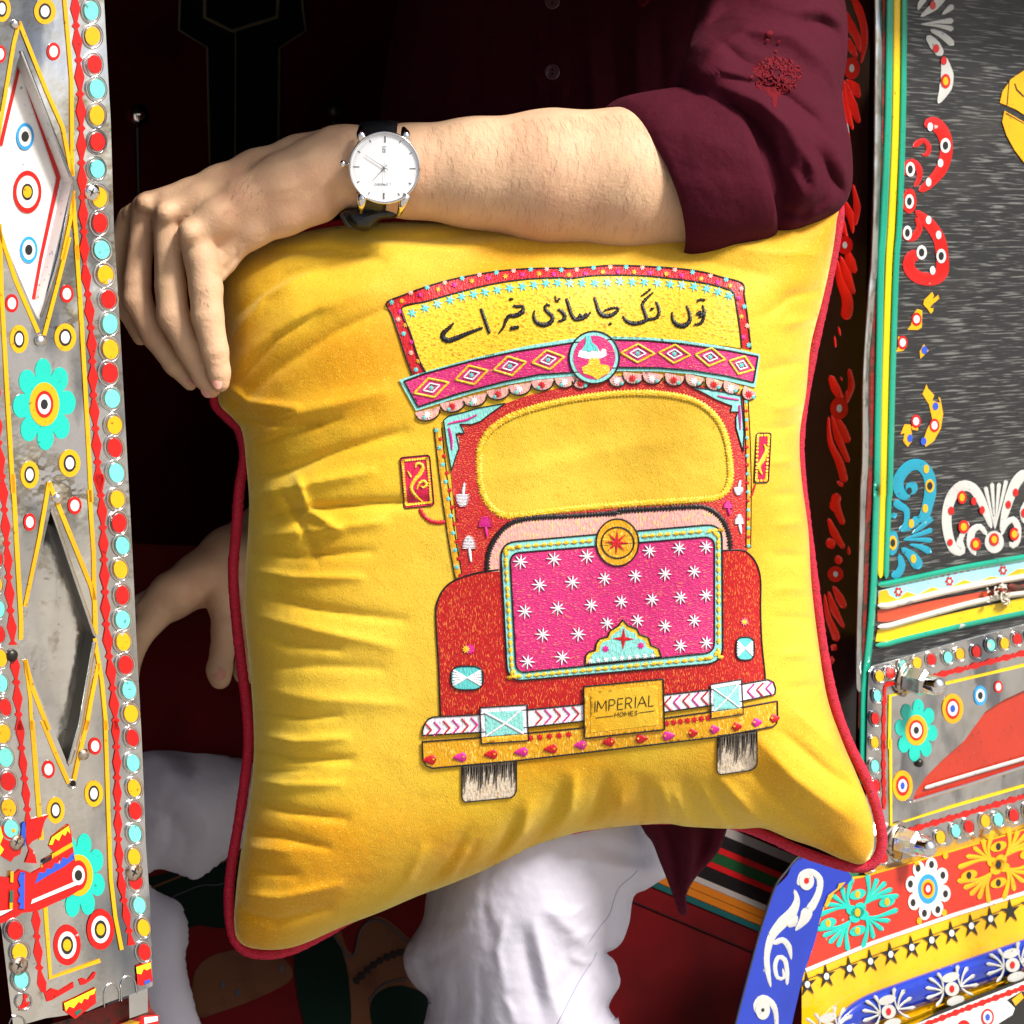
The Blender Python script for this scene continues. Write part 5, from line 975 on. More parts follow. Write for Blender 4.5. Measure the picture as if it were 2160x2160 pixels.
# number plate with lettering
m = Mesh(VS, N_); PQ = [(126, 275), (800, 210), (812, 640), (132, 715)]; m.poly(PQ, T_GLD, .0036, .001); m.poly([(180, 320), (752, 262), (762, 600), (185, 665)], VELVET, .0040, .0006); m.stroke(PQ, 13, T_BLK, .0040, .0009, closed=True, straight=True); m.build('number_plate_patch', emb)
FONT = {'I': [[(.5, 0), (.5, 1)]], 'M': [[(.02, 0), (.08, 1), (.5, .25), (.92, 1), (.98, 0)]], 'P': [[(.1, 0), (.1, 1), (.6, 1), (.88, .86), (.88, .6), (.6, .46), (.1, .46)]], 'E': [[(.9, 1), (.1, 1), (.1, 0), (.9, 0)], [(.1, .5), (.8, .5)]],
        'R': [[(.1, 0), (.1, 1), (.6, 1), (.86, .86), (.86, .62), (.6, .48), (.1, .48)], [(.45, .48), (.9, 0)]], 'A': [[(0, 0), (.5, 1), (1, 0)], [(.2, .35), (.8, .35)]], 'L': [[(.1, 1), (.1, 0), (.85, 0)]], 'H': [[(.1, 0), (.1, 1)], [(.1, .5), (.9, .5)], [(.9, 0), (.9, 1)]],
        'O': [[(.5+.42*math.cos(t), .5+.5*math.sin(t)) for t in np.linspace(0, 6.283, 17)]], 'S': [[(.88, .84), (.6, 1), (.3, .97), (.14, .76), (.32, .56), (.7, .44), (.86, .24), (.68, .03), (.36, 0), (.1, .16)]],
        'N': [[(.1, 0), (.1, 1), (.9, 0), (.9, 1)]], 'G': [[(.88, .8), (.6, 1), (.3, .95), (.08, .5), (.3, .05), (.6, 0), (.88, .2), (.88, .48), (.55, .48)]], 'B': [[(.1, 0), (.1, 1), (.6, 1), (.82, .86), (.78, .6), (.6, .52), (.1, .52)], [(.6, .52), (.9, .36), (.84, .08), (.6, 0), (.1, 0)]], '5': [[(.85, 1), (.2, 1), (.15, .55), (.6, .6), (.88, .35), (.6, 0), (.12, .05)]]}
def text(m, s, adv, org, ux, uy, wd, c, off, h=.0005, flat=False):
    x = 0
    for ch, a in zip(s, adv):
        for st_ in FONT[ch]:
            p = [(org[0]+ux[0]*(x+px_*a*.86)+uy[0]*py_, org[1]+ux[1]*(x+px_*a*.86)+uy[1]*py_) for px_, py_ in st_]
            m.stroke(p, wd, c, off, h, straight=True, flat=flat)
        x += a
m = Mesh(VS, N_); text(m, 'IMPERIAL', [.30, 1.05, .80, .74, .82, .34, .98, .70], (210, 492), (92, -9.9), (3, -92), 7, T_BLK, .0044); m.build('lettering', emb)
m = Mesh(VS, N_); text(m, 'HOMES', [1, 1.05, 1.15, .9, .85], (388, 532), (41, -3.6), (2, -36), 4.2, T_BLK, .0044); m.stroke([(230, 540), (380, 522)], 5, T_BLK, .0044, .0004, straight=True); m.stroke([(592, 498), (728, 480)], 5, T_BLK, .0044, .0004, straight=True); m.build('lettering', emb)
# mud flaps / tyres
for g, q, n in ((M_, [(550, 1132), (1108, 1085), (1108, 1390), (1085, 1440), (1050, 1462), (590, 1507), (562, 1490), (553, 1450)], 40), (N_, [(1262, 692), (1598, 652), (1598, 925), (1580, 965), (1540, 987), (1290, 1022), (1268, 1010), (1258, 985)], 28)):
    m = Mesh(VS, g); m.poly(q, T_BEIGE, .0012, .001); m.stroke(q, 13 if g is M_ else 10, T_BLK, .0016, .0009, closed=True, straight=True); r9 = random.Random(8)
    for i in range(n):
        t = (i+.5)/n; x = q[0][0]+(q[1][0]-q[0][0])*t; yt = q[0][1]+(q[1][1]-q[0][1])*t; L = (.35+.45*r9.random()+.12*math.sin(i*1.1))*(q[3][1]-q[1][1])*.9
        m.stroke([(x, yt), (x+r9.uniform(-4, 4), yt+L*.5), (x+r9.uniform(-6, 6), yt+L)], [11, 9, 3] if g is M_ else [9, 7, 3], T_BLK, .0014, .0009, step=8)
    m.build('tyre_patch', emb)
# outlines of the lower body
eb(lambda m: m.stroke(LB[:10], 4, T_BLK, **BL), 'stitched_outline'); eb(lambda m: m.stroke(LB[-11:], 3.6, T_BLK, **BL), 'stitched_outline')
# sign board
OUTR = EP([(I_, [(385, 1078), (320, 900), (250, 680), (195, 520), (150, 415), (300, 345), (500, 272), (700, 214), (900, 172), (1150, 132), (1400, 112), (1700, 106)]), (J_, [(0, 110), (200, 96), (400, 82), (700, 92), (1000, 114), (1200, 144), (1350, 186), (1535, 240), (1555, 350), (1580, 520), (1600, 700), (1614, 830), (1530, 815)])])
INR = EP([(I_, [(495, 1035), (430, 900), (360, 680), (285, 462), (500, 402), (800, 318), (1100, 246), (1400, 204), (1700, 192)]), (J_, [(0, 200), (250, 172), (600, 172), (900, 198), (1200, 240), (1380, 285), (1460, 330), (1490, 480), (1515, 650), (1532, 815)])])
bot = EP([(J_, [(1200, 775), (700, 735), (350, 715)]), (I_, [(1750, 740), (1300, 820), (800, 935)])])
eb(lambda m: m.poly(OUTR[:-1] + [OUTR[-1]] + bot + [INR[0]], T_REDP, .0010, .001, sp=7), 'sign_border')
eb(lambda m: m.poly(INR + bot, T_SIGN, .0014, .0012, sp=7), 'sign_board')
eb(lambda m: (m.stroke(OUTR[:-1], 3.4, T_BLK, .0014, .0008), m.stroke(INR, 3.6, T_BLK, .0018, .0008)), 'stitched_outline')
m = Mesh(VS, ID); mid = [(a, b) for a, b in EP([(I_, [(430, 1000), (385, 850), (320, 680), (250, 500), (215, 415), (370, 345), (600, 275), (900, 200), (1200, 158), (1500, 135)]), (J_, [(0, 145), (300, 118), (650, 122), (1000, 150), (1250, 195), (1440, 245), (1510, 300), (1535, 450), (1560, 620), (1575, 790)])])]
ms, _ = spline(mid, 17.5); cs = [T_MINT2, T_GLD, T_ROSE, T_PNK2]
for i, p in enumerate(ms):
    d_ = (ms[min(i+1, len(ms)-1)]-ms[max(i-1, 0)]); d_ /= np.linalg.norm(d_); s = 5 if i % 2 == 0 else -5
    m.star((p[0]+d_[1]*s, p[1]-d_[0]*s), 6.5, 3.4, 7, cs[i % 4], .0022)
m.build('floret_stitch', emb)
m = Mesh(VS, ID)
for g, L in ((I_, [(375, 505), (490, 460), (600, 425), (710, 390), (815, 360), (920, 340), (1020, 320), (1130, 300), (1240, 285), (1350, 270), (1455, 255), (1560, 240), (1665, 238), (1770, 240), (1880, 240)]), (J_, [(230, 240), (340, 235), (450, 225), (560, 232), (670, 230), (785, 238), (895, 250), (1000, 258), (1110, 270), (1220, 290), (1320, 318), (1420, 352)])):
    for c in L: m.star(cv(g, [c])[0], 12.5, 4.6, 6, T_MINT2 if random.random() < .6 else T_MINT, .0024, .3)
m.build('mint_floret_row', emb)
# Urdu lettering
m = Mesh(VS, I_); U = lambda p, wd: m.stroke(p, wd, T_BLK, .0020, .0013, jag=.7)
U([(745, 590), (705, 635), (655, 680), (650, 725), (700, 748), (780, 722), (880, 680), (1003, 634)], [12, 34, 44, 50, 48, 44, 36, 20]); U([(985, 462), (1008, 530), (1035, 610), (1062, 688)], [26, 32, 32, 24])
U([(1232, 382), (1274, 380)], [22, 26]); U([(1268, 438), (1310, 448), (1358, 445), (1350, 495), (1290, 528), (1235, 532), (1205, 575), (1185, 630), (1138, 690)], [20, 30, 22, 44, 44, 36, 30, 24, 10]); U([(1240, 642), (1270, 638), (1325, 628)], [24, 36, 28])
U([(1462, 478), (1452, 535), (1480, 590), (1545, 610), (1605, 585), (1618, 535), (1580, 500), (1552, 462), (1570, 428), (1600, 442)], [10, 26, 36, 44, 40, 34, 34, 28, 20, 14]); U([(1665, 470), (1712, 500), (1728, 545), (1700, 572), (1668, 575)], [24, 34, 38, 26, 14]); U([(1642, 350), (1655, 405), (1685, 372), (1660, 395)], [12, 18, 18, 10])
U([(1740, 372), (1760, 430), (1785, 510), (1820, 560), (1880, 555), (1935, 528)], [24, 30, 32, 34, 30, 24]); m.build('urdu_lettering', emb)
m = Mesh(VS, J_); U = lambda p, wd: m.stroke(p, wd, T_BLK, .0020, .0013, jag=.7)
U([(55, 560), (90, 545), (100, 518), (128, 542), (150, 512), (172, 525), (195, 490)], [26, 30, 24, 30, 24, 24, 12]); U([(225, 362), (245, 425), (265, 485), (300, 525), (355, 530), (405, 508), (445, 465), (400, 458), (350, 470), (300, 492)], [22, 30, 34, 40, 40, 34, 16, 22, 24, 12]); U([(352, 600), (382, 600)], [28, 28])
U([(478, 528), (515, 578), (580, 598), (650, 585), (688, 560), (672, 500), (652, 430), (680, 385), (752, 318)], [12, 34, 40, 36, 34, 30, 30, 26, 14]); U([(640, 355), (690, 322), (732, 284)], [14, 20, 16]); U([(695, 562), (770, 550), (800, 505), (790, 440), (768, 400)], [24, 30, 30, 26, 14]); U([(720, 475), (755, 462)], [26, 26])
U([(915, 492), (920, 560), (960, 608), (1020, 618), (1070, 575), (1068, 505), (1042, 438)], [12, 28, 42, 46, 36, 28, 14]); U([(1108, 607), (1160, 600), (1188, 565), (1200, 500), (1184, 430)], [10, 30, 28, 28, 16]); U([(1130, 520), (1165, 500), (1190, 520), (1150, 540)], [30, 34, 30, 26]); U([(1135, 400), (1168, 385), (1210, 392)], [24, 20, 28]); m.build('urdu_lettering', emb)
# diamond band
TOPB = EP([(I_, [(258, 1100), (420, 1045), (600, 992), (1000, 885), (1400, 795), (1800, 730)]), (J_, [(380, 712), (700, 722), (1000, 748), (1300, 790), (1500, 828), (1694, 872)])])
BOTB = EP([(J_, [(1652, 1165), (1400, 1105), (1100, 1048), (800, 1022), (440, 1018)]), (I_, [(1820, 1062), (1500, 1092), (1200, 1142), (900, 1217), (600, 1312), (410, 1372)])])
eb(lambda m: m.poly(TOPB + BOTB, T_MINT, .0022, .001, sp=7), 'band_border')
PT = EP([(I_, [(305, 1110), (490, 1042), (900, 930), (1300, 845), (1800, 768)]), (J_, [(365, 740), (700, 750), (1000, 777), (1400, 835), (1674, 890)])]); PB = EP([(J_, [(1636, 1120), (1400, 1062), (1100, 1015), (800, 990), (440, 988)]), (I_, [(1820, 1030), (1500, 1050), (1200, 1110), (800, 1215), (427, 1336)])])
eb(lambda m: (m.poly(PT + PB, T_PNK, .0026, .001, sp=7), m.stroke(PT + PB, 3.8, T_BLK, .0028, .0009, closed=True, straight=True)), 'pink_band')
for g, L in ((I_, [(545, 1168, 160, 88, -.30), (900, 1055, 150, 86, -.28), (1240, 975, 148, 86, -.24), (1580, 920, 145, 86, -.18)]), (J_, [(610, 862, 148, 82, .02), (935, 868, 140, 82, .08), (1252, 895, 135, 82, .16), (1530, 968, 115, 84, .34)])):
    for x, yv, a, b, r in L:
        m = Mesh(VS, g); ca, sa = math.cos(r), math.sin(r)
        dm = lambda k: [(x+k*(px_*ca-py_*sa), yv+k*(px_*sa+py_*ca)) for px_, py_ in ((-a, 0), (0, -b), (a, 0), (0, b))]
        m.stroke(dm(1), 20, T_YEL, .0030, .0011, closed=True, straight=True); m.stroke(dm(.48), 14, T_WHT, .0030, .0010, closed=True, straight=True); m.star((x, yv), 28, 14, 8, T_MINT2, .0036); m.build('diamond_stitch', emb)
# scalloped fringe
SCL = [(I_, x, yv, a, r) for x, yv, a, r in ((515, 1385, 108, -.25), (735, 1310, 108, -.2), (930, 1260, 105, -.2), (1140, 1200, 102, -.2), (1330, 1160, 100, -.15), (1530, 1120, 98, -.12), (1730, 1095, 92, -.05))] + [(J_, x, yv, a, r) for x, yv, a, r in ((110, 1105, 80, 0), (430, 1085, 78, .1), (570, 1062, 92, .12), (740, 1062, 90, .15), (935, 1078, 88, .2), (1112, 1085, 84, .25), (1290, 1118, 80, .3), (1440, 1150, 76, .35), (1600, 1205, 66, .5))]
for k, (g, x, yv, a, r) in enumerate(SCL):
    m = Mesh(VS, g); o = .0014; ca, sa = math.cos(r), math.sin(r); b = 72
    pt = [(x+a*math.cos(t)*ca-b*math.sin(t)*sa, yv+a*math.cos(t)*sa+b*math.sin(t)*ca) for t in np.linspace(0, math.pi, 12)]
    m.poly(pt + [(x-a*ca-30*sa*-1, yv-a*sa-26), (x+a*ca, yv+a*sa-26)], T_ROSE, o+.0004, .001); m.stroke(pt, 13, T_BLK, o+.0006, .0009)
    m.star((x-5, yv+22), 42, 20, 9, T_REDP if k % 2 else T_WHT, o+.0012); m.star((x-34, yv+46) if g is I_ else (x+38, yv+44), 20, 12, 6, T_MINT2, o+.0014); m.build('scallop', emb)
# corner ornaments
m = Mesh(VS, I_); m.poly([(655, 1452), (700, 1418), (830, 1385), (950, 1350), (1080, 1325), (1150, 1308), (1203, 1304), (1150, 1345), (1070, 1395), (980, 1465), (900, 1492), (840, 1485), (800, 1490), (830, 1530), (840, 1570), (790, 1562), (765, 1575), (788, 1620), (792, 1700), (765, 1770), (735, 1850), (724, 1905), (705, 1820), (680, 1650)], T_MINT, .0016, .001)
m.stroke([(655, 1452), (700, 1418), (830, 1385), (950, 1350), (1080, 1325), (1203, 1304), (1070, 1395), (980, 1465), (900, 1492), (800, 1490), (840, 1570), (765, 1575), (792, 1700), (765, 1770), (724, 1905), (680, 1650)], 10, T_BLK, .0018, .0008, closed=True, straight=True)
m.stroke([(690, 1490), (760, 1470), (860, 1450), (950, 1405)], [10, 20, 20, 12], T_PNK2, .0020, .0009, jag=.5); m.stroke([(700, 1520), (722, 1620), (728, 1720)], [20, 26, 12], T_PNK2, .0020, .0009, jag=.5); m.build('corner_ornament', emb)
m = Mesh(VS, J_); q = [(1095, 1165), (1200, 1175), (1300, 1192), (1420, 1215), (1525, 1240), (1540, 1400), (1552, 1560), (1545, 1735), (1510, 1620), (1482, 1520), (1480, 1430), (1500, 1380), (1432, 1380), (1445, 1325), (1400, 1312), (1300, 1270), (1200, 1215)]
m.poly(q, T_MINT, .0016, .001); m.stroke(q, 10, T_BLK, .0018, .0008, closed=True, straight=True); m.stroke([(1320, 1238), (1400, 1258), (1510, 1275)], [12, 20, 14], T_PNK2, .0020, .0009, jag=.5); m.stroke([(1510, 1320), (1515, 1420), (1520, 1540)], [18, 24, 12], T_PNK2, .0020, .0009, jag=.5); m.build('corner_ornament', emb)
# medallion
m = Mesh(VS, J_); c = (225, 898); m.ell(c, 222, 232, T_MINT, .0034, n=44); m.ell(c, 186, 194, T_PNK, .0038, n=40); m.stroke([(c[0]+222*math.cos(t), c[1]+232*math.sin(t)) for t in np.arange(28)/28*6.283], 15, T_BLK, .0036, .0010, closed=True)
m.poly([(150, 705), (190, 705), (205, 765), (250, 800), (275, 850), (300, 820), (328, 828), (335, 880), (290, 905), (210, 915), (130, 905), (78, 890), (95, 840), (118, 825), (148, 770)], T_WHT, .0042, .0008); m.poly([(150, 705), (190, 705), (205, 765), (250, 800), (262, 845), (215, 835), (180, 850), (150, 835), (115, 840), (148, 770)], T_MINT2, .0046, .0008)
m.poly([(180, 912), (225, 900), (272, 915), (280, 960), (340, 965), (365, 985), (355, 1040), (300, 1060), (255, 1095), (200, 1060), (130, 1040), (112, 985), (170, 960)], T_YEL, .0042, .0008); m.build('medallion', emb)
# ============================================================ person
person = thing('person', 'seated person in maroon shirt and white trousers, forearm resting on the yellow pillow', 'person', P(1200, 1500, .35))
def SD(g, x, y, d, r): u, v = cv(g, [(x, y)])[0]; return (np.array(P(u, v, d)), r*g[2]*PXM(d))
caps = []
def chain(g, pts, k=.004):
    q = [SD(g, *p) for p in pts]
    for i in range(len(q)-1): caps.append((q[i][0], q[i+1][0], q[i][1], q[i+1][1], k))
    if len(q) == 1: caps.append((q[0][0], q[0][0]+1e-4, q[0][1], q[0][1], k))
# near forearm, elbow and upper arm (hidden in the sleeve), shoulder, torso
chain(ID, [(735, 356, .0, 80), (800, 358, .0, 84), (860, 361, .002, 96), (1000, 365, .004, 113), (1158, 373, .008, 138), (1320, 380, .012, 147), (1450, 400, .022, 128), (1640, 390, .035, 90)], .01)
chain(ID, [(1640, 390, .035, 88), (1650, 100, .12, 90), (1600, -160, .27, 90), (1500, -260, .30, 80)], .01)
chain(ID, [(1500, -260, .30, 80), (1300, -260, .44, 100), (1250, -150, .48, 150), (1200, 500, .50, 200), (1150, 1000, .50, 200)], .01)
chain(ID, [(1250, -150, .46, 150), (1000, -140, .50, 110), (900, 500, .52, 110), (860, 900, .42, 100)], .01)
# back of the hand (right to left), knuckles, fingers
chain(R_, [(1600, 330, .0, 250), (1400, 390, -.004, 225), (1180, 470, -.008, 200), (950, 560, -.010, 170)], .008)
chain(R_, [(1530, 230, .012, 150), (1280, 300, .012, 150), (1000, 395, .010, 150), (760, 480, .008, 132), (560, 545, .006, 108), (420, 590, .004, 96), (290, 600, .008, 88)], .008)
chain(R_, [(1400, 560, -.004, 165), (1180, 650, -.006, 145), (960, 755, -.006, 125), (840, 860, -.004, 105)], .007)
chain(R_, [(950, 570, -.012, 150), (760, 680, -.016, 130), (600, 790, -.018, 108)], .006)
chain(R_, [(900, 470, -.002, 130), (640, 570, -.004, 110), (430, 660, -.006, 92)], .005)
chain(R_, [(600, 540, .012, 100), (300, 610, .012, 80), (190, 660, .018, 72)], .005)
# knuckle bumps and extensor tendons
chain(R_, [(556, 785, -.030, 62)], .010); chain(R_, [(400, 655, -.016, 58)], .009); chain(R_, [(258, 585, -.004, 50)], .008)
chain(R_, [(860, 890, -.006, 62)], .006); chain(R_, [(800, 990, -.006, 58)], .005); chain(R_, [(745, 1060, -.008, 52)], .004)
chain(R_, [(1480, 150, -.010, 40), (1600, 170, -.016, 60)], .012)
# index
FK = .0016
chain(R_, [(590, 790, -.016, 112), (640, 960, -.018, 114), (668, 1150, -.018, 112), (678, 1330, -.018, 106)], .0022); chain(R_, [(678, 1330, -.018, 106), (725, 1560, -.014, 92), (752, 1700, -.010, 78), (762, 1770, -.008, 64)], .003)
chain(R_, [(790, 950, -.004, 80), (745, 1020, -.006, 60)], .008)
# middle
chain(R_, [(412, 680, -.004, 98), (425, 900, -.004, 98), (435, 1130, -.004, 104), (452, 1330, -.004, 106)], FK); chain(R_, [(452, 1330, -.004, 106), (560, 1550, -.002, 88), (650, 1730, .002, 72), (705, 1815, .004, 58)], .003)
# ring
chain(R_, [(262, 620, .010, 88), (240, 850, .012, 84), (215, 1100, .012, 92), (215, 1220, .012, 96)], FK); chain(R_, [(215, 1220, .012, 96), (320, 1450, .012, 84), (460, 1650, .014, 70), (565, 1770, .014, 52)], .003)
# little finger, mostly behind the door edge
chain(R_, [(160, 680, .024, 74), (100, 850, .030, 68), (80, 1040, .032, 66)], FK); chain(R_, [(80, 1040, .032, 66), (150, 1300, .036, 62), (240, 1470, .036, 56)], .003)
# thumb passing behind the pillow
chain(R_, [(1100, 640, .030, 110), (850, 980, .045, 80), (700, 1300, .050, 70), (560, 1560, .045, 60)], .006)
# far hand, low left in the shade
chain(C_, [(2600, 60, 0.550, 240), (2050, 430, 0.470, 230), (1740, 640, 0.420, 230), (1500, 800, 0.400, 190), (1300, 920, 0.380, 165), (1130, 1060, 0.375, 130)], .01)
chain(C_, [(1500, 760, 0.420, 170), (1250, 930, 0.400, 130), (1080, 1000, 0.400, 90), (960, 1150, 0.400, 80)], .008)
chain(C_, [(1180, 1060, 0.370, 120), (1060, 1220, 0.360, 92), (990, 1400, 0.360, 78), (980, 1560, 0.370, 66)], .003); chain(C_, [(1060, 1010, 0.395, 100), (930, 1160, 0.390, 84), (860, 1360, 0.390, 70)], .002)
chain(C_, [(1620, 830, 0.400, 150), (1700, 1000, 0.380, 120), (1700, 1180, 0.365, 98), (1680, 1320, 0.360, 92)], .006); chain(C_, [(1680, 1320, 0.360, 92), (1655, 1480, 0.355, 98), (1660, 1540, 0.355, 84)], .003)
chain(C_, [(1760, 900, 0.410, 170), (1900, 1250, 0.410, 110), (1850, 1500, 0.410, 90)], .004)

def sdf_mesh(caps, h):
    a = np.array([np.minimum(c[0], c[1]) - max(c[2], c[3]) for c in caps]).min(0) - 3*h; b = np.array([np.maximum(c[0], c[1]) + max(c[2], c[3]) for c in caps]).max(0) + 3*h
    b[2] = min(b[2], .58); n = np.ceil((b-a)/h).astype(int)+1
    F = np.full(n, .05, np.float32); ax = [a[i]+h*np.arange(n[i]) for i in range(3)]
    for p, q, r1, r2, k in caps:
        lo = np.minimum(p, q)-max(r1, r2)-.012; hi = np.maximum(p, q)+max(r1, r2)+.012
        i0 = np.clip(((lo-a)/h).astype(int), 0, n); i1 = np.clip(((hi-a)/h).astype(int)+2, 0, n)
        if (i1 <= i0).any(): continue
        X = ax[0][i0[0]:i1[0], None, None]-p[0]; Y = ax[1][None, i0[1]:i1[1], None]-p[1]; Zz = ax[2][None, None, i0[2]:i1[2]]-p[2]
        d = q-p; L = d@d+1e-12; t = np.clip((X*d[0]+Y*d[1]+Zz*d[2])/L, 0, 1)
        D = np.sqrt((X-t*d[0])**2+(Y-t*d[1])**2+(Zz-t*d[2])**2) - (r1+(r2-r1)*t)
        S = F[i0[0]:i1[0], i0[1]:i1[1], i0[2]:i1[2]]; hh = np.maximum(k-np.abs(D-S), 0)/k
        F[i0[0]:i1[0], i0[1]:i1[1], i0[2]:i1[2]] = np.minimum(D, S) - hh*hh*k*.25
    F[0] = F[-1] = .01; F[:, 0] = F[:, -1] = .01; F[:, :, 0] = F[:, :, -1] = .01
    I = F < 0
    c = I[:-1, :-1, :-1].astype(np.int8)
    for dx in (0, 1):
        for dy in (0, 1):
            for dz in (0, 1):
                if dx+dy+dz: c += I[dx:n[0]-1+dx, dy:n[1]-1+dy, dz:n[2]-1+dz]
    act = np.argwhere((c > 0) & (c < 8)); idx = np.full(np.array(n)-1, -1, np.int32); idx[tuple(act.T)] = np.arange(len(act))
    pos = np.zeros((len(act), 3)); cnt = np.zeros(len(act))
    cr_ = [(x, y, z) for x in (0, 1) for y in (0, 1) for z in (0, 1)]
    val = {o: F[act[:, 0]+o[0], act[:, 1]+o[1], act[:, 2]+o[2]] for o in cr_}
    for o in cr_:
        for x in range(3):
            if o[x] == 0:
                o2 = list(o); o2[x] = 1; o2 = tuple(o2); f0, f1 = val[o], val[o2]; m_ = (f0 < 0) != (f1 < 0)
                t = np.where(m_, f0/(f0-f1+1e-20), 0); pt = np.tile(np.array(o, float), (len(act), 1)); pt[:, x] = t; pos[m_] += pt[m_]; cnt[m_] += 1
    V = a + h*(act + pos/cnt[:, None])
    faces = []
    for x in range(3):
        y, z = (x+1) % 3, (x+2) % 3; s0 = [slice(0, None)]*3; s1 = [slice(0, None)]*3; s0[x] = slice(0, -1); s1[x] = slice(1, None)
        A, B = I[tuple(s0)], I[tuple(s1)]; e = np.argwhere(A != B); e = e[(e[:, y] > 0) & (e[:, z] > 0) & (e[:, y] < n[y]-1) & (e[:, z] < n[z]-1)]
        def ci(dy, dz): q = e.copy(); q[:, y] -= dy; q[:, z] -= dz; return idx[tuple(q.T)]
        f = np.stack([ci(0, 0), ci(1, 0), ci(1, 1), ci(0, 1)], 1); inv = ~A[tuple(e.T)]
        f[inv] = f[inv][:, ::-1]; faces.append(f)
    Fc = np.vstack(faces); return V, Fc[(Fc >= 0).all(1)]
bv, bf = sdf_mesh(caps, .0021)
def smooth_mesh(v, f, it, lam=.5):
    e = np.vstack([f[:, [0, 1]], f[:, [1, 2]], f[:, [2, 3]], f[:, [3, 0]]]); n = len(v)
    for _ in range(it):
        s = np.zeros((n, 3)); c = np.zeros(n)
        for x in range(3): s[:, x] = np.bincount(e[:, 0], v[e[:, 1], x], n) + np.bincount(e[:, 1], v[e[:, 0], x], n)
        c = np.bincount(e[:, 0], minlength=n)+np.bincount(e[:, 1], minlength=n); v = v+lam*(s/np.maximum(c, 1)[:, None]-v)
    return v
bv = smooth_mesh(bv, bf, 2)
bs_ = smooth_mesh(bv, bf, 30)
wx_ = np.clip((bv[:, 0]+.115)/.03, 0, 1)*(bv[:, 2] > .05)
bv = bv*(1-wx_[:, None])+bs_*wx_[:, None]
# project body vertices to photo space to add creases on the camera side
rel = bv - CN; dz = rel @ np.array(CF); bu = 1080+(rel @ np.array(CR))/dz*DD/FW*2160; bvv = 1080-(rel @ np.array(CU))/dz*DD/FW*2160
SKC = [([(R_[0]+x*R_[2], R_[1]+y*R_[2]) for x, y in p], w_, a_) for p, w_, a_ in (([(872, 880), (868, 940), (800, 1020), (760, 1000)], 5, -.0022), ([(800, 1030), (745, 1075), (720, 1040)], 4, -.0018), ([(500, 800), (470, 700), (500, 640)], 10, -.002), ([(330, 640), (320, 560), (380, 520)], 9, -.0016),
       ([(600, 1340), (680, 1330), (770, 1345)], 3, -.0007), ([(610, 1300), (700, 1290)], 3, -.0006), ([(380, 1330), (460, 1325)], 3, -.0006), ([(700, 1600), (790, 1590)], 3, -.0006), ([(1500, 640), (1530, 520), (1510, 420)], 12, -.003), ([(1480, 700), (1560, 600)], 8, -.002), ([(590, 1372), (680, 1366), (765, 1380)], 3, -.0007), ([(390, 1300), (470, 1290), (540, 1300)], 3, -.0006), ([(390, 1365), (470, 1360)], 3, -.0006), ([(160, 1215), (240, 1205), (300, 1215)], 3, -.0007), ([(170, 1180), (250, 1175)], 3, -.0005), ([(690, 1625), (790, 1612)], 3, -.0006), ([(570, 1560), (650, 1530)], 3, -.0006), ([(520, 860), (540, 1000), (560, 1150)], 12, -.0012), ([(620, 760), (560, 740), (520, 780)], 5, -.0006), ([(640, 800), (600, 830), (560, 830)], 4, -.0006), ([(930, 420), (1100, 330), (1300, 290), (1450, 200)], 9, .0010), ([(1100, 500), (1250, 470), (1380, 380)], 8, .0008),
       ([(900, 850), (960, 840)], 4, -.0007), ([(1000, 820), (1060, 800)], 4, -.0006), ([(600, 740), (860, 560), (1150, 400)], 24, .0011), ([(480, 640), (760, 470), (1100, 300)], 22, .0010), ([(480, 600), (700, 450), (900, 340)], 14, -.0009), ([(560, 690), (800, 520), (1050, 370)], 12, -.0008))]
cam_side = (dz < DD+.01)
rr_ = relief(bu, bvv, SKC, 2)*cam_side; dirs = rel/np.linalg.norm(rel, axis=1)[:, None]; bv = bv - dirs*rr_[:, None]
body = raw('body', bv, bf, SKIN, person)
# nails
def nail(g, c, rx, ry, rot, d):
    u, v = cv(g, [c])[0]; ca, sa = math.cos(rot), math.sin(rot); vs = []; fs = []; n = 16
    pts = [(0, 0)]+[(k*math.cos(t), k*math.sin(t)) for k in (.6, 1) for t in np.arange(n)/n*6.283]
    for a, b in pts:
        x = a*rx*g[2]; y = b*ry*g[2]; vs.append(PN(u+x*ca-y*sa, v+x*sa+y*ca, d+.0016*a*a+.0004*b*b))
    fs = [(0, 1+(i+1) % n, 1+i) for i in range(n)]+[(1+i, 1+(i+1) % n, 1+n+(i+1) % n, 1+n+i) for i in range(n)]
    return raw('fingernail', vs, fs, NAIL, person)
from mathutils.bvhtree import BVHTree
bvh = BVHTree.FromPolygons([tuple(p) for p in bv], [tuple(int(q) for q in f) for f in bf])
def hit(u, v):
    dr = Vector(rays(np.array(u), np.array(v))); r = bvh.ray_cast(CC, dr.normalized()); return r
def nail_on(g, c, rx, ry, rot):
    u, v = cv(g, [c])[0]; r = hit(u, v)
    if r[0] is None: return
    d = (r[0]-CC).dot(CF)-DD; nail(g, c, rx, ry, rot, d-.0007)
nail_on(R_, (742, 1762), 34, 50, -.25); nail_on(R_, (668, 1828), 30, 44, -.55); nail_on(R_, (560, 1762), 22, 44, -.95); nail_on(C_, (1655, 1510), 52, 52, .2)
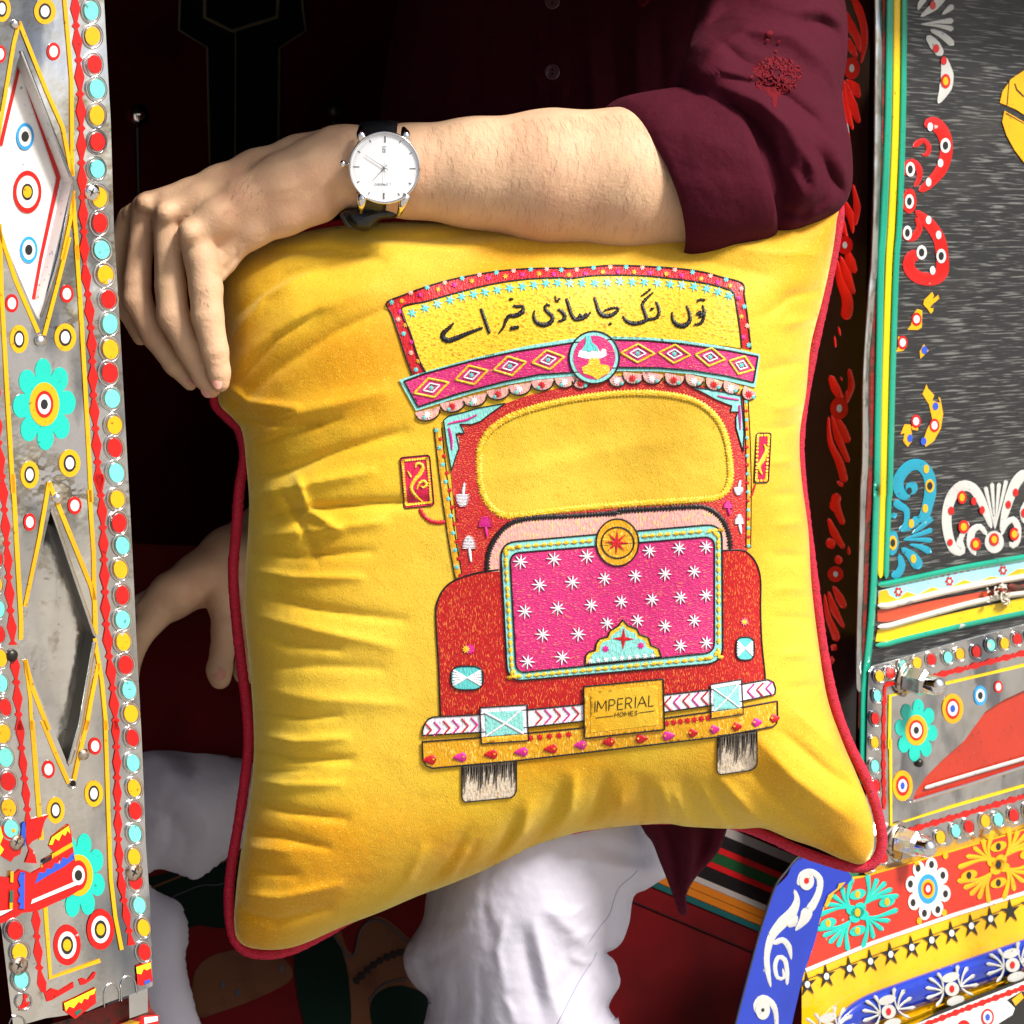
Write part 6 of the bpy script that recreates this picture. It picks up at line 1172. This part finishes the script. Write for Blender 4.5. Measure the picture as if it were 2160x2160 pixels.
# fine hairs on forearm and hand
hr = random.Random(11); hv = []; hf = []
def addhair(u, v, a, L, w):
    pts = []
    for k in range(4):
        t = k/3; uu = u+math.cos(a+t*.5)*L*t; v2 = v+math.sin(a+t*.5)*L*t; r = hit(uu, v2)
        if r[0] is None or (r[0]-CC).dot(CF) > DD+.06: return
        pts.append(r[0]-Vector(rays(np.array(uu), np.array(v2)))*(.0003+.0012*t))
    k0 = len(hv)
    for i, p in enumerate(pts):
        ww = w*(1-i/3.2); hv.append(p+Vector((-math.sin(a)*ww, 0, -math.cos(a)*ww))); hv.append(p-Vector((-math.sin(a)*ww, 0, -math.cos(a)*ww))); hv.append(p+NRM*ww)
    for i in range(3):
        for j in range(3): hf.append((k0+i*3+j, k0+i*3+(j+1) % 3, k0+i*3+3+(j+1) % 3, k0+i*3+3+j))
for i in range(800):
    u = hr.uniform(885, 1410); v = 262+(hr.random()**1.5)*250-(u-900)*.06; addhair(u, v, 1.25+hr.uniform(-.4, .4)+(v-380)/300, hr.uniform(22, 48), .000055)
for i in range(60):
    u = hr.gauss(520, 26); v = hr.gauss(400, 26); addhair(u, v, 1.9+hr.uniform(-.5, .4), hr.uniform(12, 26), .00006)
for i in range(30): addhair(hr.uniform(405, 440), hr.uniform(600, 645), .9+hr.uniform(-.3, .3), 12, .0001)
h_ = raw('arm_hair', [tuple(p) for p in hv], hf, HAIR, person, False); h_['kind'] = 'stuff'

# ---- sleeve
def ringtube(name, rings, m, nseg=48, sub=6, cr=(), closed_end=False, thick=True, wob=0):
    """rings: (A, B, bulge_px, half_depth, centre_depth); A top and B bottom in photo px"""
    arr = np.array([[*r[0], *r[1], r[2][0], r[2][1], r[3], r[4]] for r in rings], float)
    n = len(arr); rows = []
    for i in range(n-1):
        a, b, c, d = arr[max(i-1, 0)], arr[i], arr[i+1], arr[min(i+2, n-1)]
        for k in range(sub): t = k/sub; rows.append(.5*((2*b)+(c-a)*t+(2*a-5*b+4*c-d)*t*t+(-a+3*b-3*c+d)*t**3))
    rows.append(arr[-1]); rows = np.array(rows); th = np.arange(nseg)/nseg*2*math.pi
    cu = (rows[:, 0]+rows[:, 2])/2; cvv = (rows[:, 1]+rows[:, 3])/2; hu = (rows[:, 0]-rows[:, 2])/2; hv_ = (rows[:, 1]-rows[:, 3])/2
    U = cu[:, None]+hu[:, None]*np.cos(th)+rows[:, 4][:, None]*np.sin(th); V = cvv[:, None]+hv_[:, None]*np.cos(th)+rows[:, 5][:, None]*np.sin(th)
    S = np.sin(th)[None, :]; sg = np.sign(S)*np.abs(S)**.85
    Dp = rows[:, 7][:, None]-rows[:, 6][:, None]*sg
    f = np.clip(S*2, 0, 1); Dp = Dp - relief(U, V, cr)*f
    vs = PN(U, V, Dp); k = len(rows); vv3 = vs.reshape(-1, 3)
    fs = [(i*nseg+j, i*nseg+(j+1) % nseg, (i+1)*nseg+(j+1) % nseg, (i+1)*nseg+j) for i in range(k-1) for j in range(nseg)]
    o = raw(name, vv3, fs, m, person)
    md = o.modifiers.new('thickness', 'SOLIDIFY'); md.thickness = .0016; md.offset = 0
    return o
def qp(x, y): return cv(Q_, [(x, y)])[0]
def qc(L): return [(cv(Q_, p), w_, a_) for p, w_, a_ in L]
CUFC = qc([([(1330, 325), (1440, 420), (1500, 600), (1520, 800)], 14, -.004), ([(1130, 620), (1300, 640), (1480, 640)], 12, -.0012), ([(1150, 690), (1300, 700), (1450, 690)], 14, .0012), ([(1150, 360), (1300, 350)], 10, .0015), ([(1200, 480), (1400, 560)], 30, .002), ([(1220, 820), (1400, 830)], 40, .002)])
ringtube('cuff', [(qp(918, 400), qp(1165, 975), (62, -22), .060, .020), (qp(960, 368), qp(1200, 980), (58, -22), .064, .020), (qp(1050, 345), qp(1290, 968), (56, -18), .067, .020), (qp(1180, 326), qp(1400, 936), (54, -14), .068, .021), (qp(1300, 318), qp(1500, 902), (42, -8), .067, .022), (qp(1340, 330), qp(1530, 880), (30, -6), .060, .022)], SHIRT, 64, 8, CUFC)
SLC = qc([([(1340, 330), (1470, 370), (1600, 480), (1670, 620), (1670, 780)], 20, .014), ([(1340, 350), (1440, 440), (1530, 560), (1560, 700), (1540, 860)], 20, -.014), ([(1700, 560), (1740, 650), (1800, 730)], 14, -.014), ([(1690, 470), (1760, 560), (1812, 690)], 16, .010), ([(1580, 880), (1680, 800), (1800, 735)], 18, .010), ([(1560, 780), (1640, 800), (1720, 740)], 14, -.008),
          ([(1195, 260), (1260, 120), (1360, 40), (1500, -10)], 22, -.014), ([(1200, 310), (1300, 190), (1430, 110), (1600, 130), (1720, 240), (1790, 440)], 30, .014), ([(1235, 200), (1290, 60), (1330, -30)], 18, .008), ([(1640, 90), (1700, 80), (1760, 110), (1785, 230)], 14, -.014), ([(1630, 40), (1720, 40), (1795, 100)], 16, .010), ([(1380, 290), (1540, 330), (1680, 440), (1760, 560)], 20, -.013),
          ([(1575, 420), (1640, 540), (1660, 680)], 9, -.008), ([(1730, 300), (1790, 480)], 12, -.010), ([(1600, 640), (1640, 720), (1600, 830)], 12, .008), ([(1480, 0), (1600, 40), (1700, 10)], 16, .008), ([(1330, 150), (1420, 230), (1500, 260)], 16, -.008), ([(1260, 290), (1340, 260), (1460, 290)], 12, .008), ([(1540, 480), (1560, 620)], 9, .007)])
ringtube('sleeve', [(qp(1190, 345), qp(1440, 900), (40, -10), .060, .024), (qp(1185, 330), qp(1530, 888), (40, -16), .062, .025), (qp(1190, 290), qp(1640, 855), (36, -26), .066, .028), (qp(1195, 250), qp(1760, 790), (24, -30), .070, .032), (qp(1205, 215), qp(1815, 700), (10, -30), .074, .040), (qp(1215, 175), qp(1818, 560), (0, -30), .076, .050),
                    (qp(1230, 130), qp(1795, 440), (-4, -26), .077, .064), (qp(1240, 80), qp(1782, 330), (-4, -20), .078, .080), (qp(1250, 20), qp(1800, 210), (-4, -16), .080, .095), (qp(1255, -60), qp(1800, 60), (0, -10), .082, .115), (qp(1255, -160), qp(1775, -60), (0, -10), .085, .14), (qp(1200, -330), qp(1700, -250), (0, -10), .09, .18)], SHIRT, 96, 10, SLC)
# raised embroidery motif on the sleeve
def s_hit(objs, u, v):
    dr = Vector(rays(np.array(u), np.array(v))).normalized(); best = None
    for bt in objs:
        r = bt.ray_cast(CC, dr)
        if r[0] is not None and (best is None or r[3] < best[3]): best = r
    return best
def bv_of(o): M = np.array(MWD[o]); me = o.data; v = np.empty(len(me.vertices)*3); me.vertices.foreach_get('co', v); v = v.reshape(-1, 3) @ M[:3, :3].T + M[:3, 3]; return BVHTree.FromPolygons([tuple(p) for p in v], [tuple(p.vertices) for p in me.polygons])
sl_o = [o for o in COL.objects if o.name == 'sleeve'][0]; sbv = [bv_of(sl_o)]
class OnSurf:
    flat = False
    def at(s, u, v, off=0.0):
        u = np.atleast_1d(np.asarray(u, float)); v = np.atleast_1d(np.asarray(v, float)); out = []
        off = np.broadcast_to(off, u.shape)
        for a, b, c in zip(u.ravel(), v.ravel(), off.ravel()):
            r = s_hit(s.b, a, b); d = ((r[0]-CC).dot(CF)-DD) if r else .0
            out.append(PN(a, b, d-.0011-c))
        return np.array(out).reshape(u.shape+(3,))
OS = OnSurf(); OS.b = sbv
m = Mesh(OS, Q_); r7 = random.Random(21)
for i in range(260):
    t = r7.random(); yv = 215+t*180; wd_ = 92*math.sin(min(1, (t*1.1+.12))*math.pi)**.8; x = 1540+r7.uniform(-1, 1)*wd_-(yv-300)*.05; a = r7.uniform(0, 6.28); L = r7.uniform(6, 15)
    if i % 3 == 0: m.star((x, yv), 9, 5, 5, THRD_M, .0006, a)
    else: m.stroke([(x-L*math.cos(a), yv-L*math.sin(a)), (x+4*math.sin(a), yv-4*math.cos(a)), (x+L*math.cos(a), yv+L*math.sin(a))], [4, 10, 4], THRD_M, .0002, .0014, step=3)
for x, yv, r in ((1515, 125, 14), (1508, 150, 9), (1552, 155, 9), (1500, 245, 9), (1575, 245, 9), (1520, 122, 12), (1540, 190, 7)): m.star((x, yv), r, r*.6, 6, THRD_M, .0014)
m.build('embroidered_motif', person)

# ---- shirt front (torso), in the shade
TOR = [(760, -200), (840, -60), (828, 60), (812, 160), (800, 300), (790, 700), (780, 1400), (1300, 1600), (1520, 1200), (1560, 600), (1640, 200), (1650, -200)]
TC = [([(1165, -60), (1160, 200), (1165, 420)], 5, -.003), ([(1180, -60), (1175, 420)], 8, .002), ([(1010, 0), (990, 250)], 16, -.004), ([(930, 40), (900, 280)], 18, -.004), ([(1240, 40), (1260, 330)], 10, .005), ([(1290, 20), (1310, 300)], 10, -.005), ([(1340, 60), (1350, 250)], 10, .005), ([(1390, 30), (1400, 230)], 10, -.005), ([(1080, 100), (1090, 380)], 12, -.002)]
shirt, tg_ = puff('shirt', TOR, .40, .14, .06, SHIRT, person, sp=12, cr=TC, power=.5, gr=14)
tb = [bv_of(shirt)]; OS2 = OnSurf(); OS2.b = tb
m = Mesh(OS2, Q_); m.poly([(655, -80), (782, -80), (775, 420), (650, 420)], SHIRT, .0012, .001, sp=16); m.build('placket', person)
m = Mesh(OS2, Q_); m.stroke([(1010, -60), (1030, -20), (1045, 15), (1070, -10)], [16, 30, 24, 10], THRD_M, .001, .002); m.build('embroidered_motif', person)
BTN = mat('shirt_button', lin(120, 84, 92), .12, 0, coat=.8)
for y0 in (266, 5):
    m = Mesh(OS2, Q_); m.ell((711, y0), 26, 27, BTN, .0026, .0016, n=24); m.stroke([(711+24*math.cos(t), y0+25*math.sin(t)) for t in np.arange(20)/20*6.28], 9, BTN, .0026, .0012, closed=True)
    for s in (-1, 1): m.ell((711, y0+s*7), 4, 4, INT_DK, .0034, n=8)
    m.build('button', person)
# shirt tail under the pillow
TL = cv(S_, [(1330, -60), (1400, 130), (1450, 200), (1490, 300), (1530, 400), (1560, 480), (1590, 570), (1608, 602), (1640, 600), (1645, 560), (1640, 490), (1680, 410), (1740, 340), (1810, 260), (1850, 170), (1880, 40), (1860, -80)])
TLC = [(cv(S_, p), w_, a_) for p, w_, a_ in (([(1640, 60), (1670, 280), (1630, 540)], 14, .012), ([(1560, 80), (1590, 270), (1610, 520)], 12, -.010), ([(1760, 40), (1740, 200), (1660, 400)], 14, -.012), ([(1480, 60), (1520, 250)], 12, .006))]
puff('shirt_tail', TL, .098, .012, .012, SHIRT, person, sp=7, cr=TLC, power=.5)
m = Mesh(type('F', (), {'flat': False, 'at': lambda s, u, v, off=0.0: PN(u, v, .090-np.asarray(off))})(), S_); m.stroke([(1510, 535), (1520, 580), (1560, 614), (1600, 608), (1615, 595)], 5, THRD_M, 0, .0008); m.build('loose_thread', person)
# ---- trousers
KN = cv(S_, [(160, -260), (230, 300), (205, 500), (190, 615), (150, 690), (95, 780), (80, 850), (100, 930), (150, 1000), (215, 1062), (205, 1150), (185, 1260), (150, 1700), (1330, 1800), (1275, 1220), (1250, 1170), (1212, 1110), (1236, 1050), (1268, 1000), (1276, 955), (1264, 915), (1256, 875), (1228, 835), (1200, 810), (1248, 786), (1290, 740), (1325, 640), (1350, 500), (1420, 460), (1490, 415), (1545, 370), (1500, 250), (1450, 100), (1400, -260)])
KC = [(cv(S_, p), w_, a_) for p, w_, a_ in (([(1480, 350), (1370, 350), (1000, 292)], 12, .010), ([(1460, 260), (1360, 280), (1150, 220)], 20, -.014), ([(1360, 360), (1280, 440), (1230, 540), (1170, 650), (1100, 750)], 5, -.003), ([(1145, 800), (1080, 920), (1010, 1040), (940, 1170)], 5, -.003), ([(1380, 470), (1300, 580), (1240, 700)], 22, -.012),
      ([(880, 580), (1000, 680), (1140, 800)], 20, .012), ([(800, 650), (850, 850), (900, 1050), (960, 1200)], 20, .014), ([(740, 720), (790, 950), (850, 1200)], 24, -.010), ([(960, 760), (1000, 900), (960, 1060)], 26, -.012), ([(1240, 900), (1180, 980), (1120, 1100)], 22, .008), ([(1190, 830), (1240, 900), (1250, 960)], 9, -.008),
      ([(230, 560), (160, 740), (130, 860)], 20, .008), ([(380, 760), (260, 840), (150, 880)], 26, -.012), ([(210, 940), (235, 1010), (215, 1080)], 12, -.010), ([(300, 960), (280, 1100), (300, 1260)], 16, .008), ([(360, 900), (380, 1060), (340, 1260)], 20, -.010), ([(440, 560), (400, 700), (300, 780)], 30, .008), ([(200, 520), (300, 400)], 20, -.006), ([(1200, 1100), (1250, 1180)], 12, -.008))]
KC += [(cv(S_, p), w_, a_) for p, w_, a_ in (([(560, 300), (520, 500), (560, 720)], 10, -.004), ([(640, 620), (600, 800), (640, 1000)], 9, .005), ([(1080, 560), (1000, 600), (900, 580)], 9, .006), ([(1100, 620), (1040, 700), (980, 700)], 7, -.004), ([(500, 900), (520, 1100), (500, 1250)], 12, -.006), ([(640, 1050), (700, 1200)], 9, .005),
      ([(1190, 640), (1130, 700), (1060, 700)], 8, .006), ([(1260, 600), (1200, 660)], 6, -.005), ([(1150, 850), (1080, 860), (1000, 830)], 7, .006), ([(1120, 930), (1160, 1000), (1150, 1100)], 8, -.006), ([(1230, 980), (1190, 1060)], 6, .006), ([(120, 820), (200, 860), (260, 930)], 8, .006), ([(150, 900), (220, 960)], 6, -.005), ([(420, 420), (560, 560), (620, 700)], 26, .005), ([(300, 640), (420, 640)], 12, -.005))]
KC = [(p, w_, a_*.55) for p, w_, a_ in KC]
kn_, _g = puff('trouser_leg', KN, .195, .16, .08, LINEN, person, sp=8, cr=KC, power=.52, gr=8, smooth=8)
OS3 = OnSurf(); OS3.b = [bv_of(kn_)]; SEAM = mat('seam_stitch', lin(150, 150, 172), .8)
for pts in ([(1370, 352), (1345, 385), (1270, 450), (1240, 520), (1215, 600), (1160, 670), (1100, 755)], [(1145, 805), (1125, 850), (1065, 940), (1020, 1020), (985, 1090), (945, 1170), (900, 1260)]):
    m = Mesh(OS3, S_); m.stroke(pts, 5, SEAM, -.0007, .0003, step=4); m.build('trouser_seam', person)
LGo = cv(D_, [(780, 60), (900, 110), (1300, 180), (1540, 222), (1640, 260), (1660, 500), (1560, 800), (1470, 870), (1380, 940), (1240, 1044), (1180, 1020), (1100, 985), (1010, 960), (960, 1000), (1040, 1075), (1150, 1130), (1200, 1250), (1215, 1380), (1190, 1520), (1215, 1680), (1250, 1830), (1275, 2100), (700, 2100), (700, 200)])
LC = [(cv(D_, p), w_, a_) for p, w_, a_ in (([(940, 560), (1090, 620), (1080, 800), (960, 900)], 14, -.012), ([(1080, 430), (1200, 480), (1330, 640), (1330, 800)], 30, .014), ([(1120, 640), (1180, 740), (1150, 900)], 22, -.012), ([(960, 1060), (1000, 1300), (1100, 1560)], 26, -.012), ([(1150, 160), (1280, 250)], 22, -.008), ([(1000, 300), (1130, 400)], 30, .01), ([(1120, 1200), (1140, 1400), (1160, 1700)], 22, .01))]
LC = [(p, w_*1.2, a_*.5) for p, w_, a_ in LC]
puff('trouser_leg', LGo, .56, .09, .08, LINEN, person, sp=8, cr=LC, power=.5, gr=6)

# ============================================================ wristwatch
wu, wv = O_[0]+905*O_[2], O_[1]+922*O_[2]
wd0 = -.0405; wc = P(wu, wv, wd0)
wz = (-Vector(rays(np.array(wu), np.array(wv))).normalized()*1.0 + Vector((-.04, 0, .05))).normalized(); wx = (CR - wz*CR.dot(wz)).normalized(); wy = wz.cross(wx)
WF = Matrix(((wx.x, wy.x, wz.x, wc.x), (wx.y, wy.y, wz.y, wc.y), (wx.z, wy.z, wz.z, wc.z), (0, 0, 0, 1)))
watch = link('wristwatch', None, None, WF); watch['label'] = 'round white-dial wristwatch with steel case and black leather strap on the wrist'; watch['category'] = 'wristwatch'
R = 76.5*PXM(wd0); DIAL = mat('white_dial', (.93, .94, .95, 1), .3, 0, coat=.3); LEA = mat('black_leather', (.012, .012, .014, 1), .32, coat=.2, bump=[(k3(380), .5, .0015)]); MK = mat('dial_marker_metal', (.35, .33, .31, 1), .25, .8); MK2 = mat('dial_print', (.18, .18, .18, 1), .5)
lathe([(0.0001, -.009), (R*.80, -.009), (R*.97, -.0062), (R, -.0030), (R, .0005), (R*.975, .0018), (R*.94, .0018), (R*.925, .0004)], 72, CHROME, WF, 'case', watch)
lathe([(0.0001, .0002), (R*.93, .0002)], 72, DIAL, WF, 'dial', watch, False)
def wob_(name, m, mm): return m
class WS:
    flat = True
    def __init__(s): s.mat = WF
ws = WS()
def wmesh(name, polys, m, z=.0003, h=.0003, parent=watch):
    vs = []; fs = []
    for q in polys:
        k = len(vs); n = len(q); vs += [(x*R, y*R, z+h) for x, y in q]+[(x*R, y*R, z) for x, y in q]; ar = sum(q[i][0]*q[(i+1) % n][1]-q[(i+1) % n][0]*q[i][1] for i in range(n))
        idx = list(range(n)) if ar > 0 else list(range(n))[::-1]
        fs.append([k+i for i in idx]); fs += [(k+i, k+(i+1) % n, k+(i+1) % n+n, k+i+n) for i in range(n)]
    me = bpy.data.meshes.new(name); me.from_pydata(vs, [], fs); me.materials.append(m); me.update(); return link(name, me, parent, WF)
def bar(a, r0, r1, w0, w1=None):
    w1 = w0 if w1 is None else w1; dx, dy = math.sin(a), math.cos(a); return [(dx*r0-dy*w0, dy*r0+dx*w0), (dx*r1-dy*w1, dy*r1+dx*w1), (dx*r1+dy*w1, dy*r1-dx*w1), (dx*r0+dy*w0, dy*r0-dx*w0)]
for i in range(12): a = i*math.pi/6+.03; L = .17 if i % 3 == 0 else .08; wmesh('hour_marker', [bar(a, .86-L, .86, .020 if i % 6 == 0 else .011)], MK)
wmesh('minute_track', [bar(i/120*2*math.pi, .80, .88, .0025) for i in range(120)], mat('faint_track', (.55, .56, .57, 1), .4), .00025, .0001)
wmesh('hour_hand', [bar(math.radians(223), -.10, .50, .012, .003)], MK, .0008); wmesh('minute_hand', [bar(math.radians(-57), -.12, .62, .010, .003)], MK, .0011); wmesh('second_hand', [bar(math.radians(179), -.18, .74, .0035)], MK, .0014)
lathe([(0.0001, .0020), (R*.035, .0018), (R*.04, .0006)], 16, MK, WF, 'hand_cap', watch)
wmesh('date_window', [[(-.045, .42), (.045, .42), (.045, .58), (-.045, .58)]], MK2, .0003, .0002); wmesh('date_window', [[(-.035, .43), (.035, .43), (.035, .56), (-.035, .56)]], DIAL, .0005, .0002)
def wtext(s, org, ux, uy, lw, z, name):
    pol = []
    for i, ch in enumerate(s):
        for st_ in FONT[ch]:
            p = [(org[0]+ux*(i+x*.78), org[1]+uy*y) for x, y in st_]
            for a, b in zip(p[:-1], p[1:]):
                d = math.hypot(b[0]-a[0], b[1]-a[1])+1e-9; nx, ny = -(b[1]-a[1])/d*lw, (b[0]-a[0])/d*lw; pol.append([(a[0]+nx, a[1]+ny), (b[0]+nx, b[1]+ny), (b[0]-nx, b[1]-ny), (a[0]-nx, a[1]-ny)])
    wmesh(name, pol, MK2, z, .0001)
wtext('LONGBO', (.17, -.43), -.078, -.062, .005, .0003, 'dial_lettering'); wtext('5', (.02, .54), -.05, -.09, .008, .0008, 'date_numeral')
GL = bpy.data.materials.new('watch_glass'); GL.use_nodes = True; nt = GL.node_tree; nt.nodes.clear(); o_n = nt.nodes.new('ShaderNodeOutputMaterial'); mxn = nt.nodes.new('ShaderNodeMixShader'); tr = nt.nodes.new('ShaderNodeBsdfTransparent'); gs = nt.nodes.new('ShaderNodeBsdfGlossy'); gs.inputs['Roughness'].default_value = .03
fr_ = nt.nodes.new('ShaderNodeFresnel'); fr_.inputs[0].default_value = 1.35; nt.links.new(fr_.outputs[0], mxn.inputs[0]); nt.links.new(tr.outputs[0], mxn.inputs[1]); nt.links.new(gs.outputs[0], mxn.inputs[2]); nt.links.new(mxn.outputs[0], o_n.inputs[0])
lathe([(0.0001, .0030), (R*.5, .0028), (R*.85, .0023), (R*.935, .0017)], 64, GL, WF, 'crystal', watch)
# crown, lugs
def blob(name, pts, rad, m): return None
def local_tube(name, pts, rr, m, n=12, parent=watch, sx=1):
    p = np.array(pts, float); tg = np.gradient(p, axis=0); tg /= np.linalg.norm(tg, axis=1)[:, None]; rf = np.array([0, 0, 1.]) if abs(tg[0][2]) < .9 else np.array([1., 0, 0]); a = np.cross(tg, rf); a /= np.linalg.norm(a, axis=1)[:, None]; b = np.cross(tg, a); rr = np.array(rr)
    vs = []
    for t in np.arange(n)/n*2*math.pi: vs.append(p+rr[:, None]*(a*math.cos(t)*sx+b*math.sin(t)))
    vs = np.stack(vs, 1).reshape(-1, 3); k = len(p); fs = [(i*n+j, i*n+(j+1) % n, (i+1)*n+(j+1) % n, (i+1)*n+j) for i in range(k-1) for j in range(n)]+[tuple(range(n))[::-1], tuple((k-1)*n+j for j in range(n))]
    me = bpy.data.meshes.new(name); me.from_pydata([tuple(q) for q in vs], [], fs); me.materials.append(m); me.polygons.foreach_set('use_smooth', [True]*len(fs)); me.update(); return link(name, me, parent, WF)
local_tube('crown', [(-R*.98, R*.09, -.003), (-R*1.08, R*.10, -.003), (-R*1.09, R*.10, -.003), (-R*1.2, R*.11, -.003), (-R*1.23, R*.11, -.003)], [.0012, .0012, .0026, .0028, .0014], CHROME)
for sx_, sy_ in ((-1, 1), (1, 1), (-1, -1), (1, -1)):
    x1 = (-.68 if sx_ < 0 else .52) if sy_ > 0 else (-.68 if sx_ < 0 else .38); y1 = 1.08 if sy_ > 0 else -1.20
    if sx_ > 0 and sy_ < 0: y1 = -1.26
    x0 = (-.62 if sx_ < 0 else .62)
    local_tube('lug', [(x0*R, sy_*.72*R, -.002), ((x0*.5+x1*.5)*R, sy_*.95*R, -.003), (x1*R, y1*R, -.010)], [.0040, .0034, .0018], CHROME, 10)
# strap: leather band round the wrist, section by section in camera space
ax0 = (735, 356); ang = np.linspace(-.2, 2*math.pi-.2, 60); rad = 88*PXM(0)+.0022
vs = []; nn = 0; cen = np.array(P(wu-3, 358, .0)); ex_ = np.array(CR)*.998+np.array(CU)*.02; uy_ = np.array(CU); fz = np.array(CF)
for t in ang:
    dirn = uy_*math.cos(t)-fz*math.sin(t)*.92; low_ = max(0, -math.cos(t)); wl_ = (.0142-.004*low_); off_ = -.006*low_-.0025
    for sx_, dr in ((-1, 0), (-1, .0022), (-.5, .0030), (.5, .0030), (1, .0022), (1, 0)): vs.append(cen+dirn*(rad+dr+.0035*max(0, -math.sin(t))*0)+ex_*(sx_*wl_+off_))
k = len(ang); fs = [(i*6+j, i*6+(j+1) % 6, ((i+1) % k)*6+(j+1) % 6, ((i+1) % k)*6+j) for i in range(k-1) for j in range(6)]
raw('strap', vs, fs, LEA, watch, True, WF)
# folded strap end and keeper below the wrist
def wpuff(o, d0, T, nm):
    k, _ = puff(nm, cv(O_, o), d0, T, T, LEA, watch, sp=4, power=.5, gr=3, smooth=4)
wpuff([(330, 1540), (300, 1600), (345, 1700), (440, 1790), (560, 1845), (680, 1835), (770, 1770), (830, 1690), (1080, 1640), (1100, 1520), (900, 1480), (560, 1500)], -.004, .012, 'strap_end')
wpuff([(300, 1560), (260, 1610), (300, 1720), (420, 1810), (470, 1800), (400, 1720), (350, 1640), (340, 1570)], -.014, .003, 'strap_keeper')

bpy.context.view_layer.update()
